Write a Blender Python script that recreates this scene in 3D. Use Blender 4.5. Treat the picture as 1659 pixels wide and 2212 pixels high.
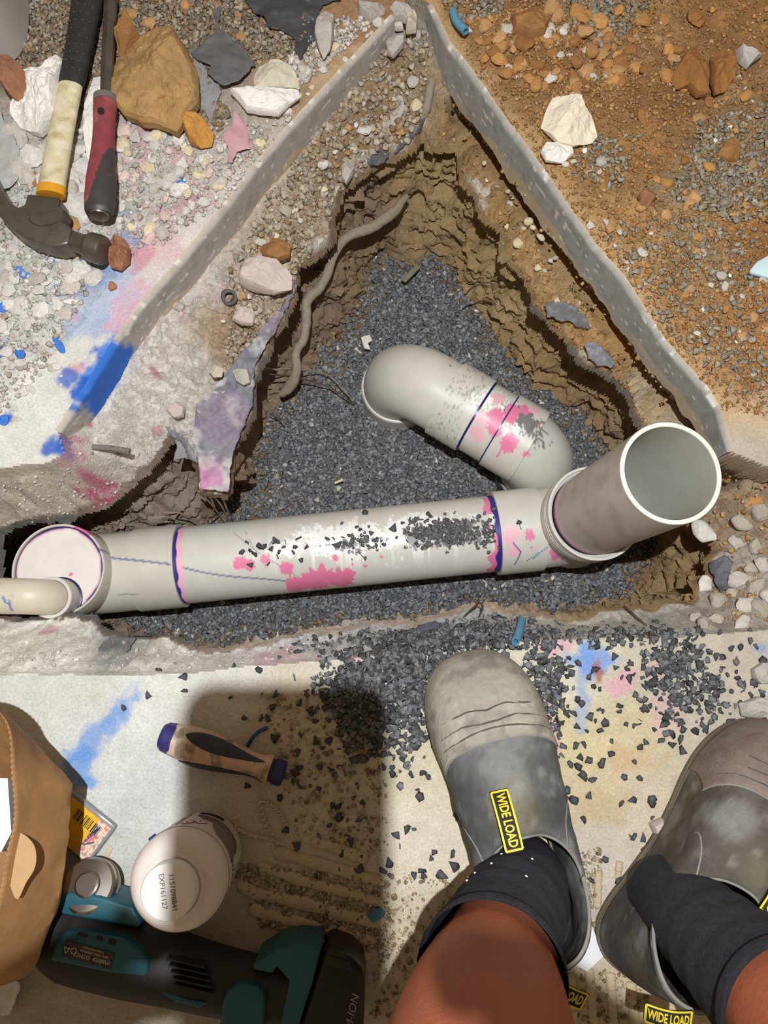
import bpy, bmesh, math, random
import numpy as np
from mathutils import Vector, Matrix, Euler
for o in list(bpy.data.objects):
    bpy.data.objects.remove(o)
S = bpy.context.scene
COL = S.collection
# ---------------------------------------------------------------- camera
F = 1600.0; CX = 829.5; CY = 1106.0; CH = 0.85
TILT = math.atan(294 / 1600)
ct, st = math.cos(TILT), math.sin(TILT)
cd = bpy.data.cameras.new('camera'); cam = bpy.data.objects.new('camera', cd); COL.objects.link(cam)
cam.location = (0, 0, CH); cam.rotation_euler = (TILT, 0, 0)
cd.sensor_fit = 'VERTICAL'; cd.sensor_height = 36; cd.lens = F / 2212 * 36; cd.clip_start = 0.004
S.camera = cam
# ---------------------------------------------------------------- world and lamp
wd = bpy.data.worlds.new('room_ambient'); S.world = wd; wd.use_nodes = True
bg = wd.node_tree.nodes['Background']
bg.inputs[0].default_value = (1.0, 0.75, 0.48, 1); bg.inputs[1].default_value = 0.26
LAMP = Vector((0.0, 0.095, 1.333))
ld = bpy.data.lights.new('head_torch_light', 'SPOT'); lo = bpy.data.objects.new('head_torch_light', ld); COL.objects.link(lo)
lo.location = LAMP; ld.energy = 86; ld.color = (0.97, 0.985, 1.0); ld.shadow_soft_size = 0.006
ld.spot_size = math.radians(150); ld.spot_blend = 0.5
lo.rotation_euler = (Vector((0.03, 0.22, -0.15)) - LAMP).to_track_quat('-Z', 'Y').to_euler()
S.view_settings.view_transform = 'Standard'; S.view_settings.look = 'None'
S.view_settings.exposure = 0.0; S.view_settings.gamma = 1.0
S.view_settings.use_curve_mapping = False

# ---------------------------------------------------------------- helpers
def at(px, py, z=0.0):
    a, b = (px - CX) / F, -(py - CY) / F
    d = (a, b * ct + st, b * st - ct)
    s = (z - CH) / d[2]
    return Vector((d[0] * s, d[1] * s, z))
def at_np(px, py, z):
    a, b = (px - CX) / F, -(py - CY) / F
    dz = b * st - ct
    s = (z - CH) / dz
    return a * s, (b * ct + st) * s
def pxm(px, py, z=0.0):            # metres for one pixel at a spot
    return (at(px + 1, py, z) - at(px, py, z)).length
def lin(c):
    c = np.asarray(c, float) / 255.0
    return np.where(c <= 0.04045, c / 12.92, ((c + 0.055) / 1.055) ** 2.4)
def lc(c):
    return tuple(lin(c)) + (1.0,)
def _h(i, j, k, s):
    with np.errstate(over='ignore'):
        n = (i.astype(np.uint32) * np.uint32(374761393) + j.astype(np.uint32) * np.uint32(668265263)
             + k.astype(np.uint32) * np.uint32(2246822519) + np.uint32((s * 3266489917) & 0xffffffff))
        n = (n ^ (n >> np.uint32(13))) * np.uint32(1274126177)
        n ^= n >> np.uint32(16)
    return (n & np.uint32(0xffffff)).astype(np.float64) / 16777215.0 * 2 - 1
def vn(x, y, z=None, seed=0):
    x = np.asarray(x, float); y = np.asarray(y, float)
    z = np.zeros_like(x) if z is None else np.asarray(z, float)
    i, j, k = np.floor(x), np.floor(y), np.floor(z)
    u, v, w = x - i, y - j, z - k
    u, v, w = [q * q * q * (q * (q * 6 - 15) + 10) for q in (u, v, w)]
    i, j, k = [q.astype(np.int64) for q in (i, j, k)]
    r = 0
    for a in (0, 1):
        for b in (0, 1):
            for c in (0, 1):
                r = r + _h(i + a, j + b, k + c, seed) * (u if a else 1 - u) * (v if b else 1 - v) * (w if c else 1 - w)
    return r
def fbm(x, y, z=None, sc=10.0, octv=4, seed=0, gain=0.5):
    r, a, n = 0, 1.0, 0.0
    for o in range(octv):
        zz = None if z is None else np.asarray(z) * sc
        r = r + a * vn(np.asarray(x) * sc, np.asarray(y) * sc, zz, seed + o * 17); n += a
        a *= gain; sc *= 2.07
    return r / n
def sstep(a, b, x):
    t = np.clip((x - a) / (b - a), 0, 1); return t * t * (3 - 2 * t)
def sdist(X, Y, poly):             # signed distance, positive inside
    P = np.asarray(poly, float); n = len(P)
    best = np.full(X.shape, 1e9); ins = np.zeros(X.shape, bool)
    for i in range(n):
        x0, y0 = P[i]; x1, y1 = P[(i + 1) % n]
        dx, dy = x1 - x0, y1 - y0
        t = np.clip(((X - x0) * dx + (Y - y0) * dy) / (dx * dx + dy * dy + 1e-12), 0, 1)
        best = np.minimum(best, (X - x0 - t * dx) ** 2 + (Y - y0 - t * dy) ** 2)
        if y0 != y1:
            c = ((y0 > Y) != (y1 > Y)) & (X < (x1 - x0) * (Y - y0) / (y1 - y0) + x0)
            ins ^= c
    d = np.sqrt(best)
    return np.where(ins, d, -d)
def idw(X, Y, pts, p=3.0):         # pts: (x, y, value...)
    P = np.asarray([q[:2] for q in pts], float); Vv = np.asarray([q[2:] for q in pts], float)
    num = np.zeros(X.shape + (Vv.shape[1],)); den = np.zeros(X.shape)
    for (a, b), v in zip(P, Vv):
        w = 1.0 / (((X - a) ** 2 + (Y - b) ** 2) ** (p / 2) + 1e-9)
        num += w[..., None] * v; den += w
    return num / den[..., None]

def mesh_np(name, V, Fc, cols=None, smooth=False, sharp=None, mi=None):
    V = np.ascontiguousarray(V, np.float32); Fc = np.ascontiguousarray(Fc, np.int32)
    me = bpy.data.meshes.new(name); k = Fc.shape[1]
    me.vertices.add(len(V)); me.vertices.foreach_set('co', V.ravel())
    me.loops.add(Fc.size); me.loops.foreach_set('vertex_index', Fc.ravel())
    me.polygons.add(len(Fc)); me.polygons.foreach_set('loop_start', np.arange(0, Fc.size, k, dtype=np.int32))
    me.update(calc_edges=True); me.validate()
    if cols is not None:
        c = np.ones((len(V), 4), np.float32); c[:, :3] = cols
        at_ = me.color_attributes.new('Col', 'FLOAT_COLOR', 'POINT'); at_.data.foreach_set('color', c.ravel())
    if smooth:
        me.polygons.foreach_set('use_smooth', np.ones(len(me.polygons), bool))
        if sharp: me.set_sharp_from_angle(angle=math.radians(sharp))
    return me
def mesh_pd(name, V, Fc, smooth=False, sharp=None):
    me = bpy.data.meshes.new(name); me.from_pydata([tuple(v) for v in V], [], [tuple(f) for f in Fc]); me.update()
    if smooth:
        me.polygons.foreach_set('use_smooth', np.ones(len(me.polygons), bool))
        if sharp: me.set_sharp_from_angle(angle=math.radians(sharp))
    return me
def add(name, me, mat=None, parent=None, label=None, cat=None, group=None, kind=None, loc=None, rot=None, scale=None):
    o = bpy.data.objects.new(name, me); COL.objects.link(o)
    if mat is not None and me is not None and hasattr(me, 'materials') and len(me.materials) == 0: me.materials.append(mat)
    if parent is not None: o.parent = parent
    if label: o['label'] = label
    if cat: o['category'] = cat
    if group: o['group'] = group
    if kind: o['kind'] = kind
    if loc is not None: o.location = loc
    if rot is not None: o.rotation_euler = rot
    if scale is not None: o.scale = scale
    return o
def thing(name, label, cat, loc=(0, 0, 0), rot=None, group=None):
    return add(name, None, None, None, label, cat, group, None, loc, rot)

# ---- materials
def mat_new(name):
    m = bpy.data.materials.new(name); m.use_nodes = True
    nt = m.node_tree; b = nt.nodes['Principled BSDF']
    return m, nt, b
def mat_plain(name, col, rough=0.6, metal=0.0, noise=0.12, nscale=60.0, bump=0.0, bscale=200.0, spec=0.4, objrand=0.0, attr=False, **kw):
    m, nt, b = mat_new(name)
    N, L = nt.nodes, nt.links
    tc = N.new('ShaderNodeTexCoord')
    if attr:
        a = N.new('ShaderNodeAttribute'); a.attribute_name = 'Col'; src = a.outputs['Color']
    else:
        a = N.new('ShaderNodeRGB'); a.outputs[0].default_value = lc(col); src = a.outputs[0]
    if noise > 0:
        nz = N.new('ShaderNodeTexNoise'); nz.inputs['Scale'].default_value = nscale; nz.inputs['Detail'].default_value = 6
        nz.inputs['Roughness'].default_value = 0.65
        L.new(tc.outputs['Object'], nz.inputs['Vector'])
        mr = N.new('ShaderNodeMapRange'); mr.inputs[1].default_value = 0.3; mr.inputs[2].default_value = 0.7
        mr.inputs[3].default_value = 1 - noise; mr.inputs[4].default_value = 1 + noise
        L.new(nz.outputs[0], mr.inputs[0])
        mx = N.new('ShaderNodeVectorMath'); mx.operation = 'MULTIPLY'
        L.new(src, mx.inputs[0]); L.new(mr.outputs[0], mx.inputs[1]); src = mx.outputs[0]
    if objrand > 0:
        oi = N.new('ShaderNodeObjectInfo')
        mr = N.new('ShaderNodeMapRange'); mr.inputs[3].default_value = 1 - objrand; mr.inputs[4].default_value = 1 + objrand
        L.new(oi.outputs['Random'], mr.inputs[0])
        mx = N.new('ShaderNodeVectorMath'); mx.operation = 'MULTIPLY'
        L.new(src, mx.inputs[0]); L.new(mr.outputs[0], mx.inputs[1]); src = mx.outputs[0]
    L.new(src, b.inputs['Base Color'])
    b.inputs['Roughness'].default_value = rough; b.inputs['Metallic'].default_value = metal
    b.inputs['Specular IOR Level'].default_value = spec
    for k, v in kw.items():
        b.inputs[k.replace('_', ' ')].default_value = v
    if bump > 0:
        nb = N.new('ShaderNodeTexNoise'); nb.inputs['Scale'].default_value = bscale; nb.inputs['Detail'].default_value = 8
        nb.inputs['Roughness'].default_value = 0.7
        L.new(tc.outputs['Object'], nb.inputs['Vector'])
        bp = N.new('ShaderNodeBump'); bp.inputs['Strength'].default_value = 1.0; bp.inputs['Distance'].default_value = bump
        L.new(nb.outputs[0], bp.inputs['Height']); L.new(bp.outputs[0], b.inputs['Normal'])
    return m

# ---- shapes
def grid_faces(nu, nv, cu=False, cv=False):
    U = nu if cu else nu - 1; Vv = nv if cv else nv - 1
    i, j = np.meshgrid(np.arange(U), np.arange(Vv), indexing='ij')
    i2, j2 = (i + 1) % nu, (j + 1) % nv
    return np.stack([i * nv + j, i2 * nv + j, i2 * nv + j2, i * nv + j2], -1).reshape(-1, 4)
def frames(P):
    P = np.asarray(P, float); T = np.gradient(P, axis=0)
    T /= np.linalg.norm(T, axis=1)[:, None] + 1e-12
    up = np.array([0, 0, 1.0]) if abs(T[0][2]) < 0.9 else np.array([0, 1.0, 0])
    n = up - T[0] * np.dot(up, T[0]); n /= np.linalg.norm(n)
    Ns = [n]
    for k in range(1, len(P)):
        n = Ns[-1] - T[k] * np.dot(Ns[-1], T[k]); n /= np.linalg.norm(n) + 1e-12; Ns.append(n)
    Ns = np.array(Ns); B = np.cross(T, Ns)
    return T, Ns, B
def resample(P, n, smooth=True):
    P = np.asarray(P, float)
    if smooth and len(P) > 2:          # catmull-rom
        Q = np.vstack([2 * P[0] - P[1], P, 2 * P[-1] - P[-2]]); out = []
        for i in range(1, len(Q) - 2):
            t = np.linspace(0, 1, 14, endpoint=False)[:, None]
            p0, p1, p2, p3 = Q[i - 1], Q[i], Q[i + 1], Q[i + 2]
            out.append(0.5 * ((2 * p1) + (-p0 + p2) * t + (2 * p0 - 5 * p1 + 4 * p2 - p3) * t ** 2 + (-p0 + 3 * p1 - 3 * p2 + p3) * t ** 3))
        P = np.vstack(out + [P[-1:]])
    d = np.r_[0, np.cumsum(np.linalg.norm(np.diff(P[:, :3], axis=0), axis=1))]
    s = np.linspace(0, d[-1], n)
    return np.stack([np.interp(s, d, P[:, c]) for c in range(P.shape[1])], 1)
def sweep(path, rad, seg=24, cap=True, ell=(1, 1), noise=0.0, seed=1, prof=None):
    """tube along path; rad scalar or per point; returns V, F(quads), S (arc length), TH"""
    P = np.asarray(path, float)[:, :3]; n = len(P); R = np.broadcast_to(np.asarray(rad, float), (n,)).astype(float)
    T, N_, B = frames(P)
    th = np.linspace(0, 2 * math.pi, seg, endpoint=False)
    V = P[:, None, :] + R[:, None, None] * (np.cos(th)[None, :, None] * N_[:, None, :] * ell[0] + np.sin(th)[None, :, None] * B[:, None, :] * ell[1])
    if noise > 0:
        nn = fbm(V[..., 0], V[..., 1], V[..., 2], sc=60, octv=3, seed=seed)
        V = V + (V - P[:, None, :]) * (nn * noise)[..., None]
    s = np.r_[0, np.cumsum(np.linalg.norm(np.diff(P, axis=0), axis=1))]
    SS = np.repeat(s, seg); TH = np.tile(th, n)
    V = V.reshape(-1, 3); Fc = grid_faces(n, seg, False, True)
    if cap:
        c0, c1 = len(V), len(V) + 1
        V = np.vstack([V, P[:1], P[-1:]]); SS = np.r_[SS, 0, s[-1]]; TH = np.r_[TH, 0, 0]
        j = np.arange(seg); j2 = (j + 1) % seg
        e0 = np.stack([j2, j, np.full(seg, c0), np.full(seg, c0)], 1)
        b = (n - 1) * seg
        e1 = np.stack([b + j, b + j2, np.full(seg, c1), np.full(seg, c1)], 1)
        return V, Fc, np.vstack([e0, e1])[:, :3], SS, TH
    return V, Fc, None, SS, TH
def to_tris(Fq, Ft=None):
    t = np.vstack([Fq[:, [0, 1, 2]], Fq[:, [0, 2, 3]]])
    return t if Ft is None else np.vstack([t, Ft])
def tube(name, path, rad, mat, parent=None, seg=16, noise=0.0, seed=1, ell=(1, 1), cols=None, sharp=50, cap=True, **kw):
    V, Fq, Ft, SS, TH = sweep(path, rad, seg, cap, ell, noise, seed)
    cc = cols(V, SS, TH) if cols is not None else None
    me = mesh_np(name, V, to_tris(Fq, Ft), cc, True, sharp)
    return add(name, me, mat, parent, **kw)
def lathe(name, prof, mat, parent=None, seg=48, M=None, cols=None, sharp=35, closed=False, **kw):
    """prof: list of (r, z); M places it"""
    P = np.asarray(prof, float); n = len(P)
    th = np.linspace(0, 2 * math.pi, seg, endpoint=False)
    V = np.stack([P[:, None, 0] * np.cos(th), P[:, None, 0] * np.sin(th), np.repeat(P[:, None, 1], seg, 1)], -1)
    Zl = V[..., 2].ravel().copy(); TH = np.tile(th, n)
    V = V.reshape(-1, 3)
    Fq = grid_faces(n, seg, closed, True)
    if M is not None:
        A = np.array(M); V = V @ A[:3, :3].T + A[:3, 3]
    cc = cols(V, Zl, TH) if cols is not None else None
    me = mesh_np(name, V, Fq, cc, True, sharp)
    return add(name, me, mat, parent, **kw)
def axis_matrix(p, d, up=(0, 0, 1)):
    d = Vector(d).normalized(); u = Vector(up)
    if abs(d.dot(u)) > 0.98: u = Vector((0, 1, 0))
    x = u.cross(d).normalized(); y = d.cross(x)
    m = Matrix((x, y, d)).transposed().to_4x4(); m.translation = Vector(p); return m
def box_mesh(name, sx, sy, sz, bev=0.002, seg=2):
    bm = bmesh.new(); bmesh.ops.create_cube(bm, size=1)
    for v in bm.verts: v.co = Vector((v.co.x * sx, v.co.y * sy, v.co.z * sz))
    if bev > 0: bmesh.ops.bevel(bm, geom=bm.edges[:], offset=bev, segments=seg, affect='EDGES', profile=0.5)
    me = bpy.data.meshes.new(name); bm.to_mesh(me); bm.free()
    me.polygons.foreach_set('use_smooth', np.ones(len(me.polygons), bool)); me.set_sharp_from_angle(angle=math.radians(35))
    return me
def prism(name, pts, h, bev=0.0, seg=2, z0=0.0, taper=1.0):
    """2D outline (local xy) extruded to h, bevelled"""
    bm = bmesh.new(); vs = [bm.verts.new((p[0], p[1], z0)) for p in pts]
    f = bm.faces.new(vs); bm.normal_update()
    if f.normal.z > 0: f.normal_flip()
    r = bmesh.ops.extrude_face_region(bm, geom=[f]); vv = [g for g in r['geom'] if isinstance(g, bmesh.types.BMVert)]
    cx = sum(v.co.x for v in vv) / len(vv); cy = sum(v.co.y for v in vv) / len(vv)
    for v in vv: v.co = Vector((cx + (v.co.x - cx) * taper, cy + (v.co.y - cy) * taper, z0 + h))
    bmesh.ops.recalc_face_normals(bm, faces=bm.faces[:])
    if bev > 0:
        ed = [e for e in bm.edges if e.calc_face_angle(0) > 0.6]
        bmesh.ops.bevel(bm, geom=ed, offset=bev, segments=seg, affect='EDGES', profile=0.5, clamp_overlap=True)
    me = bpy.data.meshes.new(name); bm.to_mesh(me); bm.free()
    me.polygons.foreach_set('use_smooth', np.ones(len(me.polygons), bool)); me.set_sharp_from_angle(angle=math.radians(40))
    return me
def text_me(body, size, align='CENTER', extrude=0.0002, shear=0.0, bold=0.0):
    cu = bpy.data.curves.new('lettering', 'FONT'); cu.body = body; cu.size = size; cu.align_x = align; cu.align_y = 'CENTER'
    cu.extrude = extrude; cu.shear = shear; cu.offset = bold; cu.resolution_u = 3
    o = bpy.data.objects.new('tmp_text', cu); COL.objects.link(o)
    dg = bpy.context.evaluated_depsgraph_get(); me = bpy.data.meshes.new_from_object(o.evaluated_get(dg))
    bpy.data.objects.remove(o); bpy.data.curves.remove(cu); me.name = 'lettering'
    return me
# ================================================================ TERRAIN
L_TOP = [(0,1012),(47,1003),(98,1001),(137,979),(125,932),(170,860),(184,842),(246,741),(311,650),(387,567),(490,440),(557,351),(605,297),(681,213),(753,137),(847,36)]
R_TOP = [(930,12),(970,94),(1024,163),(1097,268),(1131,311),(1167,362),(1229,452),(1287,535),(1348,603),(1384,658),(1431,734),(1468,777),(1529,846),(1554,885),(1580,976),(1659,1008)]
FRONT = [(1659,1360),(1457,1378),(1240,1380),(1097,1385),(952,1400),(735,1425),(500,1443),(412,1456),(289,1458),(0,1458)]
P0px = [(-140,1014)] + L_TOP + [(890,-25)] + R_TOP + [(1800,1055),(1800,1350)] + FRONT + [(-140,1458)]
P0 = [tuple(at(x, y, 0)[:2]) for x, y in P0px]
P2px = [(-140,1150,-.12),(30,1130,-.12),(137,1112,-.12),(235,1077,-.11),(289,1012,-.1),(345,965,-.1),(380,925,-.1),(425,992,-.11),(432,1050,-.12),(486,1058,-.12),(495,975,-.115),(512,935,-.11),
 (540,871,-.105),(545,791,-.105),(572,744,-.1),(608,683,-.1),(637,625,-.1),(640,572,-.1),(715,515,-.1),(712,450,-.1),(730,410,-.1),(795,352,-.1),(840,335,-.1),(885,310,-.1),(912,272,-.1),
 (934,316,-.11),(985,298,-.11),(999,325,-.11),(1013,390,-.11),(1042,416,-.11),(1039,441,-.11),(1057,470,-.11),(1086,481,-.11),(1092,555,-.11),(1142,582,-.11),(1157,632,-.115),(1153,658,-.115),
 (1186,687,-.115),(1222,715,-.115),(1251,744,-.115),(1272,781,-.115),(1308,795,-.115),(1340,815,-.11),(1359,845,-.11),(1395,914,-.12),(1450,985,-.12),(1500,1080,-.115),(1511,1129,-.11),(1562,1183,-.105),
 (1540,1205,-.1),(1540,1241,-.1),(1500,1255,-.095),(1504,1310,-.07),(1457,1306,-.065),(1384,1320,-.06),(1312,1322,-.06),(1262,1338,-.055),(1204,1338,-.05),(1167,1329,-.05),(1059,1315,-.05),
 (1006,1320,-.05),(934,1338,-.05),(880,1357,-.05),(807,1353,-.05),(731,1362,-.05),(674,1371,-.05),(608,1385,-.05),(554,1400,-.05),(459,1414,-.05),(380,1393,-.06),(344,1385,-.06),(217,1375,-.07),(199,1342,-.09),(20,1338,-.1),(-140,1338,-.1)]
P2 = [tuple(at(*q)[:2]) for q in P2px]
GZ = -0.312
P3px = [(-90,1175),(60,1165),(250,1160),(420,1150),(478,1120),(505,1080),(545,1000),(582,920),(596,880),(645,832),(690,770),(745,715),(772,680),(800,640),(788,592),(830,574),(900,568),(960,583),
 (1005,640),(1045,705),(1092,757),(1118,800),(1150,832),(1204,856),(1258,890),(1285,945),(1330,980),(1400,1090),(1420,1180),(1380,1232),(1356,1277),(1312,1304),(1262,1325),(1204,1328),(1160,1322),(1059,1307),
 (934,1328),(880,1346),(731,1354),(608,1376),(500,1395),(380,1383),(330,1375),(225,1350),(60,1325),(-90,1320)]
P3 = [tuple(at(x, y, GZ)[:2]) for x, y in P3px]
def ctl(lst, z):                                   # pixel control points to the ground plane
    return [tuple(at(q[0], q[1], z)[:2]) + tuple(q[2:]) for q in lst]
ZO = ctl([(600,300,-.055),(400,560,-.055),(200,850,-.05),(110,950,-.02),(20,1010,-.03),(890,20,-.03),(1000,150,-.06),(1200,450,-.06),(1400,740,-.06),(1560,930,-.05),(1640,1010,-.035),(1740,1200,-.03),
 (1640,1370,-.008),(1500,1375,-.008),(1100,1387,-.012),(735,1425,-.012),(400,1455,-.012),(100,1458,-.01),(-90,1230,-.04)], -.02)
ZI = ctl([(800,345,-.1),(720,450,-.1),(640,580,-.1),(545,790,-.105),(510,935,-.115),(460,1040,-.125),(380,930,-.1),(260,1040,-.11),(140,1110,-.12),(930,200,-.085),(880,130,-.055),(1000,325,-.11),(1060,470,-.11),
 (1160,640,-.115),(1260,760,-.115),(1360,840,-.11),(1395,914,-.12),(1520,1130,-.11),(1540,1240,-.1),(1500,1310,-.07),(1300,1320,-.06),(1100,1320,-.05),(900,1350,-.05),(700,1370,-.05),(500,1405,-.05),(350,1385,-.06),
 (200,1345,-.09),(20,1330,-.1),(-90,1230,-.13)], -.1)
UC = ctl([(840,335,.012),(720,470,.012),(640,600,.045),(560,780,.055),(520,930,.05),(460,1050,.03),(300,1010,.03),(150,1100,.03),(985,320,.004),(1060,480,.012),(1160,640,.03),(1270,770,.04),(1380,890,.02),(1500,1100,.0),
 (1530,1230,.02),(1480,1310,.0),(1200,1335,.0),(900,1350,.0),(600,1385,.0),(300,1380,.015),(0,1330,0.0),(-90,1200,.0),(900,290,.0)], -.1)
# non-uniform grid: fine where the photo looks, coarse outside
def axis_pts(a, b, fine, lo_, hi_, coarse):
    m = np.arange(a, b, fine)
    return np.r_[np.arange(lo_, a, coarse), m, np.arange(b, hi_, coarse)]
gx = axis_pts(-.54, .545, .0022, -1.3, 1.3, .02)
gy = axis_pts(-.40, .905, .0022, -1.1, 1.7, .02)
X, Y = np.meshgrid(gx, gy, indexing='ij')
wx = fbm(X, Y, sc=45, octv=4, seed=3) ; wy = fbm(X, Y, sc=45, octv=4, seed=9)
wl = fbm(X, Y, sc=14, octv=2, seed=30)
cgx = axis_pts(-.56, .565, .004, -1.36, 1.36, .03); cgy = axis_pts(-.42, .925, .004, -1.16, 1.76, .03)
CXg, CYg = np.meshgrid(cgx, cgy, indexing='ij')
def sampler(D):                                  # bilinear look-up of a coarse field
    def f(x, y):
        i = np.clip(np.searchsorted(cgx, x) - 1, 0, len(cgx) - 2); j = np.clip(np.searchsorted(cgy, y) - 1, 0, len(cgy) - 2)
        u = np.clip((x - cgx[i]) / (cgx[i + 1] - cgx[i]), 0, 1); v = np.clip((y - cgy[j]) / (cgy[j + 1] - cgy[j]), 0, 1)
        return D[i, j] * (1 - u) * (1 - v) + D[i + 1, j] * u * (1 - v) + D[i, j + 1] * (1 - u) * v + D[i + 1, j + 1] * u * v
    return f
s0, s2, s3 = [sampler(sdist(CXg, CYg, P)) for P in (P0, P2, P3)]
d0 = s0(X + wx * .0012, Y + wy * .0012)
d2 = s2(X + wx * .008, Y + wy * .008); d2s = s2(X, Y)
d3 = s3(X + wx * .012, Y + wy * .012)
d2 = np.minimum(d2, d0 - .004); d3 = np.minimum(d3, d2 - .002)
zo = idw(X, Y, ZO)[..., 0]; zi = idw(X, Y, ZI)[..., 0]; uc = idw(X, Y, UC)[..., 0]
n1 = fbm(X, Y, sc=22, octv=5, seed=1); n2 = fbm(X, Y, sc=90, octv=4, seed=5); n3 = fbm(X, Y, sc=9, octv=3, seed=8)
rid = 1 - np.abs(fbm(X, Y, sc=30, octv=4, seed=44)) * 2
n4 = fbm(X, Y, sc=230, octv=2, seed=15)
# outside the cut: slab top; dirt heaped on the right, rubble dust top left
dirt_poly = [tuple(at(x, y, 0)[:2]) for x, y in [(900,-200),(940,20),(1024,155),(1140,310),(1240,455),(1360,610),(1440,730),(1530,835),(1570,870),(1620,890),(1720,930),(2100,980),(2100,-300)]]
dd = sampler(sdist(CXg, CYg, dirt_poly))(X + wx * .012, Y + wy * .012)
rub_poly = [tuple(at(x, y, 0)[:2]) for x, y in [(840,36),(700,160),(560,300),(430,440),(330,520),(230,600),(170,720),(60,800),(-40,860),(-400,860),(-400,-300),(880,-300)]]
dr = sampler(sdist(CXg, CYg, rub_poly))(X + wx * .02, Y + wy * .02)
z_out = n2 * .0009 + n1 * .0008
z_out = z_out + sstep(0, .03, dd) * (.006 + .010 * n3 + .006 * n1 + .003 * n2)
z_out = z_out + sstep(0, .04, dr) * (.004 + .006 * n3 + .006 * n1 + .003 * n2)
# ledge
t1 = np.clip(d0 / (d0 + np.maximum(-d2, 1e-4)), 0, 1)
z_led = zo + (zi - zo) * sstep(0, 1, t1)
amp = sstep(0, .02, d0)
fr = sstep(.14, .10, Y) * sstep(-.02, .03, Y + .0 * X)         # front ledge a little calmer
z_led = z_led + amp * (n1 * .019 + n2 * .010 + (rid - .5) * .012 + n4 * .005) * (1 - .45 * fr)
rgt = sstep(.05, .12, X) * sstep(.16, .24, Y)
z_led = z_led - rgt * .012 * sstep(.03, .014, d0)
rec = rgt * np.interp(d0, [0, .0042, .006, .0105, .0135, .0165], [0, 0, .8, 1, .7, 0])
z_led = np.where((rgt > .5) & (d0 > .0042) & (d0 < .0165), np.interp(d0, [.0042, .006, .0085, .0105, .0135, .0165], [-.060, -.070, -.088, -.118, -.112, -.098]), z_led)
edge = sstep(0.0, .0042, d0)
z_led = edge * z_led + (1 - edge) * np.minimum(z_out, 0)
# wall
tt = np.clip(d2 / (d2 + np.maximum(-d3, 1e-4)), 0, 1)
tn = np.clip(tt + amp * .07 * n1 * np.sin(np.clip(tt, 0, 1) * math.pi), 0, 1)
gA = np.interp(tn, [0, .06, .22, .5, .8, 1], [0, .22, .55, .80, .95, 1])
gB = np.interp(tn, [0, .06, .3, .6, .85, 1], [0, .10, .42, .72, .93, 1])
stair = tn * 5; stair = (np.floor(stair) + sstep(.35, .65, stair - np.floor(stair))) / 5
ww = sstep(.015, .05, uc)
g = gA * ww + (gB * .6 + stair * .4) * (1 - ww)
z_gr = GZ + n1 * .006 + n3 * .004
z_wall = zi + (z_gr - zi) * g + np.sin(np.clip(tt, 0, 1) * math.pi) * (n1 * .010 + n2 * .005 + (rid - .5) * .008)
z_wall = np.where(d2 < .008, zi + (z_led - zi) * sstep(.004, 0, d2) * 0 - np.clip(d2, 0, .008) * 2.2, z_gr)
Z = np.where(d0 <= 0, z_out, np.where(d2 <= 0, z_led, np.where((d3 <= 0) | (d2 < .008), z_wall, z_gr)))
ZH = Z.copy()
# undercut: push the upper part of the wall back under the ledge
gxx, gyy = np.gradient(d2s, gx, gy)
gl = np.sqrt(gxx ** 2 + gyy ** 2) + 1e-6
sh = 0 * np.where((d2 > 0) & (d3 < 0), np.interp(tt, [0, .04, .16, .45, .8, 1], [0, .0, 1, .8, .2, 0]), 0) * uc
g0x, g0y = np.gradient(s0(X, Y), gx, gy); g0l = np.sqrt(g0x ** 2 + g0y ** 2) + 1e-6
Xd = X - gxx / gl * sh - g0x / g0l * rec * .034; Yd = Y - gyy / gl * sh - g0y / g0l * rec * .034
def hz(x, y):                                    # terrain height at a spot
    i = int(np.clip(np.searchsorted(gx, x) - 1, 0, len(gx) - 2)); j = int(np.clip(np.searchsorted(gy, y) - 1, 0, len(gy) - 2))
    u = (x - gx[i]) / (gx[i + 1] - gx[i]); v = (y - gy[j]) / (gy[j + 1] - gy[j])
    return float(ZH[i, j] * (1 - u) * (1 - v) + ZH[i + 1, j] * u * (1 - v) + ZH[i, j + 1] * (1 - u) * v + ZH[i + 1, j + 1] * u * v)
def hzv(x, y):
    x = np.asarray(x, float); y = np.asarray(y, float)
    i = np.clip(np.searchsorted(gx, x) - 1, 0, len(gx) - 2); j = np.clip(np.searchsorted(gy, y) - 1, 0, len(gy) - 2)
    u = (x - gx[i]) / (gx[i + 1] - gx[i]); v = (y - gy[j]) / (gy[j + 1] - gy[j])
    return ZH[i, j] * (1 - u) * (1 - v) + ZH[i + 1, j] * u * (1 - v) + ZH[i, j + 1] * (1 - u) * v + ZH[i + 1, j + 1] * u * v
def onto(px, py, z=0.0, it=12):                  # the terrain point seen at a pixel
    for _ in range(it):
        p = at(px, py, z); z = 0.5 * z + 0.5 * hz(p.x, p.y)
    return at(px, py, z)

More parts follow.
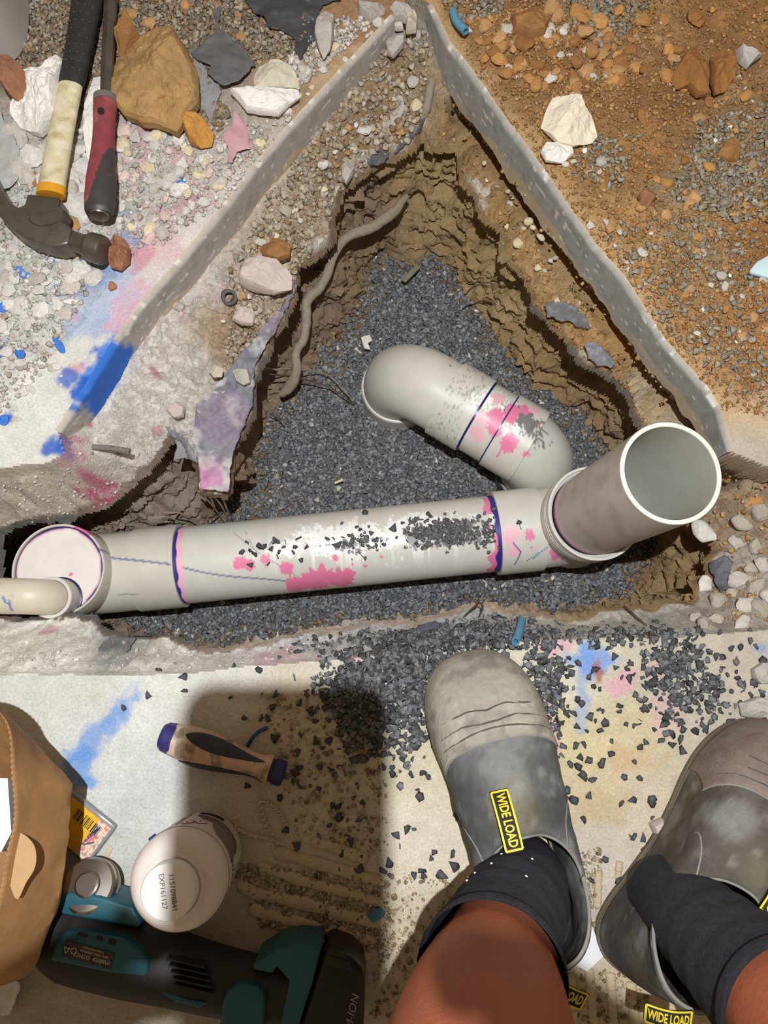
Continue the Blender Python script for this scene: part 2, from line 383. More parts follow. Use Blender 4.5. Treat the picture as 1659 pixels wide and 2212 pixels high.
# ---- ground colours (what the surface itself is: dust, soil, concrete, spilt paint)
CA = ctl([(20,60,136,118,98),(110,60,138,120,98),(320,30,138,124,105),(450,50,134,122,106),(600,60,124,114,102),(740,60,178,134,90),(720,150,192,160,120),(640,230,176,146,110),(560,300,192,180,166),(430,330,204,198,190),
 (300,420,206,202,194),(100,350,190,188,182),(60,500,206,209,199),(150,600,212,212,204),(330,520,214,206,197),(250,640,209,206,206),(60,650,219,221,209),(60,800,223,223,213),(150,760,216,214,206),(60,920,221,221,211),
 (960,30,165,120,72),(1050,120,162,117,67),(1150,100,152,107,62),(1300,60,142,122,100),(1400,60,166,121,76),(1550,60,162,112,62),(1300,200,166,116,66),(1450,200,156,106,58),(1600,250,160,125,85),
 (1250,400,178,132,77),(1400,330,172,120,65),(1450,400,150,125,95),(1560,400,150,135,115),(1350,500,188,140,82),(1500,550,168,132,92),(1600,480,170,115,55),(1400,600,192,144,90),(1500,700,182,128,74),(1620,700,177,122,68),
 (1550,800,187,134,80),(1600,900,202,178,148),(1570,885,200,165,125),(1630,960,195,182,164),
 (100,1500,216,216,206),(300,1500,219,221,213),(200,1650,209,213,209),(350,1700,206,211,206),(450,1480,211,209,201),(620,1600,206,194,166),(700,1700,202,190,162),(500,1950,192,180,155),(850,1650,206,196,166),
 (900,1800,216,206,182),(880,1450,192,191,186),(1250,1450,206,201,176),(1250,1600,217,202,152),(1350,1600,212,196,152),(1300,1700,212,192,152),(1450,1480,190,185,165),(1600,1450,195,185,165),(1550,1600,190,180,160),
 (1400,1750,206,190,163),(1300,1850,206,195,175),(1250,2000,192,182,162),(1350,2150,200,180,150),(900,2050,196,182,156),(800,2150,190,176,150),(300,2150,185,174,152)], 0)
CB = ctl([(880,60,165,150,130),(870,130,152,142,126),(860,200,162,132,98),(820,300,152,122,87),(760,350,152,122,90),(650,480,160,137,114),(600,600,167,147,127),(560,420,178,163,143),(450,620,184,177,167),(350,750,190,184,174),
 (420,800,188,182,172),(500,720,167,142,112),(300,880,197,192,182),(200,940,200,196,186),(330,960,190,184,174),(100,1050,182,172,154),(60,1080,177,167,150),(250,1020,184,172,162),(960,200,162,142,112),(1000,260,162,127,82),
 (1050,350,167,132,84),(1100,420,172,136,84),(1200,600,184,149,98),(1300,720,194,150,90),(1400,860,192,162,122),(1400,900,187,172,152),(1590,1100,167,142,112),(1600,1250,167,157,142),(1640,1300,162,157,147),(1560,1330,162,152,137),
 (1400,1350,167,162,152),(1200,1365,172,167,157),(1000,1360,152,152,150),(800,1390,162,160,157),(600,1410,198,193,191),(400,1420,198,193,185),(200,1410,208,206,195),(80,1400,208,205,193),(250,1380,152,150,147)], -.07)
CW = ctl([(900,400,168,138,93),(960,350,172,142,94),(800,450,145,119,88),(850,520,155,126,84),(1000,520,168,135,88),(1100,560,173,143,95),(1150,750,167,132,87),(1250,820,167,132,87),(1300,930,162,132,92),(650,620,143,118,92),
 (600,850,143,122,97),(540,960,153,128,103),(480,1060,122,97,72),(350,1080,158,143,128),(420,1100,124,98,74),(1420,1180,162,127,82),(1480,1250,167,132,87),(1400,1300,167,137,92),(1000,1325,187,167,142),(700,1375,192,177,157)], -.18)
CG = ctl([(900,700,102,103,106),(700,1000,98,100,104),(560,1090,122,100,78),(700,690,128,106,82),(1120,810,112,103,90),(900,1250,92,94,98),(300,1350,105,104,102),(1350,1280,125,104,78),(1300,1290,112,104,92)], GZ)
Xw, Yw = X + n3 * .02 + wx * .012, Y + fbm(X, Y, sc=9, octv=3, seed=19) * .02 + wy * .012
def zone_col(C, sat=.84):
    q_ = idw(Xw, Yw, C, 4.0); g_ = q_.mean(-1, keepdims=True); return lin(g_ + (q_ - g_) * sat)
colA, colB, colW, colG = zone_col(CA), zone_col(CB) * 1.18, zone_col(CW), zone_col(CG) * 1.15
colB = colB * (1 + .16 * sstep(.02, -.10, X))[..., None]
colA = colA * (1 + sstep(0, .02, dd)[..., None] * np.array([.04, .08, .06]))
colr = np.where((d0 <= 0)[..., None], colA, np.where((d2 <= 0)[..., None], colB, np.where((d3 <= 0)[..., None], colW, colG)))
colr = colr * (1 + .10 * n2 + .10 * n1)[..., None]
# darker damp blotches and pale dust of the dirt itself
mot = fbm(X, Y, sc=38, octv=5, seed=61)
dm = sstep(0, .02, dd) * (d0 <= 0)
colr = colr * (1 + dm * .34 * mot)[..., None]
pale = sstep(.022, .0, dd) * sstep(-.05, 0.01, dd) * (d0 <= 0) * sstep(.0, .2, Y)
colr = colr * (1 - .55 * pale[..., None]) + lin((214, 184, 140)) * (.55 * pale[..., None])
def blot(px, py, rx, ry, ang, rgb, st_=1.0, z=0.0, hard=.35, zone=None, seed=0, nz=.9):
    global colr
    c = at(px, py, z); s = pxm(px, py, z); a = math.radians(ang)
    u = (X - c.x) * math.cos(a) + (Y - c.y) * math.sin(a); v = -(X - c.x) * math.sin(a) + (Y - c.y) * math.cos(a)
    r = np.sqrt((u / (rx * s)) ** 2 + (v / (ry * s)) ** 2)
    m = sstep(1 + hard, 1 - hard, r + nz * fbm(X, Y, sc=70, octv=4, seed=100 + seed)) * st_
    if zone is not None: m = m * zone
    colr = colr * (1 - m[..., None]) + lin(rgb) * m[..., None]
BL = (42, 100, 196); LB = (105, 155, 225); PK = (196, 92, 130); LP = (222, 165, 180)
for k, q in enumerate([(222,800,34,80,-32,BL,1.0),(200,845,34,44,-32,BL,.95),(245,770,34,70,-32,LB,.6),(130,955,36,18,25,BL,.9),(145,960,22,26,0,BL,.8),(190,600,70,26,15,LB,.75),(150,555,34,16,0,BL,.8),(230,640,60,60,0,LB,.35),
  (200,700,60,40,0,LB,.4),(280,660,34,60,-30,LP,.7),(300,560,26,34,0,PK,.55),(330,520,60,60,0,LP,.4),(310,320,20,60,0,LP,.5),(420,440,50,22,0,PK,.4),(390,350,30,20,0,LP,.5),(130,505,30,12,0,BL,.8),(280,520,30,20,0,LB,.5),(270,745,14,24,-30,LP,.8),
  (160,800,20,14,0,PK,.5),(160,690,10,8,0,LP,.8),(20,900,14,16,0,BL,.9),(5,760,12,30,0,BL,.8),(150,818,20,18,0,BL,.8),(200,640,110,60,10,(190,200,220),.4),(40,230,40,30,0,(205,180,165),.4),(240,460,40,16,0,LB,.35),
  (205,1590,26,90,-40,LB,.7),(165,1665,26,50,-20,LB,.75),(190,1690,22,14,0,LB,.8),(255,1540,14,40,-45,LB,.4),
  (1290,1425,46,34,0,LB,.75),(1270,1450,20,50,0,LB,.4),(1260,1520,18,60,0,LB,.4),(1292,1445,14,22,0,(170,80,40),.8),(1205,1395,34,16,0,LP,.7),(1345,1470,26,34,-30,LP,.75),(1180,1610,34,56,0,LP,.7),(1175,1530,18,40,0,LP,.55),(1410,1450,18,24,0,LP,.45),
  (1440,1540,30,40,0,LP,.4),(1640,1400,20,10,0,LB,.5),(770,1425,20,14,0,LP,.5),(1360,1640,60,30,0,(205,165,125),.5),(1300,1740,70,40,0,(196,170,135),.5)]):
    blot(*q, seed=k, zone=(d0 <= 0.004))
zl = ((d0 > 0) & (d2 <= 0.004)).astype(float)
for k, q in enumerate([(215,1085,52,44,25,PK,1.0),(195,1040,24,14,-30,PK,.7),(180,1010,16,30,-30,LP,.6),(246,810,30,64,-35,BL,.95),(222,850,34,30,0,BL,.9),(150,965,16,20,0,BL,.7),(185,965,20,10,0,PK,.6),(320,740,8,24,15,PK,.6),(345,815,6,20,40,PK,.6),
  (400,690,14,20,0,LP,.4),(205,930,10,8,0,PK,.8),(330,920,10,8,0,PK,.5),(90,1365,20,10,20,PK,.5),(620,1420,60,20,0,LP,.5),(640,600,26,30,0,LP,.2),(500,640,30,26,0,LP,.2)]):
    blot(*q, z=-.07, seed=200 + k, zone=zl)
# white plaster seam along the ledge lips
seam = sstep(.006, .001, np.abs(d2 + .003)) * sstep(.05, .3, fbm(X, Y, sc=16, octv=3, seed=91)) * (d0 > 0) * (sstep(.15, .3, Y))
colr = colr * (1 - .85 * seam[..., None]) + lin((225, 220, 208)) * (.85 * seam[..., None])
colr = np.clip(colr, .006, .9)

mat_floor = mat_plain('concrete_floor_dusty', None, .86, noise=.17, nscale=330, bump=.0010, bscale=600, attr=True)
mat_soil = mat_plain('broken_soil_and_concrete', None, .93, noise=.24, nscale=200, bump=.0030, bscale=260, attr=True)
mat_dirt = mat_plain('orange_brown_dirt', None, .95, noise=.28, nscale=260, bump=.0022, bscale=420, attr=True)
mat_gbase = mat_plain('gravel_bed_base', None, .95, noise=.35, nscale=180, bump=.003, bscale=240, attr=True)
nx_, ny_ = X.shape
FA = grid_faces(nx_, ny_)
VA = np.stack([Xd, Yd, Z], -1).reshape(-1, 3); CAll = colr.reshape(-1, 3)
d0c = d0.ravel()[FA].mean(1); d2c = d2.ravel()[FA].mean(1); d3c = d3.ravel()[FA].mean(1); ddc = dd.ravel()[FA].mean(1); drc = dr.ravel()[FA].mean(1)
def terrain_piece(name, mask, mat, label, cat, sharp=None):
    Fm = FA[mask]; u, inv = np.unique(Fm, return_inverse=True)
    me = mesh_np(name, VA[u], inv.reshape(-1, 4), CAll[u], True, sharp)
    return add(name, me, mat, None, label, cat, None, 'structure')
zone_id = np.where(d0c <= 0.0, np.where(ddc > 0.0, 1, np.where(drc > .0, 2, 0)), np.where(d2.ravel()[FA].max(1) <= .0079, 3, np.where(d2.ravel()[FA].min(1) <= .0081, 4, 5)))
floor_o = terrain_piece('floor', zone_id == 0, mat_floor, 'pale dusty concrete slab with paint marks around the trench', 'floor')
dirt_o = terrain_piece('dirt_ground', zone_id == 1, mat_dirt, 'orange brown dirt spread over the slab right of the trench', 'ground', 60)
rubd_o = terrain_piece('rubble_ground', zone_id == 2, mat_soil, 'dusty rubble strewn slab left of the trench under the hammer', 'ground', 60)
ledge_o = terrain_piece('trench_ledge', zone_id == 3, mat_soil, 'broken concrete and soil ledge around the trench', 'ground', 60)
def loft_wall(name, mat, label, cat, M=1500, R=64):
    def loop(P, n, sm):
        Q = resample(np.vstack([P, P[:1]]), n + 1, False)[:-1]
        k = np.exp(-np.linspace(-2, 2, sm) ** 2); k /= k.sum()
        return np.stack([np.convolve(np.r_[Q[-sm:, c], Q[:, c], Q[:sm, c]], k, 'same')[sm:-sm] for c in (0, 1)], 1)
    A = loop(np.array(P2), M, 9); B = loop(np.array(P3), 3000, 25)
    i0 = int(np.argmin(np.hypot(*(B - A[0]).T))); B = np.roll(B, -i0, 0)
    D2 = ((A[:, None, :] - B[None, ::6, :]) ** 2).sum(-1)
    s_ar = np.arange(M) / M; idx = np.zeros(M); cur = 0.0; nb = D2.shape[1]
    for k in range(M):                                  # nearest match that only moves forward
        lo_i = max(0, int(cur) - 2); hi_i = min(nb, int(cur) + 40)
        hi_i = min(hi_i, int((s_ar[k] + .22) * nb)); lo_i = max(lo_i, int((s_ar[k] - .22) * nb)); hi_i = max(hi_i, lo_i + 1)
        j = lo_i + int(np.argmin(D2[k, lo_i:hi_i])); cur = max(cur, j); idx[k] = cur
    idx = idx / nb * 3000; ker = np.ones(41) / 41
    idx = np.convolve(np.r_[idx[-41:] - 3000, idx, idx[:41] + 3000], ker, 'same')[41:-41]
    jj = np.mod(idx, 3000); j0 = np.floor(jj).astype(int) % 3000; fr_ = (jj - np.floor(jj))[:, None]
    Bm = B[j0] * (1 - fr_) + B[(j0 + 1) % 3000] * fr_
    zt = idw(A[:, 0], A[:, 1], ZI)[:, 0]; ucx = idw(A[:, 0], A[:, 1], UC)[:, 0]
    T = np.roll(A, -4, 0) - np.roll(A, 4, 0); T /= np.linalg.norm(T, axis=1)[:, None] + 1e-9
    Nn = np.stack([-T[:, 1], T[:, 0]], 1)
    tst = s2(A[:, 0] + Nn[:, 0] * .004, A[:, 1] + Nn[:, 1] * .004) > s2(A[:, 0] - Nn[:, 0] * .004, A[:, 1] - Nn[:, 1] * .004)
    if tst.mean() > .5: Nn = -Nn                        # outward
    rows = []
    for k in range(R):
        f = k / (R - 1)
        fx = float(np.interp(f, [0, .2, .6, .92, 1], [0, .10, .45, .95, 1.05])); u_ = float(np.interp(f, [0, .15, .35, .7, 1], [.010, .6, 1, .4, 0])) if k else 0
        off_ = .010 * (1 - f) + ucx * (u_ if k else .4) + .004
        xy = A * (1 - fx) + Bm * fx + Nn * off_[:, None]
        z = (zt - .008) * (1 - f) + (GZ - .012) * f
        rows.append(np.c_[xy, z])
    V = np.array(rows); x, y, z = V[..., 0], V[..., 1], V[..., 2]
    fv = np.linspace(0, 1, R)[:, None]; fade = sstep(0, .12, fv)
    N3 = np.c_[Nn, 0 * Nn[:, 0]][None]
    r1 = fbm(x, y, z * 1.5, sc=20, octv=4, seed=71); rg = 1 - np.abs(fbm(x, y, z * 1.9, sc=34, octv=4, seed=97)) * 2.2
    st_ = z * 60 + 1.2 * fbm(x, y, z, sc=14, octv=2, seed=77); strat = np.abs((st_ - np.floor(st_)) - .5) * 2
    push = fade * (-.024 * r1 - .014 * (rg - .55) - .006 * fbm(x, y, z, sc=90, octv=4, seed=99) + .006 * (strat - .5))
    V = V + N3 * push[..., None]; V[..., 2] += fade * .010 * fbm(x, y, z, sc=26, octv=3, seed=83)
    cq = idw(x + .02 * r1, y + .02 * r1, CW, 4.0); cm = cq.mean(-1, keepdims=True); c = lin(cm + (cq - cm) * .82) * 1.06; c = c * (1 + .16 * fbm(x, y, z, sc=30, octv=4, seed=121) + .10 * r1)[..., None]
    me = mesh_np(name, V.reshape(-1, 3), grid_faces(R, M, False, True), np.clip(c, .005, .9).reshape(-1, 3), True, 75)
    return add(name, me, mat, None, label, cat, None, 'structure')
wall_o = loft_wall('trench_wall', mat_soil, 'tan clay wall dropping to the gravel in the trench', 'ground')
def bed_z(x, y): return GZ + fbm(x, y, sc=22, octv=5, seed=1) * .006 + fbm(x, y, sc=9, octv=3, seed=8) * .004
pb = np.array(P2 + P3); bx_ = np.arange(pb[:, 0].min() - .06, pb[:, 0].max() + .08, .005); by_ = np.arange(pb[:, 1].min() - .06, pb[:, 1].max() + .08, .005)
BX, BY = np.meshgrid(bx_, by_, indexing='ij'); bok = np.maximum(s2(BX, BY), s3(BX, BY)) > -.05
bcol = lin(idw(BX, BY, CG, 4.0)) * 1.1; tan_ = sstep(.004, -.012, s3(BX, BY)); bcol = bcol * (1 - .6 * tan_[..., None]) + lin((140, 118, 88)) * .6 * tan_[..., None]
FB = grid_faces(len(bx_), len(by_)); FB = FB[bok.ravel()[FB].all(1)]; ub, ib = np.unique(FB, return_inverse=True)
bed_o = add('gravel_bed_ground', mesh_np('gravel_bed_ground', np.stack([BX, BY, bed_z(BX, BY)], -1).reshape(-1, 3)[ub], ib.reshape(-1, 4), bcol.reshape(-1, 3)[ub], True), mat_gbase, None, 'ground under the gravel at the trench bottom', 'ground', None, 'structure')
# ---- saw-cut slab faces: smooth ribbons standing along the two diagonal cuts
mat_cut = mat_plain('saw_cut_concrete', None, .75, noise=.10, nscale=120, bump=.0004, bscale=260, attr=True)
def cut_face(name, pts, depth, lab, seed, tint, inward, paint=None):
    P = resample(np.array([list(at(x, y, 0))[:2] + [0] for x, y in pts]), 420, False)
    T = np.gradient(P, axis=0); T /= np.linalg.norm(T, axis=1)[:, None]
    Nn = np.stack([-T[:, 1], T[:, 0], 0 * T[:, 0]], 1) * inward
    nv = 22; s = np.linspace(0, 1, 420)
    dp = depth * (1 + .26 * fbm(s, 0 * s, sc=12, octv=6, seed=seed, gain=.6)) * np.interp(s, [0, .06, .94, 1], [.35, 1, 1, .5])
    rows = []; cols = []
    for j in range(nv):
        f = j / (nv - 1)
        z = .0026 - dp * f
        off = float(np.interp(f, [0, .05, .1, 1], [-.0022, .0040, .0048, .0052]))
        q = P + Nn * off; q[:, 2] = z
        q += Nn * (.0006 * fbm(s * 30, np.full_like(s, f), sc=1.5, octv=3, seed=seed + 3))[:, None]
        rows.append(q)
        L_ = np.linalg.norm(P - P[0], axis=1)
        agg = fbm(L_ * 1.0, np.full_like(s, f * depth), sc=70, octv=3, seed=seed + 5)
        st_ = fbm(L_ * .25 + f * .02, np.full_like(s, f * depth * 4), sc=90, octv=3, seed=seed + 7)
        br = 1 - .13 * sstep(.12, .3, agg) + .06 * st_
        c = lin(tint)[None, :] * br[:, None]
        # yellowish spalled band low on the face
        sp = sstep(.15, .4, fbm(L_, np.full_like(s, f * .3), sc=9, octv=3, seed=seed + 11) + (f - .72) * 2.2)
        c = c * (1 - .6 * sp[:, None]) + lin((205, 182, 140)) * .6 * sp[:, None]
        ty = sstep(.02, 0, f - .02) * .4
        c = c * (1 - ty) + lin((214, 190, 152)) * ty
        w = sstep(.76, .80, fbm(L_ * .6, np.full_like(s, f * depth * 2), sc=170, octv=1, seed=seed + 21))
        c = c * (1 - .7 * w[:, None]) + lin((235, 232, 225)) * .7 * w[:, None]
        if paint is not None:
            bz = sstep(1.25, .8, np.linalg.norm(P[:, :2] - np.array(at(*paint, 0)[:2]), axis=1) / .045 + .5 * fbm(L_, np.full_like(s, f * .07), sc=60, octv=3, seed=3))
            c = c * (1 - bz[:, None]) + lin((46, 108, 200)) * bz[:, None]
        cols.append(c)
    b = rows[-1] - Nn * .010; rows.append(b); cols.append(cols[-1])
    V = np.array(rows).reshape(-1, 3); C = np.array(cols).reshape(-1, 3)
    me = mesh_np(name, V, grid_faces(nv + 1, 420), C, True, 50)
    return add(name, me, mat_cut, None, lab, 'slab edge', None, 'structure')
cut_face('slab_cut_face', L_TOP[4:], .070, 'smooth grey saw cut slab edge on the left of the trench', 5, (176, 172, 166), -1, (212, 800))
cut_face('slab_cut_face', R_TOP[:-1], .070, 'smooth grey saw cut slab edge on the right of the trench', 55, (160, 160, 156), -1)
# ================================================================ PIPES
mat_pvc = mat_plain('grey_pvc_pipe', None, .42, noise=.05, nscale=40, attr=True, spec=.45)
mat_white_pvc = mat_plain('white_pvc_edge', (238, 234, 218), .45, noise=.03)
mat_glue = mat_plain('dark_blue_pipe_cement', (38, 36, 92), .3, noise=.15, nscale=120)
mat_dark_pvc = mat_plain('dark_grey_pvc', (70, 70, 74), .4, noise=.1)
PVC = lin((205, 203, 196)); PINK = lin((224, 124, 160)); LPINK = lin((232, 180, 194)); NAVY = lin((48, 44, 130)); GDUST = lin((98, 98, 98)); WDUST = lin((240, 240, 238))
def mixc(c, col, m):
    return c * (1 - m[:, None]) + np.asarray(col)[None] * m[:, None]
def spl(u, v, u0, v0, r, seed, n=.35):            # splash with ragged rim; u, v in metres on the surface
    d = np.hypot(u - u0, v - v0) / r
    ang = np.arctan2(v - v0, u - u0)
    rr = d + n * .5 * vn(np.cos(ang) * 3 + seed, np.sin(ang) * 3, seed=seed) + n * .4 * vn(np.cos(ang) * 9 + seed, np.sin(ang) * 9, seed=seed + 1)
    return sstep(1.04, .96, rr)
R_P = .055
pipe_t = thing('drain_pipe', 'long grey plastic drain pipe with riser and capped end lying across the trench', 'pipe', tuple(at(730, 1187, -.26)))
off = -np.array(pipe_t.location)
def loc(P): return np.asarray(P, float) + off
AZ = -.205
pL = np.array(at(392, 1222, AZ)); pR = np.array(at(1072, 1152, AZ)); ax = (pR - pL) / np.linalg.norm(pR - pL)
LEN = float(np.linalg.norm(pR - pL))
# straight pipe with primer, cement and dust; theta: 0 = up, the camera side is +-
def straight_cols(V, s, th):
    t = np.where(th > math.pi, th - 2 * math.pi, th)
    # sign so that v > 0 is towards the camera bottom (-Y)
    v = t * R_P * SGN
    f = s / LEN
    c = np.tile(PVC, (len(s), 1)) * (1 + .04 * fbm(s, v, sc=30, octv=3, seed=2))[:, None]
    # blotchy white dust and dark grit along the top
    env = np.exp(-((f - .62) / .34) ** 4) * np.exp(-((v + .004) / .030) ** 2)
    fine = fbm(s * .7, v, sc=330, octv=3, seed=5); med = fbm(s, v * 1.0, sc=55, octv=4, seed=6)
    m = sstep(.02, .2, env * 1.1 + med * .55 + fine * .55 - .62)
    c = mixc(c, WDUST, m * .95)
    runs = sstep(.35, .6, fbm(s, v * .05, sc=95, octv=2, seed=12)) * np.exp(-((v + .0) / .034) ** 4) * sstep(.1, .25, f)
    c = mixc(c, WDUST, runs * .75)
    e2 = np.exp(-((f - .83) / .14) ** 4) * np.exp(-((v - .002) / .020) ** 4) + .85 * np.exp(-((f - .56) / .11) ** 2) * np.exp(-((v - .004) / .013) ** 2)
    g = sstep(.0, .12, e2 * .9 + fine * .5 + med * .3 - .55)
    c = mixc(c, GDUST, g * .95)
    # pencil lines and a blue pen line
    for (s0, v0, s1, v1, w, col) in [(.085, -.035, .17, .045, .0006, (90, 90, 100)), (0, .004, .16, .052, .0011, (62, 70, 130)), (.10, -.04, .13, .03, .0005, (110, 110, 116))]:
        tt_ = np.clip((s - s0) / (s1 - s0), 0, 1); vv = v0 + (v1 - v0) * tt_ + .003 * np.sin(tt_ * 5)
        c = mixc(c, lin(col), sstep(w * 1.6, w * .6, np.abs(v - vv)) * ((s > s0) & (s < s1)) * .8)
    # primer splashes
    for k, (s0, v0, r) in enumerate([(.093, .012, .0095), (.105, .016, .008), (.128, .010, .0065), (.155, .026, .009), (.222, .018, .004), (.232, .050, .004), (.285, .024, .0025), (.262, .034, .0028), (.36, .016, .0015), (.245, .030, .0018)]):
        c = mixc(c, PINK, spl(s, v, s0, v0, r, 20 + k))
    c = mixc(c, PINK, spl(s, v, .195, .052, .024, 40, .5)); c = mixc(c, PINK, spl(s, v, .225, .054, .020, 41, .5)); c = mixc(c, PINK, spl(s, v, .165, .058, .018, 42))
    c = mixc(c, PINK, sstep(.0018, .0009, np.abs(s - .158)) * (v > .026) * (v < .046))
    # primer + cement bands by the sockets
    wob = .0025 * vn(v * 90, 0 * v, seed=7)
    c = mixc(c, LPINK, sstep(.016 + wob, .0145 + wob, s)); c = mixc(c, NAVY, sstep(.0078, .0070, s - wob * .8))
    wob2 = .006 * vn(v * 70, 0 * v, seed=8)
    c = mixc(c, PINK, sstep(LEN - .020 + wob2, LEN - .017 + wob2, s) * sstep(-.03, -.02, vn(v * 60, s * 20, seed=15) + .45)); c = mixc(c, NAVY, sstep(LEN - .0105 + wob2 * .4, LEN - .0095 + wob2 * .4, s))
    return c
n = 420
path = loc(pL[None] + ax[None] * np.linspace(-.01, LEN + .01, n)[:, None])
T0, N0, B0 = frames(path); SGN = -1.0 if B0[0][1] > 0 else 1.0
def scols(V, s, th): return straight_cols(V, s - .01, th)
tube('pipe', path, R_P, mat_pvc, pipe_t, 144, cols=scols, label='straight grey pipe splashed with pink primer and stone dust')
def plain_cols(seed=0, dust=.0):
    def f(V, s, th):
        c = np.tile(PVC, (len(s), 1)) * (1 + .05 * fbm(V[:, 0], V[:, 1], V[:, 2], sc=30, octv=3, seed=seed))[:, None]
        return c
    return f
def sock(p, d, r, ln, name, parent, thick=.0045, cols=None, ring=None, label=None, mat=None, seg=96):
    """open socket: outer wall, rounded lip, inner wall"""
    M = axis_matrix(p, d)
    prof = [(R_P * .9, 0), (r - .001, 0), (r, .0012), (r, ln * .5), (r, ln - .0012), (r - .0012, ln), (r - thick, ln), (r - thick - .0006, ln - .001), (r - thick - .0006, .004)]
    return lathe(name, prof, mat or mat_pvc, parent, seg, M, cols or plain_cols(3))
axv = Vector(ax)
# --- right coupling socket (paint spots) and bend
def right_cols(V, z, th):
    c = np.tile(PVC, (len(z), 1)) * (1 + .04 * fbm(V[:, 0], V[:, 1], V[:, 2], sc=30, octv=3, seed=31))[:, None]
    w = V - off
    u = (w - pR) @ ax; up = np.array([0, 0, 1.0]); side = np.cross(up, ax)
    v = -np.arctan2((w - pR) @ side, (w - pR) @ up) * R_P
    for k, (s0, v0, r, col) in enumerate([(.035, .014, .008, PINK), (.010, .012, .012, LPINK), (.012, .034, .008, LPINK), (.037, .030, .0015, PINK), (.068, .018, .004, PINK), (.072, .044, .011, PINK), (.085, .05, .006, PINK)]):
        c = mixc(c, col, spl(u, v, s0, v0, r, 60 + k, .6))
    for (s0, v0, s1, v1, wd_, col) in [(.012, .022, .022, .035, .0012, (60, 55, 140)), (.022, .035, .014, .054, .0012, (60, 55, 140)), (.030, .050, .062, .030, .0009, (70, 120, 140)), (.040, .046, .046, .040, .003, (130, 175, 190))]:
        a = np.array([s0, v0]); b = np.array([s1, v1]); ab = b - a
        t = np.clip(((u - s0) * ab[0] + (v - v0) * ab[1]) / (ab @ ab), 0, 1)
        c = mixc(c, lin(col), sstep(wd_, wd_ * .5, np.hypot(u - s0 - t * ab[0], v - v0 - t * ab[1])) * .9)
    return c
cR = np.array(at(1275, 1115, -.12)); cR[2] = AZ
cL = np.array(at(124, 1230, -.12)); cL[2] = AZ
# put bend centres on the pipe axis line
cR = pL + ax * ((cR - pL) @ ax); cL = pL + ax * ((cL - pL) @ ax)
mr0 = loc(pR - ax * .002)
def sock_path(name, a, b, r, cols, ringends=(.0015, .0015), seg=160, n=110):
    P = resample(np.array([a, b]), n, False); R = np.full(n, r); R[0] -= ringends[0]; R[-1] -= ringends[1]
    P[1] = P[0] + (P[1] - P[0]) * .1; P[-2] = P[-1] - (P[-1] - P[-2]) * .1
    return tube(name, P, R, mat_pvc, pipe_t, seg, cols=lambda V, s, th: cols(V, s, th))
sock_path('socket_collar', loc(pR - ax * .003), loc(pR + ax * .060), .0605, right_cols)
def bend_path(c, d, rad, z_top, lead):
    """from the run direction d, sweep upwards round a quarter bend to a vertical leg at c"""
    c = np.array(c); d = np.array(d); P = []
    P.append(c - d * (rad + lead))
    for k in range(0, 19):
        a = k / 18 * math.pi / 2
        P.append(c - d * rad + d * rad * math.sin(a) + np.array([0, 0, rad * (1 - math.cos(a))]))
    P.append(np.array([c[0], c[1], z_top]))
    return np.array(P)
bp = bend_path(cR, ax, .050, -.118, .06)
tube('bend', loc(resample(bp, 60, False)), .0570, mat_pvc, pipe_t, 96, cols=right_cols)
# sump bowl under the riser
lathe('junction_base', [(0, -.07), (.03, -.068), (.052, -.055), (.060, -.02), (.060, .06), (.055, .062), (.02, .062)], mat_pvc, pipe_t, 72, Matrix.Translation(Vector(loc(cR))), plain_cols(9))
# riser socket: stacked rings then the pipe itself leaning slightly
rb = np.array([cR[0], cR[1], -.150]); rt = np.array(at(1450, 1021, .10)); rd = (rt - rb) / np.linalg.norm(rt - rb)
RL = float(np.linalg.norm(rt - rb))
Mr = axis_matrix(loc(rb), rd)
def riser_cols(V, z, th):
    c = np.tile(lin((188, 182, 170)), (len(z), 1)) * (1 + .05 * fbm(V[:, 0], V[:, 1], V[:, 2] * .3, sc=60, octv=4, seed=51))[:, None]
    sm = sstep(.05, .4, fbm(V[:, 0] + V[:, 2] * .6, V[:, 1], V[:, 2] * .4, sc=55, octv=3, seed=55))
    c = mixc(c, lin((160, 152, 138)), sm * .45)
    wob = .003 * vn(th * 4, 0 * th, seed=58)
    c = mixc(c, LPINK, sstep(.058 + wob, .048 + wob, z) * .8); c = mixc(c, lin((30, 26, 64)), sstep(.0425 + wob * .3, .0410 + wob * .3, z))
    c = mixc(c, lin((240, 236, 216)), sstep(RL - .0012, RL - .0006, z))
    inn = (np.hypot(*(np.array((V - loc(rb)) @ np.array(Mr)[:3, :2]).T)) < .0528)
    c[inn & (z < RL - .001)] = lin((186, 186, 176))
    return c
riser = lathe('riser_pipe', [(.0549, 0)] + [(.055, RL * k / 40) for k in range(1, 40)] + [(.055, RL - .0016), (.0550, RL - .0009), (.0546, RL), (.0504, RL), (.0500, RL - .0008), (.0500, RL - .0016)] + [(.05, RL * (1 - k / 20)) for k in range(1, 20)] + [(.05, .01), (.0, .008)],
      mat_pvc, pipe_t, 144, Mr, riser_cols, sharp=30, label='upright grey riser pipe with cream sawn rim')
Mc = axis_matrix(loc(rb + rd * .005), rd)
lathe('riser_socket', [(.0575, -.01), (.0605, -.006), (.0625, 0), (.0625, .010), (.0613, .0106), (.0613, .0122), (.0630, .0128), (.0630, .0165), (.0615, .0171), (.0615, .0187), (.0632, .0193), (.0632, .0230), (.0617, .0236), (.0617, .0252), (.0634, .0258),
      (.0634, .0345), (.0630, .0352), (.0600, .0352), (.0596, .0348), (.0596, .030), (.0560, .028)], mat_pvc, pipe_t, 120, Mc, plain_cols(13), sharp=25, label='ribbed socket around the riser base')
